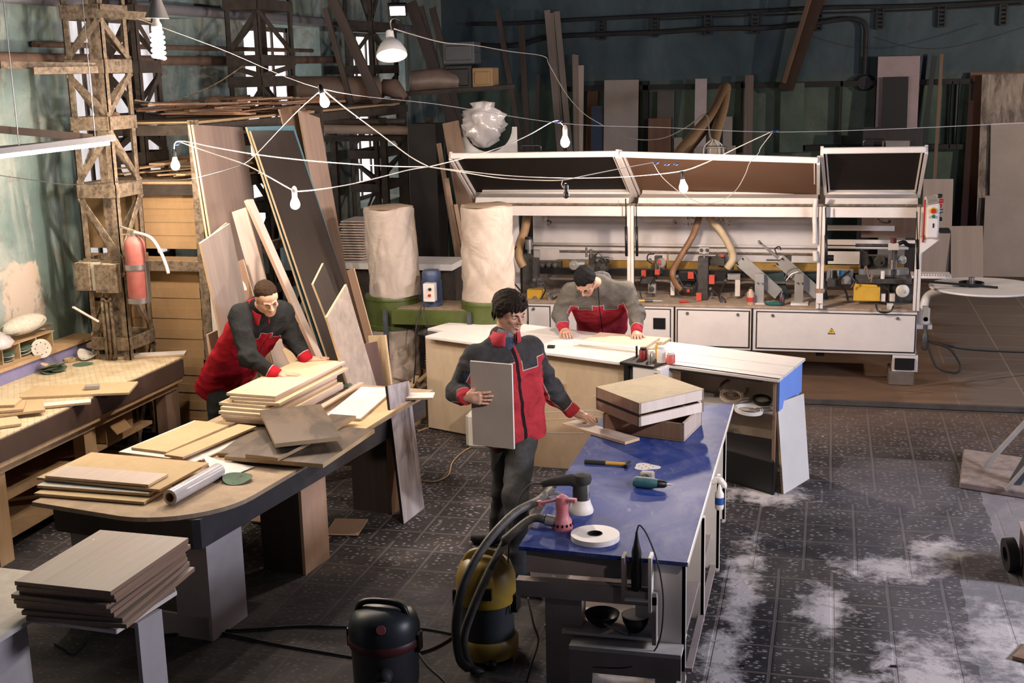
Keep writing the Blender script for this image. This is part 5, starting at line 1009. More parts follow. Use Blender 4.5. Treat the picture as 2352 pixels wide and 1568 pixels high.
# belts and rolls on the shelf under the table right half
sh=.592
for i,(x,y,R_,r_,m_,lb_,ti) in enumerate(((1685,903,.105,.010,M['walnut'],'large coiled brown edging strip standing on the table shelf',.5),(1680,912,.085,.012,M['pale'],'second coil of pale edging inside the brown one',.35),(1720,937,.10,.012,M['white'],'flat white coil of edging tape at the front of the shelf',.05),(1750,918,.07,.010,M['black'],'dark coil of edging behind the white one',.25))):
    p=Zp(x,y,sh+.03); b=MB(); ax_=V((.1,-math.sin(ti),math.cos(ti))).normalized(); b.lathe([(R_-.004,-r_),(R_,-r_),(R_,r_),(R_-.004,r_)],V((p.x,p.y,sh+.012+R_*math.sin(ti))),ax_,36,closed=True); b.lathe([(R_-.016,-r_*.8),(R_-.012,-r_*.8),(R_-.012,r_*.8),(R_-.016,r_*.8)],V((p.x,p.y,sh+.012+R_*math.sin(ti))),ax_,36,closed=True); tag(b.build('edging_coil',m_,smooth=True),lb_,'edging coil')
p=Zp(1755,938,sh+.02); b=MB(); b.obox(V((p.x-.05,p.y-.02,sh+.002)),(.1,.03,0),(-.01,.03,0),(0,0,.02)); tag(b.build('steel_block',M['steel'],bev=.002),'small grey steel block at the front right of the shelf','block')
# panels leaning at the end
a=Zp(1800,1135,0); c=Zp(1856,1101,0); tl=Yp(1786,925,8.70)
board('white_board','white panel leaning upright against the blue end of the white table','board',a,c-a,tl-a,.018,[M['white'],M['chip']],side=1,w=.42,l=.66)
# black drawer on the floor
a,bq,c=Zp(1600,1085,0),Zp(1776,1137,0),Zp(1788,1010,0)
t=thing('black_drawer','open black drawer box standing on the floor under the white table','drawer',((a+c)/2)); h=.24; th=.016; d_=a+(c-bq)
cs=[a,bq,c,d_]; ce=(a+c)/2
for i,nm in enumerate(('front_board','side_board','back_board','side_board')):
    p,q=cs[i],cs[(i+1)%4]; b=MB(); e=(q-p).normalized(); inn=V((-e.y,e.x,0)); inn=inn if inn.dot(ce-p)>0 else -inn; b.obox(p,q-p,inn*th,(0,0,h)); b.build(nm,M['black'],t,bev=.001)
b=MB(); b.prism([p+V((0,0,.005)) for p in cs],(0,0,.006)); b.build('bottom_board',M['black'],t)
# cardboard cylinder-ish barrels behind the worker
def carton(label,A,B,Yv,h0,h1,mt):
    pass
p=Yp(1290,1085,7.95); q=Zp(1230,1062,0); q2=Zp(1372,1090,0)
t=thing('cardboard_box','tall curved cardboard carton standing behind the standing worker','carton',(q+q2)/2)
b=MB(); pts=[]; n_=14
x0,x1=Zp(1228,1060,0),Zp(1370,1092,0); ce=(x0+x1)/2+V((.0,.16,0)); ra=(x1-x0).length/2+.02
prof=[]
for k in range(40):
    a=2*PI*k/40; s=V((math.copysign(abs(math.cos(a))**.55,math.cos(a)),math.copysign(abs(math.sin(a))**.55,math.sin(a)),0)); prof.append(V((ce.x+ra*s.x,ce.y+ra*.5*s.y,0)))
ht=.58; vs=[p_+V((0,0,0)) for p_ in prof]+[p_+V((0,0,ht+.012*math.sin(i*1.3))) for i,p_ in enumerate(prof)]+[ce+(p_-ce)*.97+V((0,0,ht+.012*math.sin(i*1.3))) for i,p_ in enumerate(prof)]+[ce+(p_-ce)*.97+V((0,0,.02)) for p_ in prof]
L=40; fs=[(r_*L+k,r_*L+(k+1)%L,(r_+1)*L+(k+1)%L,(r_+1)*L+k) for r_ in range(3) for k in range(L)]+[tuple(range(3*L,4*L))]
b.add(vs,fs); b.build('carton_body',wood((.36,.24,.13),(.46,.32,.19),'worn cardboard',3,.6,.8,.4),t,smooth=True)
for z_ in (.40,.45,.30):
    b=MB(); b.tube([ce+(p_-ce)*1.006+V((0,0,z_+.02*math.sin(k*.5+z_*9))) for k,p_ in enumerate(prof)],.0022,5,closed=True); b.build('wrap_string',M['film'],t)
b=MB(); p=Zp(1095,1030,0.0); b.bx(p.x-.09,p.x+.22,p.y-.02,p.y+.25,.0,.30); tag(b.build('white_canister',plain((.62,.58,.50),.4,0,.06,name='white plastic canister'),bev=.03),'white plastic canister on the floor behind the standing worker\'s panel','canister')
# ================================================================ EDGE BANDING MACHINE
YM=11.96; wp=M['wpaint']
t=thing('edge_banding_machine','long white edge banding machine with raised hoods behind the third worker','machine',(-1.1,12.3,0)); EM=t
def PX(x,y,Y=YM): return Yp(x,y,Y)
XL=-3.05; XR=PX(2113,600).x; zt=.73; zb=.29; YB=12.95
# base cabinets with doors
b=MB(); b.bx(XL,XR,YM+.01,YB,zb,zt-.02); b.build('base_cabinet',wp,t,bev=.004)
b=MB(); b.bx(XL,XR,YM-.005,YB,zt-.02,zt); b.build('deck_plate',plain((.36,.25,.17),.8,0,.3,10,dust=.6,name='dusty deck'),t)
def door(x0,x1,knobs,nm='door'):
    a=PX(x0,760).x; c=PX(x1,760).x; b=MB(); b.bx(a,c,YM-.012,YM+.012,zb+.035,zt-.06); d=b.build(nm,wp,t,bev=.003)
    b=MB(); 
    for r in ((a-.012,a-.004,zb+.03,zt-.05),(c+.004,c+.012,zb+.03,zt-.05)): b.bx(r[0],r[1],YM+.004,YM+.009,r[2],r[3])
    b.bx(a-.012,c+.012,YM+.004,YM+.009,zt-.056,zt-.048); b.bx(a-.012,c+.012,YM+.004,YM+.009,zb+.022,zb+.03); b.build('door_gap',M['black'],d)
    for k,y in knobs:
        q=PX(k,y,YM-.012); b=MB(); b.cyl((q.x,YM-.012,q.z),(q.x,YM-.026,q.z),.016,.014); b.build('lock',M['steel'],d,smooth=True)
    return d,a,c
door(1215,1262,((1226,709),)); door(1330,1538,((1478,717),)); door(1557,1719,((1579,719),(1695,722))); D4,a4,c4_=door(1739,2101,((1775,724),(2062,731)))
for x in (1549,1727): 
    q=PX(x,760).x; b=MB(); b.bx(q-.008,q+.008,YM-.001,YM+.02,zb,zt-.005); b.build('cabinet_seam',M['black'],t)
q=PX(1515,742); b=MB(); b.bx(q.x-.06,q.x+.06,YM-.02,YM,q.z-.055,q.z+.055); b.lathe([(.04,0),(.045,0),(.045,.004),(.04,.004)],(q.x,YM-.02,q.z),(0,-1,0),20,closed=True); b.build('fan_grille',M['black'],t)
q=PX(1910,760,YM-.013); b=MB(); s=.036; b.prism([q+V((-s,0,-s*.85)),q+V((s,0,-s*.85)),q+V((0,0,s*.9))],(0,-.002,0)); W_=b.build('warning_sign',M['black'],t)
b=MB(); s=.029; b.prism([q+V((-s,-.003,-s*.78)),q+V((s,-.003,-s*.78)),q+V((0,-.003,s*.82))],(0,-.001,0)); b.build('yellow_triangle',plain((.75,.48,.03),.5,name='sign yellow'),W_)
b=MB(); z_=q.z; b.prism([(q.x+.002,q.y-.0045,z_+.012),(q.x-.006,q.y-.0045,z_-.006),(q.x+.000,q.y-.0045,z_-.004),(q.x-.003,q.y-.0045,z_-.017),(q.x+.007,q.y-.0045,z_-.001),(q.x+.001,q.y-.0045,z_-.002)],(0,-.0008,0)); b.build('bolt_symbol',M['black'],W_)
b=MB()
for r_ in range(6):
    for k in range(9): q=PX(1212+3.6*k+(1.8 if r_%2 else 0),738+2.6*r_); b.bx(q.x-.0045,q.x+.0045,YM-.002,YM+.012,q.z-.0035,q.z+.0035)
b.build('vent_holes',M['black'],t)
# feet
a,c=PX(2050,830),PX(2107,860); b=MB(); b.bx(a.x,c.x,YM+.02,YM+.4,.13,zb); b.build('foot_box',wp,t); b=MB(); b.bx(a.x+.02,c.x-.03,YM+.0,YM+.03,.15,.26); b.build('foot_opening',M['black'],t)
b=MB(); b.bx(a.x-.03,a.x+.2,YM-.02,YM+.35,.0,.13); b.build('foot_block',plain((.13,.10,.08),.9,0,.3,8,name='concrete block'),t,bev=.01)
b=MB(); a,c=PX(1876,820),PX(1890,835); b.bx(a.x-.01,c.x+.01,YM+.1,YM+.8,.235,zb); b.bx(XL+.5,XL+.75,YM+.1,YM+.5,0,zb); b.build('foot_box',M['black'],t)
# back wall of the interior, posts, beam
zB=PX(1500,497).z; zT=PX(1500,474).z
b=MB(); b.bx(XL,PX(1890,600).x,YB-.02,YB,zt,zT+.1); b.build('back_panel',plain((.66,.60,.57),.5,0,.10,2,name='white sheet metal',dust=.4),t)
b=MB(); b.bx(XL-.2,XR,YM,YM+.05,zB,zT); b.build('front_beam',wp,t,bev=.003)
b=MB(); b.bx(XL-.2,XR,YM+.06,YM+.09,zT+.004,zT+.02); b.build('hinge_rail',M['rust'],t)
# fixed canopy behind the beam
zc=Yp(1500,431,YM+.42).z-zT
def canopy(x0,x1,nm='canopy'):
    a=PX(x0,470).x; c=PX(x1,470).x; b=MB(); pr=[(YM+.10,zT+.01),(YM+.14,zT+.01+zc*.42),(YM+.32,zT+zc*.62),(YM+.35,zT+zc*.58),(YM+.42,zT+zc),(YM+.9,zT+zc),(YM+.9,zT+.0)]
    b.prism([(a,y,z) for y,z in pr],(c-a,0,0)); b.build(nm,wp,t)
    b=MB(); b.tube([(a+.01,YM+.355,zT+zc*.68),(c-.01,YM+.355,zT+zc*.68)],.012,8); b.build('canopy_tube',wp,t,smooth='all')
canopy(1085,1440); canopy(1462,1878); canopy(1895,2110)
for x,w_ in ((1450,.065),(1885,.065),(2108,.06)):
    q=PX(x,600).x; b=MB(); b.bx(q-w_/2,q-.004,YM-.06,YM,zt,zT+.01); b.bx(q+.004,q+w_/2,YM-.06,YM,zt,zT+.01); b.bx(q-w_/2,q+w_/2,YM-.045,YM,zt,zT+.0); p_=b.build('post',wp,t,bev=.003)
    if x==1885:
        z0=PX(1880,660).z; b=MB(); b.bx(q-w_*.7,q+w_*.7,YM-.08,YM-.06,z0-.035,z0); b.build('latch',M['walnut'],p_)
        b=MB(); b.bx(q-w_*.45,q+w_*.45,YM-.075,YM-.06,z0-.14,z0-.04); b.build('latch_plate',wp,p_)
# raised hoods
def hood(x0,x1,y0,y1,col,handle,hx0,hx1,nm='hood'):
    """front bar pixel ends (x0,y0)-(x1,y1) at Y=11.45; hinge along the canopy"""
    Yf=YM-.45; A=Yp(x0,y0,Yf); B=Yp(x1,y1,Yf); hz=zT+zc-.06; H0=V((Yp(hx0,440,YM+.45).x,YM+.45,hz)); H1=V((Yp(hx1,440,YM+.45).x,YM+.45,hz))
    g=MB(); g.bar(A,B,.05,.055); h=g.build(nm,wp,t,bev=.008)
    n_=(B-A).cross(H0-A).normalized(); n_=n_ if n_.z>0 else -n_
    g=MB(); g.obox(A+n_*.01,B-A,H0-A,n_*.006); g.build('hood_panel',col,h)
    for P_,Q_,s in ((A,H0,1),(B,H1,-1)):
        g=MB(); g.bar(P_,Q_,.028,.085,n_); g.bar(P_+V((s*.035,0,0)),Q_+V((s*.035,0,0)),.012,.05,n_); g.build('hood_side',wp,h)
    if handle:
        c=Yp(handle[0],handle[1],Yf); d_=Yp(handle[2],handle[1],Yf); L=d_.x-c.x
        zz=(A.z+(B.z-A.z)*((c.x-A.x)/(B.x-A.x)))+.025; g=MB(); g.tube([(c.x,Yf-.0,zz),(c.x,Yf-.02,zz+.055),(c.x+.02,Yf-.02,zz+.065),(d_.x-.02,Yf-.02,zz+.065),(d_.x,Yf-.02,zz+.055),(d_.x,Yf,zz)],.011,8); g.build('handle',M['black'],h,smooth='all')
    return h,A,B,H0,H1
br=plain((.12,.058,.030),.5,0,.06,2,name='brown lit hood panel',spec=.2); db=plain((.010,.006,.004),.6,0,.15,3,name='dark shaded hood panel',spec=.12)  # one hood panel in two tones: bulb light and shade painted into the colour
h1=hood(1035,1417,358,353,db,(1199,345,1243),1085,1455); h2=hood(1424,1880,354,368,br,(1621,345,1668),1462,1880); h3=hood(1888,2128,346,343,db,(1984,330,2032),1897,2110)
for x,yy in ((1437,470),(1461,470),(1896,490),(2106,500)):
    a=Yp(x,yy-14,YM-.1); c=Yp(x+1,yy+50,YM-.1); e=Yp(x+2,yy+118,YM-.1); b=MB(); b.tube([a,c],.006,6); b.tube([c,e],.014,8); b.build('gas_strut',M['black'],t,smooth='all')
# white rail across the back and guide beam
X0,X1=XL,PX(1880,560).x
b=MB(); q=Yp(1500,563,YB-.08); b.tube([(X0,YB-.08,q.z),(XR-.05,YB-.08,q.z)],.016,8); b.build('round_rail',wp,t,smooth='all')
b=MB(); q=Yp(1500,579,YB-.05); b.bx(X0,X1,YB-.06,YB-.02,q.z-.008,q.z+.008); b.build('ledge',M['rust'],t)
yb=plain((.34,.19,.03),.6,0,.3,5,name='worn yellow beam'); 
b=MB(); a=Yp(1500,600,12.7); c=Yp(1500,625,12.7); b.bx(X0+.3,XR-.1,12.7,12.76,c.z,a.z); b.build('yellow_beam',yb,t)
b=MB(); a=Yp(1500,618,12.45); c=Yp(1500,632,12.45); b.bx(X0,XR-.1,12.42,12.5,c.z,a.z); b.build('guide_beam',M['black'],t)
b=MB(); a=Yp(1500,640,12.4); b.bx(X0+.3,X1,12.36,12.5,a.z-.02,a.z); b.build('track_rail',M['steel'],t)
b=MB(); a=Yp(1300,655,12.6); b.bx(X0+.3,X1,12.5,12.8,zt,a.z-.03); b.build('inner_body',plain((.16,.12,.10),.7,0,.3,4,dust=.4,name='dusty grey casting'),t)
# suction hoses
tan=plain((.40,.24,.12),.5,0,.12,14,name='tan suction hose'); crm=plain((.50,.38,.24),.5,0,.12,14,name='cream suction hose')
def ribbed(pts,r,mat,nm='suction_hose',parent=None,label=None,cat=None,pitch=.016,amp=.10,n=12,sp=10,group=None):
    P_=spline(pts,sp); 
    # resample
    out=[P_[0]]; acc=0
    L=sum((P_[i+1]-P_[i]).length for i in range(len(P_)-1)); N_=max(8,int(L/pitch)*2); d=L/N_; cur=0; i=0; pos=P_[0]; res=[P_[0]]
    seg=[(P_[i+1]-P_[i]).length for i in range(len(P_)-1)]; cum=[0]
    for s_ in seg: cum.append(cum[-1]+s_)
    for k in range(1,N_):
        tt=k*d
        while cum[i+1]<tt and i<len(seg)-1: i+=1
        res.append(P_[i].lerp(P_[i+1],(tt-cum[i])/max(seg[i],1e-9)))
    res.append(P_[-1]); b=MB(); b.tube(res,[r*(1+amp*(1 if k%2 else -1)) for k in range(len(res))],n); o=b.build(nm,mat,parent,smooth='all')
    if label: tag(o,label,cat,group)
    return o
ribbed([Yp(1211,495,12.5),Yp(1205,530,12.4),Yp(1194,560,12.3),Yp(1192,590,12.2),Yp(1202,612,12.2)],.042,tan,parent=t)
ribbed([Yp(1606,497,12.5),Yp(1592,540,12.4),Yp(1560,595,12.3),Yp(1545,625,12.2),Yp(1552,650,12.2),Yp(1566,665,12.2)],.032,plain((.22,.11,.05),.5,0,.15,14,name='brown suction hose'),parent=t)
ribbed([Yp(1627,497,12.5),Yp(1655,530,12.4),Yp(1678,570,12.3),Yp(1683,595,12.2),Yp(1670,616,12.2)],.036,crm,parent=t)
# ribbed duct hose going up to the back wall behind the hood
ribbed([Yp(1665,205,17),Yp(1640,260,15.5),Yp(1600,310,14.2),Yp(1560,360,13.2),Yp(1545,400,12.9)],.075,tan,parent=t,pitch=.03); ribbed([Yp(1668,200,17.2),Yp(1660,250,15.8),Yp(1640,320,14),Yp(1638,360,13)],.06,tan,parent=t,pitch=.03)
b=MB(); q=Yp(1638,345,12.4); b.lathe([(.06,-.2),(.06,0),(.065,.02),(.05,.06),(.03,.08)],q,n=18); b.build('duct_collar',crm,t,smooth=True)
for k in range(7):
    b=MB(); a=2*PI*k/7; b.tube(spline([q+V((.02*math.cos(a),.02*math.sin(a),.10)),q+V((.09*math.cos(a),.06*math.sin(a),.04)),q+V((.10*math.cos(a),.07*math.sin(a),-.06))],4),.007,5); b.build('tie_strip',M['white'],t,smooth='all')
b=MB(); b.tube(spline([q+V((0,0,.1)),Yp(1630,310,13),Yp(1620,262,15),Yp(1580,290,15.5),Yp(1520,318,16),Yp(1450,318,16.5),Yp(1395,293,17)],6),.008,5); b.build('tie_cord',M['cord'],t,smooth='all')
# units
dkm=plain((.045,.042,.040),.5,.3,.3,12,dust=.35,name='dark machine metal'); blu=plain((.02,.20,.42),.4,name='blue cap'); rdm=plain((.52,.05,.025),.45,0,.15,name='red counter',dust=.25)
def unit(nm,parts):
    u=None
    for i,(kind,a,*r) in enumerate(parts):
        Yv=r[0]; b=MB()
        if kind=='box': (x0,y0),(x1,y1)=a; p=Yp(x0,y1,Yv); q=Yp(x1,y0,Yv); b.bx(p.x,q.x,Yv,Yv+r[1],p.z,q.z); m=r[2]; k='housing'
        elif kind=='cylz': x,y0,y1,rad=a; p=Yp(x,y1,Yv); q=Yp(x,y0,Yv); b.cyl((p.x,Yv,p.z),(p.x,Yv,q.z),rad,rad,16); m=r[2]; k='motor'
        elif kind=='cyly': x,y,rad=a; p=Yp(x,y,Yv); b.lathe([(rad,0),(rad,r[1]),(rad*.8,r[1]+.01),(rad*.25,r[1]+.01),(rad*.25,r[1]+.03),(.001,r[1]+.03)],(p.x,Yv,p.z),(0,-1,0),18); m=r[2]; k='disc'
        elif kind=='tube': b.tube(spline([Yp(*z_,Yv) for z_ in a],5),r[1],7); m=r[2]; k='hose'
        elif kind=='plate': b.prism([Yp(*z_,Yv) for z_ in a],(0,r[1],0)); m=r[2]; k='plate'
        elif kind=='cylx': x0,x1,y,rad=a; p=Yp(x0,y,Yv); q=Yp(x1,y,Yv); b.cyl((p.x,Yv,p.z),(q.x,Yv,p.z),rad,rad,14); m=r[2]; k='shaft'
        k=r[3] if len(r)>3 else k
        if u is None: u=b.build(nm,m,t,smooth=kind!='box' and kind!='plate')
        else: b.build(k,m,u,smooth=kind!='box' and kind!='plate')
    return u
S_,B_,A_2=M['steel'],M['black'],M['alu']
# left press column with motor
unit('press_unit',[('box',((1201,585),(1226,672)),12.2,.14,dkm),('cylz',(1215,548,572,.038),12.2,0,S_),('cylz',(1215,544,549,.042),12.2,0,B_),('cylz',(1216,572,582,.02),12.2,0,S_),('box',((1226,575),(1240,592)),12.2,.02,A_2,'plate'),('box',((1224,592),(1234,640)),12.15,.1,dkm),('cyly',(1228,642,.02),12.15,.02,S_),('tube',((1186,566),(1172,590),(1163,615),(1168,640),(1185,655),(1196,668)),12.1,.008,B_,'cable')])
unit('roller_unit',[('box',((1236,601),(1288,615)),12.5,.1,dkm),('cyly',(1247,608,.028),12.5,.03,S_,'roller'),('cyly',(1261,608,.028),12.5,.03,S_,'roller'),('cyly',(1276,608,.028),12.5,.03,S_,'roller'),('box',((1240,572),(1284,600)),12.8,.02,wp,'sheet')])
unit('saw_motor_unit',[('cylx',(1320,1345,606,.05),12.3,0,A_2),('cyly',(1318,608,.052),12.25,.02,A_2,'motor_grille'),('box',((1352,585),(1366,615)),12.3,.08,dkm),('cylz',(1347,568,590,.012),12.3,0,S_,'pin'),('cylz',(1357,572,592,.014),12.3,0,S_,'pin'),('box',((1366,592),(1396,622)),12.35,.08,dkm),('cyly',(1386,614,.038),12.28,.03,dkm,'wheel'),('cyly',(1373,596,.018),12.28,.04,S_,'knob'),('cylx',(1390,1408,593,.008),12.3,0,S_),('tube',((1366,590),(1374,580),(1382,588),(1392,600),(1390,620)),12.25,.006,B_,'cable'),('cyly',(1398,600,.014),12.3,.03,B_,'knob')])
unit('yellow_transformer',[('box',((1211,666),(1245,690)),12.1,.14,M['yellow']),('cyly',(1229,684,.022),12.09,.006,S_),('tube',((1240,690),(1252,668),(1248,650),(1236,645)),12.08,.007,B_,'cable'),('tube',((1236,648),(1250,662),(1262,672),(1270,684)),12.08,.006,B_,'cable'),('tube',((1243,682),(1250,690),(1268,688),(1280,680)),12.06,.008,B_,'cable')])
unit('coiled_hose',[('tube',((1262,690),(1258,680),(1266,670),(1280,666),(1296,670),(1300,680),(1290,690),(1274,694),(1264,688),(1270,674),(1288,670)),12.05,.010,S_)])
# trimming units (counter wheels with red read-outs)
def trim_unit(x,y,s=1):
    return unit('trimming_unit',[('box',((x-8,y-14),(x+8,y+26)),12.35,.08,dkm),('cyly',(x+8,y,.05*s),12.38,.03,M['grey'],'wheel'),('box',((x-2,y-5),(x+6,y+2)),12.28,.03,rdm,'counter'),('cyly',(x-18,y-6,.018),12.3,.03,S_,'knob'),('box',((x-7,y+16),(x+4,y+28)),12.28,.03,rdm,'counter'),('box',((x-38,y+18),(x-28,y+32)),12.28,.04,rdm,'counter'),('cylz',(x-5,y+3,y+17,.007),12.3,0,S_,'pin'),('cylz',(x+3,y+3,y+17,.007),12.3,0,S_,'pin'),('box',((x-40,y+34),(x-5,y+48)),12.35,.10,dkm,'slide'),('box',((x-22,y+50),(x-5,y+70)),12.25,.05,A_2,'bearing_block'),('cyly',(x-14,y+60,.024),12.24,.02,dkm,'wheel'),('tube',((x-34,y+30),(x-42,y+50),(x-40,y+72),(x-36,y+84)),12.2,.006,B_,'cable'),('tube',((x-2,y+28),(x-12,y+42),(x-18,y+52)),12.2,.006,B_,'cable'),('box',((x+20,y-20),(x+24,y+10)),12.4,.02,yb,'yellow_scale'),('tube',((x-8,y-20),(x-22,y-18),(x-24,y-6),(x-14,y+2)),12.25,.006,B_,'cable')])
trim_unit(1511,603)
unit('sanding_unit',[('box',((1602,592),(1626,688)),12.2,.14,dkm),('box',((1606,568),(1628,582)),12.2,.05,A_2),('cyly',(1611,574,.016),12.19,.01,dkm,'eye'),('cyly',(1624,574,.016),12.19,.01,dkm,'eye'),('cylz',(1617,582,592,.012),12.2,0,S_,'pin'),('box',((1628,590),(1664,610)),12.4,.06,dkm),('cyly',(1658,596,.075),12.46,.02,dkm,'grinding_wheel'),('box',((1655,584),(1663,590)),12.36,.03,rdm,'counter'),('box',((1560,626),(1596,645)),12.2,.08,B_),('box',((1580,625),(1593,640)),12.17,.03,rdm,'counter'),('cyly',(1556,634,.016),12.18,.02,S_,'knob'),('cyly',(1584,650,.10),12.35,.03,dkm,'guard'),('box',((1577,664),(1584,671)),12.28,.03,rdm,'counter'),('box',((1628,632),(1641,652)),12.17,.04,rdm,'counter'),('box',((1641,628),(1666,645)),12.25,.08,B_),('box',((1599,673),(1611,690)),12.12,.03,rdm,'counter'),('cyly',(1666,644,.012),12.2,.03,S_,'knob'),('tube',((1666,645),(1656,668),(1652,684),(1662,700),(1666,690),(1656,680)),12.1,.008,B_,'cable'),('tube',((1557,636),(1566,652),(1572,660),(1590,662)),12.12,.007,B_,'cable'),('tube',((1590,618),(1600,634),(1600,660),(1592,676)),12.12,.007,M['black'],'cable'),('tube',((1636,664),(1650,680),(1660,690)),12.1,.006,B_,'cable'),('box',((1671,630),(1700,642)),12.3,.06,A_2,'bracket'),('box',((1688,642),(1700,680)),12.3,.03,wp,'bracket'),('box',((1540,645),(1549,678)),12.3,.03,wp,'bracket'),('cyly',(1632,662,.014),12.15,.03,S_,'knob')])
# two slanting guard plates with pedestals
for k,(dx) in enumerate((0,91)):
    unit('slanting_guard',[('plate',((1690+dx,608),(1709+dx,587),(1797+dx,665),(1780+dx,686)),12.2,.03,A_2),('box',((1733+dx,629),(1755+dx,697)),12.10,.06,plain((.33,.31,.29),.5,.2,.1,name='grey painted steel')),('cyly',(1740+dx,649,.008),12.09,.006,S_,'bolt'),('cyly',(1751+dx,650,.008),12.09,.006,S_,'bolt'),('cyly',(1706+dx,594,.009),12.19,.006,B_,'bolt'),('cyly',(1694+dx,606,.009),12.19,.006,B_,'bolt'),('plate',((1748+dx,632),(1800+dx,625),(1812+dx,690),(1790+dx,690)),12.4,.05,plain((.03,.055,.06),.5,name='dark green guard'),'rear_guard'),('box',((1725+dx,697),(1765+dx,701)),12.05,.15,wp,'foot_plate')])
unit('air_cylinder',[('plate',((1742,558),(1746,555),(1790,590),(1786,596)),12.15,.02,S_),('cyly',(1744,555,.014),12.14,.02,S_,'rod_end'),('tube',((1786,586),(1780,572),(1790,566),(1794,574)),12.15,.006,B_,'cable'),('box',((1800,586),(1818,600)),12.4,.05,dkm),('cylx',(1760,1815,597,.008),12.5,0,dkm)])
unit('guard_hoses',[('tube',((1802,640),(1812,622),(1830,616),(1836,622)),12.1,.006,S_),('tube',((1806,644),(1818,630),(1834,624)),12.1,.006,S_)])
# infeed bay on the right
unit('glue_pot_unit',[('box',((1960,660),(2022,690)),12.1,.16,M['yellow']),('plate',((1965,651),(2012,654),(2020,662),(1962,658)),12.12,.12,M['yellow'],'lid'),('box',((2022,648),(2042,690)),12.2,.12,dkm),('box',((2023,675),(2034,692)),12.12,.05,wp,'label_plate'),('cyly',(2073,667,.062),12.15,.02,M['white'],'round_cover'),('box',((2042,650),(2096,700)),12.3,.10,dkm),('box',((2043,675),(2056,692)),12.12,.05,wp,'label_plate')])
unit('feeder_unit',[('box',((1898,622),(1960,645)),12.3,.12,A_2),('cylz',(1903,621,638,.022),12.2,0,S_),('cylz',(1917,621,638,.022),12.2,0,B_),('cylz',(1932,621,632,.02),12.2,0,blu,'blue_cap'),('box',((1932,635),(1955,652)),12.15,.08,A_2,'manifold'),('box',((1972,620),(2088,636)),12.35,.15,A_2),('box',((1900,642),(1930,658)),12.2,.1,dkm),('tube',((1952,622),(1932,638),(1928,652),(1942,668),(1948,690)),12.05,.010,B_,'cable'),('tube',((1950,630),(1962,646),(1956,660)),12.05,.008,B_,'cable'),('box',((1965,642),(2095,650)),12.1,.25,dkm,'tape_table'),('tube',((1985,620),(1990,612),(1996,640),(2004,630),(2000,648)),12.1,.006,M['walnut'],'spring'),('cylz',(2027,622,640,.018),12.1,0,M['white'],'white_bottle')])
unit('pressure_column',[('cylz',(2052,572,655,.026),12.25,0,dkm),('box',((2040,558),(2064,574)),12.2,.06,M['white'],'paper_note'),('cylz',(2052,547,558,.028),12.22,0,plain((.13,.03,.03),.4,name='dark red cap')),('cylz',(2051,596,618,.034),12.22,0,S_,'collar'),('cyly',(2071,596,.045),12.3,.03,A_2,'flange'),('cylx',(1965,2040,563,.016),12.25,0,dkm),('tube',((2064,560),(2076,556),(2086,563),(2106,564)),12.2,.02,B_,'hose'),('box',((1976,588),(2040,618)),12.45,.1,dkm),('cyly',(2020,600,.055),12.4,.04,dkm,'wheel'),('plate',((1975,572),(1992,582),(2000,605),(1985,615),(1978,600)),12.4,.05,dkm),('box',((1898,578),(1975,608)),12.7,.02,wp,'back_sheet'),('cylx',(1898,1915,592,.03),12.3,0,B_)])
unit('inner_rail',[('box',((1900,519),(2055,529)),12.8,.03,wp),('box',((1900,552),(2102,562)),12.85,.03,wp),('box',((1978,500),(2104,545)),13.1,.02,M['brown'],'far_board'),('cyly',(2043,508,.014),12.1,.03,B_,'sensor'),('tube',((2016,500),(2026,510),(2043,512)),12.1,.006,B_,'cable')])
unit('valve',[('tube',((2012,695),(2016,712),(2030,718),(2046,714),(2052,702)),11.9,.009,B_),('box',((2037,698),(2052,710)),11.95,.05,M['whited'])])
# loose tools on the deck
def tool(label,a,c,m1,m2,cat='tool',nm='screwdriver'):
    A=Yp(*a,11.99); B=Yp(*c,11.99); tt=thing(nm,label,cat,V((A.x,12.05,zt))); A=V((A.x,12.03,zt+.014)); B=V((B.x,12.06+.04*(nm=='pliers'),zt+.012)); b=MB(); b.tube([A,A.lerp(B,.45)],[.013,.012],8); b.build('handle',m1,tt,smooth=True); b=MB(); b.tube([A.lerp(B,.45),B],[.006,.004],6); b.build('shaft',m2,tt,smooth=True)
tool('black and yellow screwdriver on the machine deck beside the third worker',(1464,693),(1500,698),M['yellow'],B_); tool('second dark screwdriver lying beside the yellow one on the machine deck',(1480,690),(1520,697),B_,S_); tool('red handled pliers lying on the machine deck above the middle door',(1560,694),(1602,699),M['red'],S_,nm='pliers')
def bottle(nm,label,x,yb_,h,r,m,mc,cat='bottle'):
    q=Yp(x,yb_,11.99); q=V((q.x,12.03,zt+.0005)); tt=thing(nm,label,cat,q); b=MB(); b.lathe([(r,0),(r,h*.7),(r*.45,h*.85),(r*.42,h*.95)],q,n=16); b.build('body',m,tt,smooth=True); b=MB(); b.lathe([(r*.5,h*.93),(r*.5,h),(.001,h)],q,n=12); b.build('cap',mc,tt,smooth=True); return q,tt
q,tt=bottle('clear_bottle','clear plastic bottle with a red label on the machine deck',1723,700,.17,.036,plain((.42,.28,.18),.3,name='amber plastic'),B_); b=MB(); b.lathe([(.0366,.03),(.0366,.075)],q,n=16); b.build('red_label',plain((.5,.04,.03),.5,name='label red'),tt,smooth=True)
bottle('spray_can','dark spray can with a silver top between the slanting guards',1795,702,.14,.028,plain((.05,.02,.02),.3,name='dark can'),S_,'can')
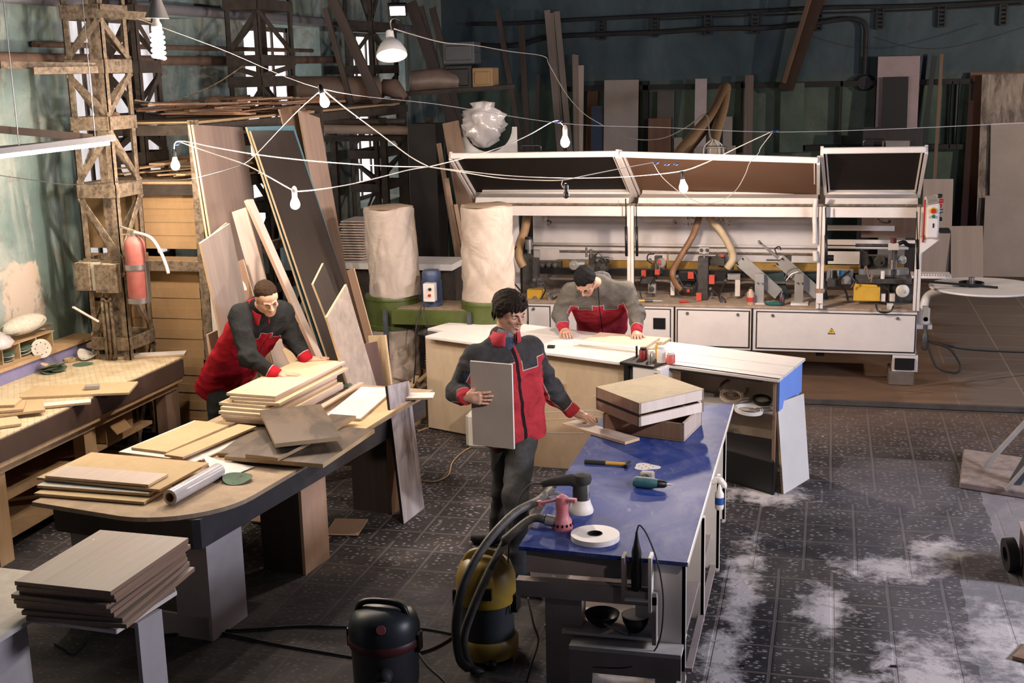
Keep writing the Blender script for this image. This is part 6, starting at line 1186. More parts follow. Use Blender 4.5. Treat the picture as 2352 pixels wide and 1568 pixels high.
b=MB(); q=Yp(1775,704,11.97); q=V((q.x,12.0,zt+.016)); b.tube([q+V((-.08,0,.01)),q+V((-.02,0,0)),q+V((.03,.01,.004)),q+V((.08,0,0))],[.012,.02,.026,.012],8); tag(b.build('work_glove',plain((.01,.10,.085),.8,name='teal glove'),smooth='all'),'teal glove lying on the front edge of the machine deck','glove')
# handwriting on the inner panel
def scrib(x,y,w,h,n,seed):
    rd=random.Random(seed); b=MB()
    for i in range(n):
        a=Yp(x+rd.uniform(0,w),y+rd.uniform(0,h),YB-.023); b.tube([a,a+V((rd.uniform(-.02,.02),0,rd.uniform(-.02,.02)))],.0022,4)
    b.build('pen_mark',M['black'],t)
scrib(1256,496,10,20,26,1); scrib(1546,508,8,3,6,2); scrib(1570,498,30,20,22,3); scrib(1645,498,32,20,16,4)
# hanging rope at the middle post
ribbed([Yp(1874,455,11.88),Yp(1871,490,11.88),Yp(1872,530,11.88),Yp(1871,560,11.88)],.022,M['whited'],parent=t,nm='wrapped_rope',pitch=.02); ribbed([Yp(1871,576,11.88),Yp(1873,590,11.88),Yp(1873,600,11.88)],.022,M['whited'],parent=t,nm='wrapped_rope',pitch=.02)
# control box
q0=Yp(2126,548,11.7); q1=Yp(2160,460,11.7); tt=thing('control_box','white control box with a red emergency button on the right end of the machine','control box',((q0.x+q1.x)/2,11.8,q0.z))
b=MB(); d_=.34; pr=[(q0.x,q0.z),(q1.x,q0.z),(q1.x+.0,q1.z-.04),(q1.x-.03,q1.z),(q0.x,q1.z-.03)]
vs=[V((x,11.7,z)) for x,z in ((q0.x,q0.z),(q1.x,q0.z),(q1.x,q1.z-.03),(q0.x,q1.z-.05))]+[V((x,12.1,z)) for x,z in ((q0.x,q0.z),(q1.x,q0.z),(q1.x,q1.z+.02),(q0.x,q1.z+.0))]
b.add(vs,[(0,1,2,3),(7,6,5,4),(0,4,5,1),(1,5,6,2),(2,6,7,3),(3,7,4,0)]); b.build('case',wp,tt,bev=.015)
for (x,y,r_,m_,nm) in ((2144,484,.032,plain((.75,.45,.02),.4,name='yellow ring'),'yellow_ring'),(2144,484,.024,M['red'],'emergency_button'),(2144,497,.017,plain((.01,.14,.08),.4,name='green button'),'green_button')):
    q=Yp(x,y,11.7); b=MB(); h_=.012 if nm=='yellow_ring' else .03; b.cyl((q.x,11.70,q.z),(q.x,11.70-h_,q.z),r_,r_*.85); b.build(nm,m_,tt,smooth=True)
for k,(y,z_) in enumerate(((11.8,.33),(11.95,.36),(11.8,.24),(11.95,.27),(11.85,.16),(12.0,.18))):
    b=MB(); b.cyl((q1.x,y,q0.z+z_),(q1.x+.035,y,q0.z+z_),.02,.016); b.build('push_button',(M['red'],B_,S_)[k%3],tt,smooth=True)
b=MB(); b.bx(q0.x-.022,q0.x-.006,11.78,11.8,q0.z-.05,q1.z); b.build('red_bar',M['red'],tt,bev=.01)
b=MB(); a=Yp(2112,585,11.8); b.prism([a,V((q1.x+.02,11.8,q0.z-.02)),V((q0.x,11.8,q0.z-.01)),V((a.x,11.8,q0.z))],(0,.2,0)); b.build('mounting_bracket',wp,tt)
b=MB(); b.bx(q1.x+.01,q1.x+.10,11.7,11.9,q0.z+.05,q0.z+.075); b.build('tray',B_,tt)
b=MB(); q=Yp(2144,518,11.695); b.bx(q.x-.006,q.x+.006,11.695,11.70,q.z-.02,q.z+.02); b.build('key_mark',B_,tt)
# edging coil disc with arm
tt=thing('coil_turntable','large white round coil plate on a bent pipe right of the machine','turntable',(1.5,12.3,0)); c=V((1.47,12.3,.90))
b=MB(); b.lathe([(.001,-.01),(.5,-.01),(.505,-.005),(.505,.004),(.5,.01),(.001,.012)],c,n=56); b.build('round_plate',M['white'],tt,smooth=True)
b=MB(); b.lathe([(.10,.012),(.115,.012),(.115,.045),(.10,.045)],c+V((-.12,0,0)),n=32,closed=True); b.build('edging_coil',B_,tt,smooth=True)
b=MB(); b.cyl(c+V((-.12,.0,.012)),c+V((-.12,.0,.09)),.028); b.build('hub',S_,tt,smooth=True)
b=MB(); b.obox(Yp(2020,640,12.15),Yp(2292,663,12.15)-Yp(2020,640,12.15),(0,.003,0),(0,0,.022)); b.build('edging_tape',B_,tt)
b=MB(); b.tube(spline([c+V((-.05,0,-.015)),c+V((-.3,0,-.03)),V((1.0,12.25,.84)),V((.93,12.2,.76)),V((.93,12.2,.55))],6),.04,12); b.build('bent_pipe',wp,tt,smooth='all')
b=MB(); b.lathe([(.055,0),(.055,.14),(.04,.15)],(.93,12.2,.56),n=16); b.bx(.75,1.0,12.1,12.3,.52,.56); b.build('pipe_socket',wp,tt,smooth=True)
b=MB(); a=Yp(2120,632,12.2); c2=Yp(2186,632,12.2); b.obox(V((a.x-.1,12.2,a.z-.03)),(c2.x-a.x+.1,0,0),(0,.25,0),(0,0,.025))
for k in range(14): x=a.x-.08+(c2.x-a.x+.06)*k/13; b.obox(V((x,12.19,a.z)),(.014,0,0),(0,.02,0),(0,0,.014))
b.build('roller_guide',wp,tt)
tt=thing('air_hookup','dark air filter and coupling on the right side of the machine','air filter',(XR+.03,12,.35))
b=MB(); q=Yp(2124,780,11.95); b.lathe([(.02,-.1),(.032,-.08),(.032,.04),(.02,.06),(.02,.14)],q,n=14); b.build('filter_bowl',dkm,tt,smooth=True)
b=MB(); q=Yp(2126,732,11.95); b.cyl(q,q+V((0,-.02,0)),.022); b.bx(q.x-.03,q.x+.02,11.93,11.97,q.z-.02,q.z+.12); b.build('gauge',M['grey'],tt)
cord('black air hose looping from the machine to the floor on the right',[Yp(2128,785,11.95),Yp(2150,840,11.9),Yp(2185,855,11.85),Yp(2203,852,11.85),Yp(2205,835,11.9),Yp(2180,800,11.9),Yp(2140,786,11.95)],.012,M['rubber'],'air_hose','hose')
cord('black air hose running level to the right from the machine',[Yp(2130,783,11.95),Yp(2170,792,12.0),Yp(2230,802,12.2),Yp(2352,808,12.5),Yp(2450,806,12.8)],.012,M['rubber'],'air_hose','hose')
# ================================================================ DUST COLLECTOR
gr=plain((.050,.072,.009),.45,0,.2,5,name='olive green paint',dust=.35,dustc=(.3,.24,.12)); bag=m_cloth((.47,.385,.32),'dusty canvas',4,.9)
t=thing('dust_collector','two-bag olive green dust collector between the leaning boards and the machine','dust collector',(-3.4,10.3,0))
bc=[V((-3.82,10.55,0)),V((-2.87,10.42,0))]
def mbag(c,z0,z1,r0,r1,seed,nm,n=72,m=44,top=True):
    rd=random.Random(seed); ph=[(rd.randint(2,9),rd.uniform(-9,9),rd.uniform(0,6.28),rd.uniform(.3,1)) for _ in range(12)]; vs=[]; 
    for j in range(m+1):
        f=j/m; z=z0+(z1-z0)*f; r=r0+(r1-r0)*f; r*=1+.02*math.sin(f*PI); dx=.035*(1-f)*(1 if c.x<-3.3 else -.0)
        if f>.985: r*=.96
        for k in range(n):
            a=2*PI*k/n; w=0
            for (q,s,p_,am) in ph: w+=am*(1-abs(math.sin(q*.5*a+s*f+p_)))**3
            fo=.017*w*math.sin(PI*min(1,f*1.05+.02))**.5
            vs.append(V((c.x+dx+(r-fo*.6)*math.cos(a),c.y+(r-fo*.6)*math.sin(a),z+(.012*math.sin(3*a+seed) if f in (0,1) else 0))))
    fs=[(j*n+k,j*n+(k+1)%n,(j+1)*n+(k+1)%n,(j+1)*n+k) for j in range(m) for k in range(n)]
    b=MB(); b.add(vs,fs); cz=len(b.v); b.v.append(V((c.x,c.y,z1-.02))); 
    for k in range(n): b.f.append((m*n+k,m*n+(k+1)%n,cz)); b.m.append(0)
    b.v.append(V((c.x,c.y,z0))); 
    for k in range(n): b.f.append(((k+1)%n,k,cz+1)); b.m.append(0)
    o=b.build(nm,bag,t,smooth='all'); return o
for i,c in enumerate(bc):
    zz=1.03; zt_=Yp((870,1098)[i],(478,474)[i],c.y-.1).z
    o=mbag(c,zz,zt_,.243,.228,3+i,'filter_bag')
    b=MB(); b.lathe([(.001,0),(.215,.0),(.225,.006),(.20,.012),(.001,.010)],(c.x,c.y,zt_-.006),n=40); b.build('dusty_top',plain((.36,.25,.16),.95,0,.2,14,name='settled dust'),o,smooth=True)
    b=MB(); z0=.74; b.lathe([(.245,z0),(.252,z0),(.252,z0+.035),(.245,z0+.04),(.245,z0+.26),(.252,z0+.265),(.252,z0+.29),(.245,z0+.30),(.22,z0+.30)],(c.x,c.y,0),n=48); b.build('drum',gr,t,smooth=True)
    mbag(c,.06,z0+.01,.20,.232,8+i,'collection_bag')
b=MB(); b.bx(bc[0].x+.1,bc[1].x-.1,10.22,10.72,.82,.955); b.build('fan_housing',gr,t,bev=.004)
b=MB(); b.bx(bc[0].x+.15,bc[1].x-.15,10.24,10.70,.956,.959); b.build('housing_dust',plain((.28,.20,.13),.95,0,.3,14,name='dust on housing'),t)
for x in (883,1077): 
    q=Yp(x,700,10.17); b=MB(); b.bx(q.x-.018,q.x+.018,10.16,10.20,0,.955); b.build('leg',plain((.03,.04,.05),.5,0,.3,10,dust=.3,name='dark blue steel'),t)
    b=MB(); b.bx(q.x-.018,q.x+.018,10.72,10.76,0,.93); b.build('leg',M['black'],t)
q=Yp(997,690,10.5); c=V((q.x,10.45,.959)); bm_=plain((.035,.06,.13),.45,0,.2,8,name='blue motor paint',dust=.3,dustc=(.25,.2,.16))
b=MB(); b.lathe([(.095,0),(.095,.02),(.08,.03),(.08,.24),(.084,.25),(.084,.30),(.07,.32),(.001,.325)],c,n=28)
for k in range(24): a=2*PI*k/24; b.obox(c+V((.078*math.cos(a),.078*math.sin(a),.04)),V((.012*math.cos(a),.012*math.sin(a),0)),V((-.003*math.sin(a),.003*math.cos(a),0)),(0,0,.19))
mo_=b.build('motor',bm_,t,smooth=35)
q0=Yp(974,692,10.3); q1=Yp(998,651,10.3); b=MB(); b.bx(q0.x,q1.x,10.28,10.36,q0.z,q1.z); sb=b.build('switch_box',M['whited'],mo_,bev=.004)
for x,y,m_ in ((988,664,M['black']),(987,678,M['red'])): q=Yp(x,y,10.28); b=MB(); b.cyl((q.x,10.28,q.z),(q.x,10.262,q.z),.013); b.build('button',m_,mo_,smooth=True)
b=MB(); q=Yp(997,740,10.45); b.lathe([(.15,0),(.15,.01),(.09,.07),(.09,.10)],(q.x,10.45,.70),n=28); b.build('inlet_cone',M['alu'],t,smooth=True)
b=MB(); b.lathe([(.075,-.10),(.075,.0)],(q.x,10.45,.70),n=24); b.build('inlet_neck',M['card'],t,smooth=True)
dh=plain((.20,.15,.11),.6,0,.2,14,name='grey brown duct hose',dust=.4)
ribbed([V((q.x,10.45,.62)),V((q.x-.01,10.4,.45)),V((q.x+.03,10.35,.28)),V((q.x+.12,10.3,.12)),V((q.x+.30,10.25,.08))],.068,dh,parent=t,nm='duct_hose',pitch=.022,amp=.09,n=18)
ribbed([Yp(1040,745,10.6),Yp(1038,790,10.6),Yp(1030,850,10.5),Yp(1020,890,10.4)],.05,M['rubber'],parent=t,nm='duct_hose',pitch=.022)
for pts in (((975,692,10.25),(962,720,10.2),(955,760,10.15),(955,820,10.15),(950,880,10.15)),((976,694,10.25),(974,720,10.15),(985,752,10.15),(990,775,10.2))):
    b=MB(); b.tube(spline([Yp(*p_) for p_ in pts],5),.006,6); b.build('flex',M['cordd'],t,smooth='all')
t=thing('waste_box','open cardboard box of offcuts on the floor before the dust collector','carton',Zp(965,970,0))
a,c,d_=Zp(878,950,0),Zp(955,978,0),Zp(1025,935,0); h=.30
for p_,q_ in ((a,c),(c,d_),(d_,a+(d_-c)),(a+(d_-c),a)):
    b=MB(); n_=V((-(q_-p_).y,(q_-p_).x,0)).normalized()*.008; b.obox(p_,q_-p_,n_,(0,0,h)); b.build('carton_side',M['card'],t)
b=MB(); b.prism([x_+V((0,0,.16)) for x_ in (a,c,d_,a+(d_-c))],(0,0,.01)); b.build('sawdust_fill',M['sawdust'],t)
rd=random.Random(9)
for k in range(7):
    f,g=rd.uniform(.15,.85),rd.uniform(.15,.85); p_=c+(a-c)*f+(d_-c)*g; p_.z=.2+.02*k; b=MB(); b.bar(p_,p_+V((rd.uniform(-.2,.2),rd.uniform(-.2,.2),.06)),.05,.012); tag(b.build('wood_offcut',(M['raw'],M['ply'],M['walnut'])[k%3]),'wood offcut thrown in the open box before the dust collector','offcut','offcuts in the waste box')
# low white worktop behind the collector
t=thing('rear_counter','pale counter top running behind the dust collector','counter',(-3.9,11.5,0))
a=Yp(790,600,11.5); c=Yp(1045,612,11.5); b=MB(); b.bx(a.x,c.x,11.4,11.9,a.z-.06,a.z); b.build('counter_top',M['white'],t); b=MB(); b.bx(a.x,c.x,11.5,11.8,0,a.z-.06); b.build('counter_body',M['rustd'],t)
for k in range(15):
    q=Yp(812,505+6*k,11.6); b=MB(); b.bx(q.x-.1-.01*(k%3),q.x+.15,11.5,11.9,q.z-.012,q.z); tag(b.build('board_end',M['pale']),'pale board end in the rack stack left of the left dust bag','board','pale board ends stacked beside the left dust bag')
# ================================================================ VACUUM CLEANERS
t=thing('dark_vacuum_cleaner','dark drum vacuum cleaner standing nearest on the floor, cut by the bottom edge','vacuum cleaner',Zp(890,1600,0)); p=Zp(890,1600,0)+V((0,.0,0)); r=.165
dk1=plain((.028,.032,.036),.4,0,.2,8,name='dark plastic drum'); dr=plain((.09,.015,.015),.45,name='dark red rim')
b=MB(); b.lathe([(r*.9,.05),(r*.97,.10),(r,.28),(r*1.02,.30)],p,n=40); b.build('drum',plain((.055,.055,.06),.45,.3,.2,6,name='grey drum'),t,smooth=True)
b=MB(); b.lathe([(r*1.06,.295),(r*1.08,.305),(r*1.08,.33),(r*1.04,.34)],p,n=40,closed=False); b.build('rim',dr,t,smooth=True)
b=MB(); b.lathe([(r*1.05,.335),(r*1.06,.38),(r*.98,.43),(r*.8,.465),(r*.5,.485),(.001,.49)],p,n=40); b.build('motor_head',dk1,t,smooth=True)
b=MB(); b.tube(spline([p+V((-.13,-.02,.44)),p+V((-.10,-.02,.50)),p+V((0,-.02,.515)),p+V((.10,-.02,.50)),p+V((.13,-.02,.44))],5),.016,8); b.build('handle',M['black'],t,smooth='all')
b=MB(); b.cyl(p+V((.04,-.135,.42)),p+V((.045,-.165,.435)),.022); b.build('red_switch',plain((.35,.09,.08),.5,name='faded red switch'),t,smooth=True)
b=MB(); b.cyl(p+V((.05,-.14,.20)),p+V((.055,-.20,.19)),.038); b.tube(spline([p+V((.055,-.20,.19)),p+V((.06,-.23,.12)),p+V((.06,-.235,-.0+.03))],5),.026,10); b.build('hose_inlet',M['rubber'],t,smooth='all')
for a in (0,PI*2/3,PI*4/3):
    b=MB(); b.lathe([(.03,0),(.035,.03),(.02,.05)],p+V((r*1.1*math.cos(a+.3),r*1.1*math.sin(a+.3),0)),n=10); b.build('caster',M['black'],t,smooth=True)
for s in (-1,1):
    b=MB(); b.bx(p.x+s*r*1.05-.012,p.x+s*r*1.05+.012,p.y-.03,p.y+.03,.27,.36); b.build('latch',M['black'],t)
p=Zp(1112,1520,0)+V((0,.08,0)); r=.155; t=thing('yellow_vacuum_cleaner','yellow and black drum vacuum cleaner with two hoses beside the blue bench','vacuum cleaner',p)
yv=plain((.30,.19,.015),.4,0,.15,6,name='yellow vacuum plastic',dust=.2)
b=MB(); b.lathe([(r*1.0,.03),(r*1.05,.05),(r*1.05,.11),(r*.95,.13)],p,n=36); b.build('base_ring',yv,t,smooth=True)
b=MB(); b.lathe([(r*.93,.12),(r*.9,.30),(r*.98,.33)],p,n=36); b.build('drum',dk1,t,smooth=True)
b=MB(); b.lathe([(r*.98,.32),(r*1.02,.34),(r*1.0,.45),(r*.85,.52),(r*.6,.55),(.001,.56)],p,n=36); b.build('motor_head',yv,t,smooth=True)
b=MB(); b.tube(spline([p+V((-.12,-.02,.50)),p+V((-.07,-.02,.575)),p+V((.02,-.02,.59)),p+V((.09,-.02,.56)),p+V((.12,-.01,.50))],5),[.012+.008*math.sin(PI*k/20) for k in range(21)],8); b.build('handle',yv,t,smooth='all')
for s in (-1,1):
    b=MB(); b.bx(p.x+s*r-.02,p.x+s*r+.02,p.y-.04,p.y+.04,.27,.37); b.build('latch',M['black'],t,bev=.006)
b=MB(); b.bx(p.x-.0,p.x+.07,p.y-r-.005,p.y-r+.03,.38,.44); b.build('switch_panel',M['black'],t)
for a in (0,PI*2/3,PI*4/3):
    b=MB(); b.lathe([(.028,0),(.032,.03),(.018,.05)],p+V((r*1.0*math.cos(a+.9),r*1.0*math.sin(a+.9),0)),n=10); b.build('caster',M['black'],t,smooth=True)
hg=plain((.075,.07,.065),.5,0,.2,12,name='grey vacuum hose',dust=.3); Yh=p.y-r-.06
so=ribbed([PSAND+V((-.085,0,.04)),PSAND+V((-.16,.01,.035)),PSAND+V((-.27,-.05,-.05)),Yp(1160,1245,Yh+.10),Yp(1125,1310,Yh+.05),Yp(1085,1400,Yh),Yp(1065,1470,Yh),Yp(1080,1530,Yh),Yp(1110,1545,Yh+.05)],.021,hg,'vacuum_hose',None,'ribbed grey hose from the pink sander down past the yellow vacuum','hose',.010,.10,12)
ribbed([Zp(1265,1150,ZB)+V((.0,0,.06)),Yp(1235,1150,5.75),Yp(1180,1180,5.6),Yp(1115,1250,5.45),Yp(1065,1340,5.35),Yp(1047,1430,5.35),Yp(1055,1510,5.4),Yp(1075,1535,5.45)],.021,hg,'vacuum_hose',None,'ribbed grey hose from the grey sander curving left of the yellow vacuum','hose',.010,.06,12)
# cables on the floor
for lb_,pts in (('black cable crossing the dark floor behind the dark vacuum',[(350,1460),(480,1450),(600,1443),(700,1437),(820,1440),(960,1442),(1040,1455)]),('black cable lower on the dark floor left of the dark vacuum',[(330,1420),(420,1440),(520,1455),(640,1480),(760,1500),(830,1512)]),('black cable looping right of the dark vacuum',[(960,1498),(990,1490),(1030,1468),(1055,1440),(1062,1420)]),('black cable running from the dark vacuum to the bottom edge',[(962,1500),(985,1530),(1020,1562),(1040,1590)]),('thin cable on the floor behind the standing worker',[(965,1103),(1000,1105),(1030,1090),(1040,1060),(1075,1030),(1130,1012)]),('brown cable lying by the waste box',[(960,990),(1000,975),(1030,955),(1020,935)])):
    cord(lb_,[Zp(x,y,.009) for x,y in pts],.007 if 'thin' not in lb_ else .005,M['rubber'] if 'thin' not in lb_ and 'brown' not in lb_ else M['raw'])
cord('black cable hanging from the blue bench down to the floor beside its left leg',[Yp(1213,1372,5.6),Yp(1225,1430,5.5),Yp(1236,1470,5.45),Yp(1222,1520,5.35),Yp(1205,1580,5.3)],.006,M['cordd'])
# small rubbish
for i,(x,y,s_,m_,lb_) in enumerate(((1892,1028,.025,M['card'],'small tan scrap on the tiles right of the white panel'),(1700,1530,.02,M['black'],'small dark scrap on the dusty tiles'),(2045,1532,.03,M['black'],'dark chip lying on the near right tiles'),(1888,1003,.012,M['white'],'tiny white crumb on the tiles'))):
    p=Zp(x,y,.001); b=MB(); b.obox(p,(s_,.005,0),(-.003,s_*.5,0),(.002,0,.006)); tag(b.build('scrap',m_),lb_,'scrap')
# things at the right edge
t=thing('floor_stand','flat dusty metal base with a slanting pole at the right edge','stand',Zp(2290,1110,0))
a,c,d_=Zp(2203,1122,0),Zp(2345,1145,0),Zp(2212,1045,0); b=MB(); u_=c-a; v_=d_-a; b.prism([a,a+u_*1.6,a+u_*1.6+v_,a+v_],(0,0,.055)); b.build('base_plate',plain((.22,.16,.15),.8,0,.25,8,name='dusty base',dust=.4),t,bev=.01)
b=MB(); p0=Zp(2258,1075,.05); b.tube([p0,p0+V((.50,.12,.62))],.020,10); b.build('pole',M['grey'],t,smooth=True)
b=MB(); p0=Zp(2330,1110,.05); b.bar(p0,p0+V((.30,.05,.62)),.10,.05); b.build('dark_strut',plain((.03,.035,.04),.6,name='dark strut'),t)
b=MB(); p0=Zp(2310,1125,.05); b.bar(p0,p0+V((.42,.0,.62)),.03,.02); b.build('thin_strut',M['grey'],t)
t=thing('side_box','dusty brown box at the right edge of the picture','box',Zp(2340,1340,0)); a=Zp(2322,1290,0.0); 
b=MB(); b.bx(1.19,1.6,7.25,7.6,0,.26); b.build('box_body',plain((.10,.055,.045),.7,0,.3,6,name='brown box'),t,bev=.006)
b=MB(); b.bx(1.18,1.61,7.24,7.61,.26,.275); b.build('box_lid',plain((.33,.25,.24),.8,0,.2,8,name='dusty lid'),t)
t=thing('old_tyre','dark wheel leaning against the brown box at the right edge','tyre',Zp(2310,1270,0)); b=MB(); q=V((1.13,7.5,.1)); b.lathe([(.05,-.03),(.10,-.03),(.10,.03),(.05,.03)],q,(1,.15,.1),28,closed=True); b.build('tyre',M['rubber'],t,smooth=True)
b=MB(); b.obox(Zp(2325,1515,0)+V((0,0,.002)),(.3,-.12,0),(.1,.2,0),(0,0,.02)); tag(b.build('plank_end',M['walnut']),'brown plank end entering at the lower right corner','plank')
# ================================================================ PEOPLE (implicit surfaces turned into meshes)
A3=lambda v: np.array((v[0],v[1],v[2]),float)
def cone(a,b,ra,rb):
    a,b=A3(a),A3(b)
    def f(P):
        d=b-a; L=max(d@d,1e-12); t=np.clip(((P-a)@d)/L,0,1); return np.linalg.norm(P-a-t[:,None]*d,axis=1)-(ra+(rb-ra)*t)
    f.bb=(np.minimum(a-ra,b-rb),np.maximum(a+ra,b+rb)); return f
def ell(c,r,B=None):
    c=A3(c); r=A3(r); B=np.eye(3) if B is None else B
    def f(P):
        q=(P-c)@B.T; k0=np.linalg.norm(q/r,axis=1); k1=np.linalg.norm(q/(r*r),axis=1)+1e-9; return k0*(k0-1)/k1
    m=max(r); f.bb=(c-m,c+m); return f
def smin(a,b,k):
    h=np.clip(.5+.5*(b-a)/k,0,1); return b+(a-b)*h-k*h*(1-h)
def uni(prims,k):
    def f(P):
        d=None
        for q in prims: e=q(P); d=e if d is None else smin(d,e,k)
        return d
    f.bb=(np.min([q.bb[0] for q in prims],0),np.max([q.bb[1] for q in prims],0)); return f
def hard(prims):
    def f(P): return np.min([q(P) for q in prims],0)
    f.bb=(np.min([q.bb[0] for q in prims],0),np.max([q.bb[1] for q in prims],0)); return f
def net(f,h,pad=.02,bb=None):
    lo,hi=bb or f.bb; lo=lo-pad; hi=hi+pad; n=np.ceil((hi-lo)/h).astype(int)+1
    gx,gy,gz=(lo[i]+h*np.arange(n[i]) for i in range(3))
    G=np.stack(np.meshgrid(gx,gy,gz,indexing='ij'),-1).reshape(-1,3); D=np.empty(len(G))
    for s in range(0,len(G),400000): D[s:s+400000]=f(G[s:s+400000])
    D=D.reshape(n); S=D<0
    c=np.zeros(np.array(n)-1,int); sl=lambda i,j,k:(slice(i,n[0]-1+i),slice(j,n[1]-1+j),slice(k,n[2]-1+k))
    offs=[(i,j,k) for i in(0,1) for j in(0,1) for k in(0,1)]
    for o in offs: c+=S[sl(*o)]
    act=(c>0)&(c<8); idx=-np.ones(act.shape,int); idx[act]=np.arange(act.sum()); cell=np.argwhere(act)
    sm=np.zeros((len(cell),3)); cn=np.zeros(len(cell))
    for a in offs:
        for ax in range(3):
            if a[ax]: continue
            b=list(a); b[ax]=1; da=D[tuple((cell+a).T)]; db=D[tuple((cell+b).T)]; m=(da<0)!=(db<0); t=np.where(m,da/np.where(m,da-db,1),0)
            p=np.array(a,float)[None].repeat(len(cell),0); p[:,ax]=t; sm+=p*m[:,None]; cn+=m
    Vt=lo+h*(cell+sm/cn[:,None]); F=[]
    for ax in range(3):
        u,v=(ax+1)%3,(ax+2)%3; d=[0,0,0]; d[ax]=1
        s0=S[tuple(slice(0,n[i]-1) if i==ax else slice(1,n[i]-1) for i in range(3))]; s1=S[tuple(slice(1,n[i]) if i==ax else slice(1,n[i]-1) for i in range(3))]
        for sg in (0,1):
            e=np.argwhere((s0&~s1) if sg==0 else (~s0&s1))
            if not len(e): continue
            e=e.copy(); e[:,u]+=1; e[:,v]+=1
            def at(du,dv): q=e.copy(); q[:,u]-=du; q[:,v]-=dv; return idx[tuple(q.T)]
            q=np.stack([at(1,1),at(0,1),at(0,0),at(1,0)],1); F.append(q if sg==0 else q[:,::-1])
    F=np.concatenate(F); F=F[(F>=0).all(1)]; return Vt,F
def npmesh(name,parts,mats,parent,attrs=None,mi=None):
    vs=[];fs=[];o=0
    for v,f in parts: vs.append(v); fs.append(f+o); o+=len(v)
    Vt=np.concatenate(vs); F=np.concatenate(fs); pl=A3(wm(parent).translation) if parent else np.zeros(3)
    me=bpy.data.meshes.new(name); me.from_pydata((Vt-pl).tolist(),[],F.tolist()); me.polygons.foreach_set('use_smooth',[True]*len(F))
    for m in (mats if isinstance(mats,(list,tuple)) else [mats]): me.materials.append(m)
    for k,fn in (attrs or {}).items():
        a=me.attributes.new(k,'FLOAT','POINT'); a.data.foreach_set('value',fn(Vt).astype(np.float32))
    ob=bpy.data.objects.new(name,me); COL.objects.link(ob)
    if parent: ob.parent=parent
    return ob
def fold(P,s,amp,seed=0):
    x,y,z=(P*s).T; w=np.sin(x*1.3+2.1*np.sin(z*.7+seed)+seed)+np.sin(z*1.9+1.7*np.sin(x*.9+y)+seed*2)+np.sin(y*1.6+1.9*np.sin(z*1.1)+seed*3)
    return amp*(1-np.abs(w)/1.6)
def basis(f,u):
    f=V(f).normalized(); u=(V(u)-f*V(u).dot(f)).normalized(); r=f.cross(u); return np.array([A3(r),A3(f),A3(u)])   # rows: right, forward, up
def m_jacket(g,r):
    m,nt,b=new('two tone work jacket cloth'); tc=N(nt,'ShaderNodeTexCoord'); v=tc.outputs['Object']
    a=N(nt,'ShaderNodeAttribute'); a.attribute_name='tone'; c=a.outputs['Fac']; s=N(nt,'ShaderNodeAttribute'); s.attribute_name='seam'
    n=noise(nt,v,9,6,.65,.8)
    G=ramp(nt,n,((.3,tuple(x*.75 for x in g)),(.7,tuple(x*1.35 for x in g)))); Rr=ramp(nt,n,((.3,tuple(x*.72 for x in r)),(.7,tuple(min(1,x*1.2) for x in r))))
    col=mixc(nt,math_(nt,'GREATER_THAN',c,0),Rr,G)
    pip=math_(nt,'LESS_THAN',math_(nt,'ABSOLUTE',c),.0026); col=mixc(nt,math_(nt,'MULTIPLY',pip,.8),col,(.5,.47,.44))
    col=mixc(nt,math_(nt,'LESS_THAN',s.outputs['Fac'],.0),col,(.02,.01,.012))
    nt.links.new(col,b.inputs['Base Color']); b.inputs['Roughness'].default_value=.9; b.inputs['Specular IOR Level'].default_value=.12
    bump(nt,b,noise(nt,v,26,5,.6,1.5),.55,.012); return m
def hand(w,d,n,side,curl,spread=.12,thumb=.6,h=.0026,tcurl=.3,tn=.25):
    """w wrist point, d finger direction, n palm-facing normal, side +1 if the thumb is to the right of d seen with the palm away"""
    d=V(d).normalized(); n=(V(n)-d*V(n).dot(d)).normalized(); s=d.cross(n)*side; w=V(w); P=[]
    palm=[cone(w+d*.005,w+d*.045,.024,.026),cone(w+s*.018+d*.03,w+s*.028+d*.085,.017,.0135),cone(w-s*.014+d*.03,w-s*.026+d*.078,.016,.013),cone(w+d*.04,w+s*.008+d*.086,.019,.0145),cone(w+d*.04,w-s*.009+d*.084,.019,.014)]
    fg=[]
    for i,(o,L,r) in enumerate(((.030,.068,.0088),(.0105,.077,.0090),(-.009,.071,.0086),(-.028,.056,.0077))):
        p=w+s*o+d*(.086-.003*abs(i-1)*1.5); a=0; dd=(d+s*(o/.03)*spread).normalized(); c=curl[i] if isinstance(curl,(list,tuple)) else curl
        ch=[]
        for k,fr in enumerate((.46,.30,.24)):
            a+=c*(.75,1,.7)[k]; q=p+(dd*math.cos(a)+n*math.sin(a))*L*fr; ch.append(cone(p,q,r*(1-.07*k),r*(.96-.08*k))); p=q
        fg.append(uni(ch,.003))
    b0=w+s*.022+d*.022; t1=b0+(s*math.sin(thumb)+d*math.cos(thumb)*.9+n*tn).normalized()*.042; t2=t1+(s*math.sin(thumb-.25)+d*math.cos(thumb-.25)+n*tcurl).normalized()*.032; t3=t2+(s*math.sin(thumb-.45)+d*math.cos(thumb-.45)+n*tcurl*1.4).normalized()*.024
    th=uni([cone(b0,t1,.017,.0125),cone(t1,t2,.0118,.0102),cone(t2,t3,.0102,.0082)],.006)
    body=uni(palm,.014); F=hard(fg)
    def f(P): return smin(smin(body(P),F(P),.006),th(P),.010)
    f.bb=(np.min([body.bb[0],F.bb[0],th.bb[0]],0),np.max([body.bb[1],F.bb[1],th.bb[1]],0)); return net(f,h,.01)
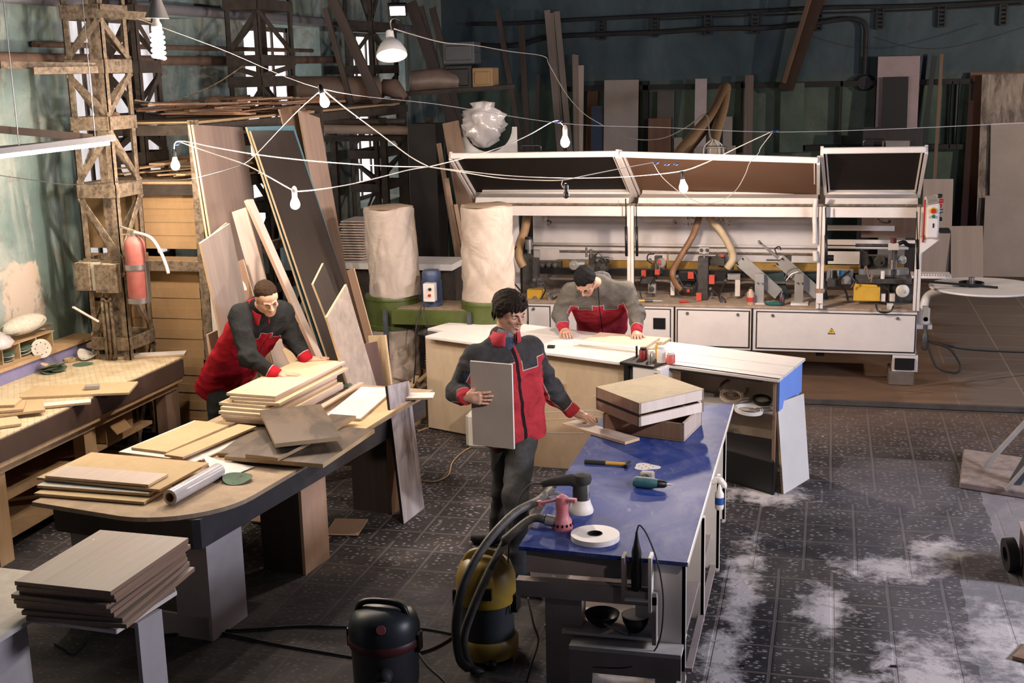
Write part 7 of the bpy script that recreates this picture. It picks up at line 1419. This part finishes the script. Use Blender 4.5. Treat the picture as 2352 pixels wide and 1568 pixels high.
def head(c,B,neck,skinm,hairm,parent,hair,smile=0,h=.0028,scale=1.0,nr=.052):
    c=A3(c); q=lambda x,y,z:c+scale*(B.T@np.array((x,y,z),float)); S=scale
    E=lambda p,r: ell(q(*p),np.array(r)*S,B); K=lambda a,b,ra,rb: cone(q(*a),q(*b),ra*S,rb*S)
    base=uni([E((0,-.012,.032),(.073,.094,.082)),E((0,.03,-.035),(.056,.058,.066)),K((0,.045,-.04),(0,.062,-.098),.045,.021),K((.045,.0,-.045),(.018,.055,-.095),.022,.018),K((-.045,.0,-.045),(-.018,.055,-.095),.022,.018),E((0,.04,.035),(.060,.045,.05)),K((0,-.03,-.05),(0,-.03,-.06),.05,.05),cone(q(0,-.028,-.05),A3(neck),nr*S,nr*1.08*S)],.022)
    br=uni([K((-.040,.080,.022),(-.012,.090,.018),.008,.009),K((.040,.080,.022),(.012,.090,.018),.008,.009)],.01)
    ck=hard([E((.038,.066,-.020-.0+.004*smile),(.021,.018,.019)),E((-.038,.066,-.020+.004*smile),(.021,.018,.019))])
    nose=uni([K((0,.088,.010),(0,.113,-.024),.0075,.0105),E((.0115,.098,-.029),(.0085,.010,.0075)),E((-.0115,.098,-.029),(.0085,.010,.0075)),E((0,.110,-.027),(.011,.010,.009))],.008)
    w=.023+.006*smile
    lip=uni([K((-w,.079,-.056+.006*smile),(0,.0925,-.054),.0045,.0065),K((w,.079,-.056+.006*smile),(0,.0925,-.054),.0045,.0065)],.006)
    low=uni([K((-w*.85,.078,-.062+.003*smile),(0,.090,-.068-.005*smile),.0045,.0072),K((w*.85,.078,-.062+.003*smile),(0,.090,-.068-.005*smile),.0045,.0072)],.006)
    slit=uni([K((-w*.8,.084,-.058+.005*smile),(0,.099,-.0605-.002*smile),.0015,.0022+.0035*smile),K((w*.8,.084,-.058+.005*smile),(0,.099,-.0605-.002*smile),.0015,.0022+.0035*smile)],.003)
    sock=hard([E((.031,.091,.002),(.018,.013,.0105)),E((-.031,.091,.002),(.018,.013,.0105))])
    lids=hard([E((.031,.0755,.0015),(.0165,.0135,.0115)),E((-.031,.0755,.0015),(.0165,.0135,.0115))])
    ears=hard([E((.074,-.008,-.008),(.008,.018,.030)),E((-.074,-.008,-.008),(.008,.018,.030))]); earh=hard([E((.083,-.004,-.006),(.006,.010,.018)),E((-.083,-.004,-.006),(.006,.010,.018))])
    def f(P):
        d=smin(base(P),br(P),.010*S); d=smin(d,ck(P),.016*S); d=smin(d,nose(P),.007*S); d=-smin(-d,sock(P),.008*S); d=smin(d,lids(P),.003*S)
        d=smin(smin(d,lip(P),.005*S),low(P),.005*S); d=np.maximum(d,-slit(P)); e=smin(ears(P),-smin(-ears(P),earh(P),.004),.002); e=np.maximum(ears(P),-earh(P)); return smin(d,e,.006*S)
    f.bb=base.bb[0]-.02,base.bb[1]+.02
    mesh=net(f,h,.005)
    # details
    def loc(P): return ((P-c)@B.T)/S
    hz=hair
    cr=E((0,-.016,.036),(.082+hz.get('t',0),.104+hz.get('t',0),.089+hz.get('t',0)))
    def hf(P):
        L=loc(P); x,y,z=L.T; d=cr(P)
        st=np.sin(np.arctan2(x,z+.05)*hz.get('fr',46)+3*np.sin(y*60)+2*np.sin(z*50))
        d=d-hz.get('rough',.003)*(np.sin(x*95+y*60)*np.sin(y*80-z*70)+.35*st)
        zf=hz['front']+hz.get('jag',.004)*np.sin(x*150)+hz.get('slant',0)*x
        line=np.where(y>.045,zf,np.where(y>-.005,hz['side']+(zf-hz['side'])*np.clip((y+.005)/.05,0,1)**hz.get('pw',2),hz['side']+(hz['back']-hz['side'])*np.clip((-y-.005)/.05,0,1)))
        line=line+.004*np.sin(x*90+y*110)
        if hz.get('taper'): d=d+np.clip(.035-(z-line),0,.035)*hz['taper']
        d=np.maximum(d,(line-z))
        return np.maximum(d,-(base(P)+.004))
    hf.bb=(cr.bb[0]-.01,cr.bb[1]+.01)
    hff=hf
    if hz.get('locks'):
        rg=np.random.RandomState(3); lk=[]
        for a in np.linspace(-2.75,2.75,34):
            fy=math.cos(a); fx=math.sin(a); fr=fy>.45
            z1=(.030+.016*rg.rand()) if fr else (-.012-.02*rg.rand() if fy>-.3 else -.05-.022*rg.rand())
            p=[q(fx*.0775,-.012+fy*.104,z1+.055),q(fx*.0815+.006*rg.randn(),-.012+fy*.1085,z1+.025),q(fx*.080+(.010 if fr else 0)+.004*rg.randn(),-.012+fy*.110,z1)]
            lk+= [cone(p[0],p[1],.010*S,.009*S),cone(p[1],p[2],.009*S,.0022*S)]
        LK=uni(lk,.004)
        def hff(P): return smin(hf(P),np.maximum(LK(P),-(base(P)+.001)),.004)
        hff.bb=(hf.bb[0]-.02,hf.bb[1]+.02)
    hm=net(hff,.0030,.006)
    return mesh,hm,q,S
def eyes_etc(parent,q,S,B,skinm,hairm,smile,glasses=False):
    def sph(p,r): b=MB(); b.lathe([(.0005,-r)]+[(r*math.cos(a),r*math.sin(a)) for a in [PI*(k/8-.5) for k in range(1,8)]]+[(.0005,r)],V(q(*p)),V(tuple(B[1])),12); return b
    ey=plain((.03,.018,.012),.15,0,.1,name='dark eye')
    for s in (-1,1):
        e=sph((s*.031,.0775,.0005),.0125*S).build('eye',plain((.55,.50,.47),.2,0,.05,name='eye white'),parent,smooth='all')
        sph((s*.031,.0845,-.001),.0068*S).build('iris',ey,e,smooth='all')
        b=MB(); b.tube([V(q(s*x,y,z)) for x,y,z in ((.012,.096,.017),(.022,.097,.0225),(.034,.091,.0235),(.046,.078,.018))],[.0022*S,.0034*S,.0030*S,.0012*S],6); b.build('eyebrow',hairm,parent,smooth='all')
        b=MB(); b.tube([V(q(s*x,y,z)) for x,y,z in ((.017,.0865,.001),(.025,.0905,.0065),(.034,.0895,.0068),(.044,.082,.002))],[.0009*S,.0016*S,.0016*S,.0009*S],5); b.build('eyelid_line',hairm,parent,smooth='all')
    if smile>.5:
        b=MB(); b.tube([V(q(x,.0915-26*x*x*.9,-.0555+7*x*x)) for x in (-.016,-.008,0,.008,.016)],[.003*S,.0042*S,.0045*S,.0042*S,.003*S],8); b.build('teeth',plain((.75,.70,.62),.3,0,.03,name='teeth'),parent,smooth='all')
    lm=plain((.42,.16,.13),.45,0,.1,name='lips')
    w=.023+.006*smile
    b=MB(); b.tube([V(q(x,.0955-24*x*x,-.0695-.005*smile+14*x*x*(1+smile*.5))) for x in (-.018,-.010,0,.010,.018)],[.001*S,.0036*S,.0045*S,.0036*S,.001*S],8); b.build('lower_lip',lm,parent,smooth='all')
    b=MB(); b.tube([V(q(x,.097-24*x*x,-.0535+9*x*x*smile)) for x in (-.021,-.010,0,.010,.021)],[.001*S,.0028*S,.0032*S,.0028*S,.001*S],8); b.build('upper_lip',lm,parent,smooth='all')
    if glasses:
        g=MB(); 
        for s in (-1,1):
            g.tube([V(q(s*.032+.021*math.cos(a),.100,-.001+.014*math.sin(a))) for a in [2*PI*k/16 for k in range(16)]],.0016,5,closed=True); g.tube([V(q(s*.053,.099,.004)),V(q(s*.074,.06,.004)),V(q(s*.082,-.005,.0))],.0016,5)
        g.tube([V(q(-.011,.101,.003)),V(q(.011,.101,.003))],.0016,5); g.build('glasses',M['black'],parent)
def person(label,name,J,hd,cfg):
    """J: dict of joints (world Vectors)"""
    base=V(((J['anR'].x+J['anL'].x)/2,(J['anR'].y+J['anL'].y)/2,0)); root=thing('person',label,'person',base)
    skin=cfg['skin']; hairm=cfg['hairm']
    sR,sL,pv,eR,eL,wR,wL=(J[k] for k in('shR','shL','pel','elR','elL','wrR','wrL'))
    ch=(sR+sL)/2; lat=(sL-sR).normalized()   # towards the person's left
    up=(ch-pv).normalized(); lat=(lat-up*lat.dot(up)).normalized(); fw=-up.cross(lat)*-1; fw=lat.cross(up)*-1
    if fw.dot(V(tuple(hd['B'][1])))<0 and not cfg.get('keepf'): fw=-fw
    hw=(sL-sR).length/2; T_=.0
    # body (one continuous surface, mostly under the clothes) with neck, head and hands
    hips=(J['hipR'],J['hipL'])
    prims=[cone(pv+lat*.07,ch+lat*(hw-.09)-up*.06,.085,.085),cone(pv-lat*.07,ch-lat*(hw-.09)-up*.06,.085,.085),cone(pv,ch,.09,.08),cone(ch,J['neck'],.06,.05),cone(sR,eR,.045,.036),cone(sL,eL,.045,.036),cone(eR,wR,.036,.025),cone(eL,wL,.036,.025),cone(sR,ch,.05,.07),cone(sL,ch,.05,.07)]
    for s in 'RL': prims+= [cone(J['hip'+s],J['kn'+s],.072,.045),cone(J['kn'+s],J['an'+s],.045,.032)]
    body=uni(prims,.03)
    parts=[net(body,.014,.02)]
    hm,hairmesh,q,S=head(hd['c'],hd['B'],J['neck']+ (V(tuple(hd['B'][2]))*0),skin,hairm,root,cfg['hair'],cfg.get('smile',0))
    parts.append(hm); parts+=cfg['hands']
    bodyo=npmesh('body',parts,[skin],root)
    npmesh('hair',[hairmesh],[hairm],root)
    eyes_etc(bodyo,q,S,hd['B'],skin,hairm,cfg.get('smile',0),cfg.get('glasses'))
    # jacket
    bulk=cfg.get('bulk',1.0); F_w=fw*.02
    jp=[cone(pv-up*.04+lat*.085+fw*.01,ch+lat*(hw-.085)-up*.07+fw*.015,.108*bulk,.098*bulk),cone(pv-up*.04-lat*.085+fw*.01,ch-lat*(hw-.085)-up*.07+fw*.015,.108*bulk,.098*bulk),cone(pv+fw*.03,ch-up*.08+fw*.03,.10*bulk,.10*bulk),cone(pv-fw*.03,ch-up*.05-fw*.035,.10*bulk,.095*bulk),cone(ch-fw*.015,J['neck']-fw*.01,.092,.072),cone(sR-up*.012,ch-fw*.01,.056,.078),cone(sL-up*.012,ch-fw*.01,.056,.078)]
    torso=uni(jp,.05)
    arms={}
    for s,(a,b_,c_) in (('R',(sR,eR,wR)),('L',(sL,eL,wL))): arms[s]=uni([cone(a-up*.012,b_,.060*bulk,.054*bulk),cone(b_,c_,.054*bulk,.041)],.02)
    hem=pv-up*cfg.get('hem',.10); hu=A3(up)
    nk=A3(J['neck']); nd=A3((V(tuple(hd['c']))-J['neck']).normalized())
    def jf(P):
        t=torso(P); a=smin(arms['R'](P),arms['L'](P),.01); d=smin(t,a,.045)
        fe=np.exp(-np.minimum(np.linalg.norm(P-A3(eR),axis=1),np.linalg.norm(P-A3(eL),axis=1))**2/.02)+.55
        d=d-fold(P,26,.0075,cfg['seed'])*fe-fold(P,12,.0085,cfg['seed']+1)
        d=np.maximum(d,(A3(hem)-P)@hu)                       # hem
        for w_,e_ in ((wR,eR),(wL,eL)):                       # cuff ends
            dd=A3((w_-e_).normalized()); near=np.linalg.norm(P-A3(w_),axis=1)<.13; d=np.where(near,np.maximum(d,(P-A3(w_))@dd-.012),d)
        d=np.maximum(d,(P-nk)@nd-.0)if False else d
        return d
    jf.bb=(np.minimum(torso.bb[0],np.minimum(arms['R'].bb[0],arms['L'].bb[0])),np.maximum(torso.bb[1],np.maximum(arms['R'].bb[1],arms['L'].bb[1])))
    jm=net(jf,.0075,.03)
    L3,U3,F3=A3(lat),A3(up),A3(fw); C3=A3(ch); yk=cfg.get('yoke',.17)
    def tone(P):
        X=(P-C3)@L3; Zz=(P-C3)@U3; Ff=(P-C3)@F3
        ty=Zz+yk+.05*np.abs(X)*np.where(Ff>0,1,.3)                       # yoke
        for s_ in (-1,1):                                    # pocket flaps
            fl=np.minimum(.058-np.abs(X-s_*.105),.036-np.abs(Zz+yk+.03-.004)); ty=np.where(Ff>.02,np.maximum(ty,fl),ty)
        if cfg.get('placket'): ty=np.where((Ff>.0)&(X>.0)&(X<.040)&(Zz<.12),-.02-0*X,ty)
        out=ty.copy()
        for s,(a,b_,c_) in (('R',(sR,eR,wR)),('L',(sL,eL,wL))):
            ad=arms[s](P); td=torso(P)
            o=cfg['outer'][s]; 
            t1=np.clip(((P-A3(a))@A3(b_-a))/((b_-a).length**2),0,1); t2=np.clip(((P-A3(b_))@A3(c_-b_))/((c_-b_).length**2),0,1)
            q1=A3(a)+t1[:,None]*A3(b_-a); q2=A3(b_)+t2[:,None]*A3(c_-b_); n1=np.linalg.norm(P-q1,axis=1); n2=np.linalg.norm(P-q2,axis=1); Q=np.where((n1<n2)[:,None],q1,q2)
            tv=(P-Q)@A3(V(o).normalized())+cfg.get('ofs',.02)
            tv=np.where(t1<.15,np.maximum(tv,.02),tv)
            cuff=(c_-b_).length*(1-t2)-.055; cuff=np.where(n2<=n1,cuff,9)
            tv=np.minimum(tv,cuff)
            out=np.where(ad<td-.004,tv,out)
        return out
    def seam(P):
        X=(P-C3)@L3; Ff=(P-C3)@F3; Zz=(P-C3)@U3; ad=np.minimum(arms['R'](P),arms['L'](P)); td=torso(P)
        return np.where((Ff>.02)&(td<ad),np.abs(X-.012)-cfg.get('zip',.005),1.)
    jo=npmesh('jacket',[jm],[cfg['jm']],root,{'tone':tone,'seam':seam})
    # collar standing round the neck, open at the front
    hdv=V(tuple(nd)); b=MB(); nn=28; x=lat; y=fw; vs=[]; cr=cfg.get('collar_r',.074)
    ctr=J['neck']-hdv*.012
    rows=((-.02,1.2),(.022,1.04),(.058,.98),(.060,1.10),(.030,1.26),(.0,1.38))
    for (hh,rr) in rows:
        for k in range(nn+1):
            a=PI/2+.42+(2*PI-.84)*k/nn; e=1-.35*max(0,math.sin(a))*0; vs.append(ctr+(x*math.cos(a)+y*math.sin(a)*1.05)*cr*rr+hdv*hh+y*(.02 if rr>1.3 and math.sin(a)>.3 else 0)-hdv*(.02 if rr>1.3 and math.sin(a)>.3 else 0))
    fs=[(j*(nn+1)+k,j*(nn+1)+k+1,(j+1)*(nn+1)+k+1,(j+1)*(nn+1)+k) for j in range(len(rows)-1) for k in range(nn)]
    b.add(vs,fs); co=b.build('collar',plain(cfg['red'],.9,0,.15,12,bmp=.4,name='red collar'),jo,smooth='all'); so=co.modifiers.new('thick','SOLIDIFY'); so.thickness=.005
    if cfg.get('sweater'):
        b=MB(); b.tube([J['neck']+hdv*(-.03)+fw*.012,J['neck']+hdv*.00+fw*.010,J['neck']+hdv*.035+fw*.010,J['neck']+hdv*.05+fw*.008],[.068,.0665,.064,.055],24); b.build('roll_neck',m_cloth(cfg['sweater'],'knitted roll neck',40,1),root,smooth='all')
        b=MB(); b.tube([ch-up*.10+fw*.088,ch-up*.02+fw*.07,J['neck']+fw*.03],[.02,.038,.05],14); b.build('sweater_front',m_cloth((.05,.07,.11),'blue sweater',30,.6),root,smooth='all')
    if cfg.get('hood'):
        b=MB(); b.tube(spline([J['neck']+lat*.075+fw*.02,J['neck']+lat*.06-fw*.07,J['neck']-fw*.10-up*.01,J['neck']-lat*.06-fw*.07,J['neck']-lat*.075+fw*.02],6),[.022+.014*math.sin(PI*k/24) for k in range(25)],10); b.build('hood_collar',m_cloth((.11,.105,.11),'grey hood cloth',20,.8),root,smooth='all')
    # trousers
    tp=[cone(pv-lat*.06,pv+lat*.06,.098,.098)]
    for s in 'RL':
        h_,k_,a_=J['hip'+s],J['kn'+s],J['an'+s]; tp+= [cone(h_,k_,.092,.070),cone(k_,a_,.070,.066)]
    tr=uni(tp,.035)
    def tf(P):
        d=tr(P)-fold(P,20,.006,cfg['seed']+4)-fold(P,9,.006,cfg['seed']+5); d=np.maximum(d,.045-P[:,2]); return d
    tf.bb=tr.bb; npmesh('trousers',[net(tf,.010,.03,(tr.bb[0]*[1,1,0]+[0,0,.05],tr.bb[1]))],[cfg['tm']],root)
    for s in 'RL':
        a_=J['an'+s]; t_=J['toe'+s]; dv_=(V((t_.x,t_.y,0))-V((a_.x,a_.y,0))).normalized(); z0=J.get('lift'+s,0)
        g=V((a_.x,a_.y,.0)); hl=g-dv_*.045+V((0,0,.045+z0*.5)); md=g+dv_*.07+V((0,0,.045)); te=g+dv_*.165+V((0,0,.036))
        sh=uni([cone(hl,md,.046,.044),cone(md,te,.044,.034),cone(hl,V((a_.x,a_.y,.12+z0*.3)),.044,.05)],.02)
        def sf(P,sh=sh): return np.maximum(sh(P),.002-P[:,2])
        sf.bb=(sh.bb[0],sh.bb[1]); npmesh('shoe',[net(sf,.008,.01)],[cfg['shoe']],root)
    return root
def W(x,y,Yv): return Yp(x,y,Yv)
skinA=m_skin((.52,.29,.20)); hairA=m_hair((.022,.015,.011)); hairB=m_hair((.030,.016,.009)); hairC=m_hair((.010,.009,.009))
trm=plain((.022,.022,.022),.85,0,.35,9,bmp=.5,dust=.35,dustc=(.12,.11,.10),name='dark work trousers'); shm=plain((.012,.012,.013),.6,0,.3,9,dust=.2,name='black shoe')
# --- standing worker holding the panel
h1=Zp(1338,958,.842)
J=dict(neck=W(1158,772,7.08),shR=W(1092,812,6.97),shL=W(1219,798,7.21),pel=W(1176,972,7.12),elR=W(1052,900,6.90),wrR=W(1070,914,6.685),elL=W(1266,897,7.45),wrL=Zp(1317,946,.868),hipR=W(1160,1005,7.13),hipL=W(1200,1005,7.12),knR=W(1158,1120,7.22),anR=Zp(1148,1218,.10),toeR=Zp(1100,1238,.03),liftR=.04,knL=W(1184,1140,6.80),anL=Zp(1190,1318,.10),toeL=Zp(1215,1352,.03))
B1=basis((.74,-.56,-.27),(-.12,0,1))
camr=V((.97,.25,0)); tocam=V((.25,-.95,.17))
hR=hand(J['wrR'],V((1,-.10,.04)),V((.0,1,0)),1,[.16,.14,.16,.22],.10,1.0,tcurl=.25,tn=1.9)
hL=hand(J['wrL'],h1-J['wrL']+V((.035,0,.0)),V((0,0,-1)),1,[.10,.10,.12,.16],.25,.7)
E_=dict(skin=skinA,hairm=hairA,hair=dict(locks=1,taper=.35,front=.050,side=-.005,back=-.050,t=.013,jag=.007,slant=-.22,rough=.0035,pw=1.4),smile=1,seed=2,hands=[hR,hL],bulk=1.16,jm=m_jacket((.042,.040,.041),(.40,.035,.045)),red=(.42,.03,.045),tm=trm,shoe=shm,outer={'R':(-.5,.1,.9),'L':(.6,-.1,.75)},hem=.10,placket=1,sweater=(.20,.23,.25),yoke=.045,zip=.011,ofs=.02)
person('young worker in a grey and red jacket standing smiling, holding an upright grey board','worker',J,dict(c=W(1172,716,7.07),B=B1),E_)
# --- worker bending over the birch boards
zs=STK+.016
J=dict(neck=W(592,712,7.98),shR=W(550,722,7.86),shL=W(652,712,8.22),pel=W(512,872,8.30),elR=W(571,822,7.72),wrR=Zp(636,860,zs+.010),elL=W(674,782,8.22),wrL=Zp(706,827,zs+.010),hipR=W(500,890,8.20),hipL=W(528,890,8.42),knR=V((-4.38,8.18,.45)),anR=V((-4.45,8.18,.10)),toeR=V((-4.25,8.10,.03)),knL=V((-4.34,8.46,.45)),anL=V((-4.46,8.46,.10)),toeL=V((-4.26,8.42,.03)))
B2=basis((.52,-.54,-.44),(-.0,-.25,1))
dR=Zp(690,858,zs)-Zp(640,860,zs); dL=Zp(752,822,zs)-Zp(706,827,zs)
hR=hand(J['wrR'],dR,V((0,0,-1)),-1 if False else -1,[.05,.05,.06,.10],.25,.6); hL=hand(J['wrL'],dL,V((0,0,-1)),1,[.05,.05,.06,.10],.25,.6)
E_=dict(skin=m_skin((.56,.33,.22)),hairm=hairB,hair=dict(taper=.12,front=.060,side=.030,back=-.010,t=-.001,jag=.003,rough=.001,pw=1),smile=.4,seed=5,hands=[hR,hL],bulk=1.12,jm=m_jacket((.020,.020,.020),(.36,.012,.022)),red=(.42,.01,.02),tm=trm,shoe=shm,outer={'R':(.35,-.75,.6),'L':(.35,.1,.9)},hem=.08,yoke=.07,zip=.004,ofs=.045)
person('worker in a black and red jacket bending over the birch boards, short brown hair','worker',J,dict(c=W(613,684,7.90),B=B2),E_)
# --- worker bending over the white table
zt3=.90
J=dict(neck=W(1378,654,10.0),shR=W(1310,670,9.97),shL=W(1436,662,10.0),pel=W(1384,742,10.42),elR=W(1284,722,9.98),wrR=Zp(1297,757,zt3),elL=W(1463,718,9.98),wrL=Zp(1461,763,zt3),hipR=V((-2.0,10.48,.80)),hipL=V((-1.80,10.48,.80)),knR=V((-2.0,10.48,.45)),anR=V((-2.0,10.52,.10)),toeR=V((-2.0,10.4,.03)),knL=V((-1.78,10.48,.45)),anL=V((-1.78,10.52,.10)),toeL=V((-1.76,10.4,.03)))
B3=basis((-.12,-.60,-.80),(-.12,-.55,.8))
hR=hand(J['wrR'],Zp(1318,780,.88)-J['wrR'],V((0,.1,-1)),-1,[.30,.32,.34,.40],.15,.6); hL=hand(J['wrL'],Zp(1462,782,.88)-J['wrL'],V((0,.1,-1)),1,[.28,.3,.3,.34],.18,.7)
E_=dict(skin=skinA,hairm=hairC,hair=dict(taper=.25,front=.052,side=-.005,back=-.05,t=.006,jag=.003,rough=.002),smile=0,seed=8,glasses=True,hands=[hR,hL],bulk=1.12,jm=m_jacket((.105,.095,.082),(.36,.030,.045)),red=(.36,.03,.045),tm=plain((.10,.08,.06),.85,0,.2,9,name='brown trousers'),shoe=shm,outer={'R':(-.6,-.2,.7),'L':(.6,-.2,.7)},hem=.06,hood=True,yoke=.035,zip=.004,ofs=.045)
person('dark haired worker with glasses bending low over the white table, hands on a panel','worker',J,dict(c=W(1345,646,9.80),B=B3),E_)
# panel held by the standing worker
a=W(1086,1021,6.735); c=W(1181,1042,6.70); tl=W(1079,829,6.71)
board('grey_board','grey board held upright by the standing worker','board',a,c-a,tl-a,.016,[plain((.36,.30,.265),.6,0,.06,6,name='beige grey melamine'),M['white']],side=1)
b=MB(); p=J['wrR']; b.tube([p+(J['elR']-p).normalized()*x for x in (-.012,.008,.028)],[.031,.034,.034],14); tag(b.build('wristband',plain((.01,.13,.10),.7,name='teal wristband'),smooth=True),'teal wristband on the right wrist of the worker at the white table','wristband')
# ================================================================ LIGHT
def area(name,loc,tgt,size,sy,col,power,spread=180):
    l=bpy.data.lights.new(name,'AREA'); l.shape='RECTANGLE'; l.size=size; l.size_y=sy; l.energy=power; l.color=col; l.spread=R(spread)
    o=bpy.data.objects.new(name,l); COL.objects.link(o); o.location=loc; o.rotation_euler=(V(tgt)-V(loc)).to_track_quat('-Z','Y').to_euler(); return o
w=bpy.data.worlds.new('world'); SC.world=w; w.use_nodes=True; w.node_tree.nodes['Background'].inputs[0].default_value=(.5,.6,1,1); w.node_tree.nodes['Background'].inputs[1].default_value=.028
def spot(name,loc,tgt,col,power,ang,blend=.6,r=.15):
    l=bpy.data.lights.new(name,'SPOT'); l.energy=power; l.color=col; l.spot_size=R(ang); l.spot_blend=blend; l.shadow_soft_size=r
    o=bpy.data.objects.new(name,l); COL.objects.link(o); o.location=loc; o.rotation_euler=(V(tgt)-V(loc)).to_track_quat('-Z','Y').to_euler(); return o
def point(name,loc,col,power,r=.06):
    l=bpy.data.lights.new(name,'POINT'); l.energy=power; l.color=col; l.shadow_soft_size=r; o=bpy.data.objects.new(name,l); COL.objects.link(o); o.location=loc; return o
spot('hall_lamp_front',(2.6,1.6,4.6),(-1.5,7.3,1.1),(1,.88,.80),1500,27,.9)
point('hall_bulb_right',(4.9,14.2,3.0),(1,.82,.68),480)
area('daylight_right',(5.6,6.2,2.9),(0,6.6,.3),1.6,1.0,(.80,.82,1.0),440)
SC.view_settings.view_transform='Standard'; SC.view_settings.look='None'; SC.view_settings.gamma=1; SC.view_settings.exposure=0; SC.view_settings.use_curve_mapping=False
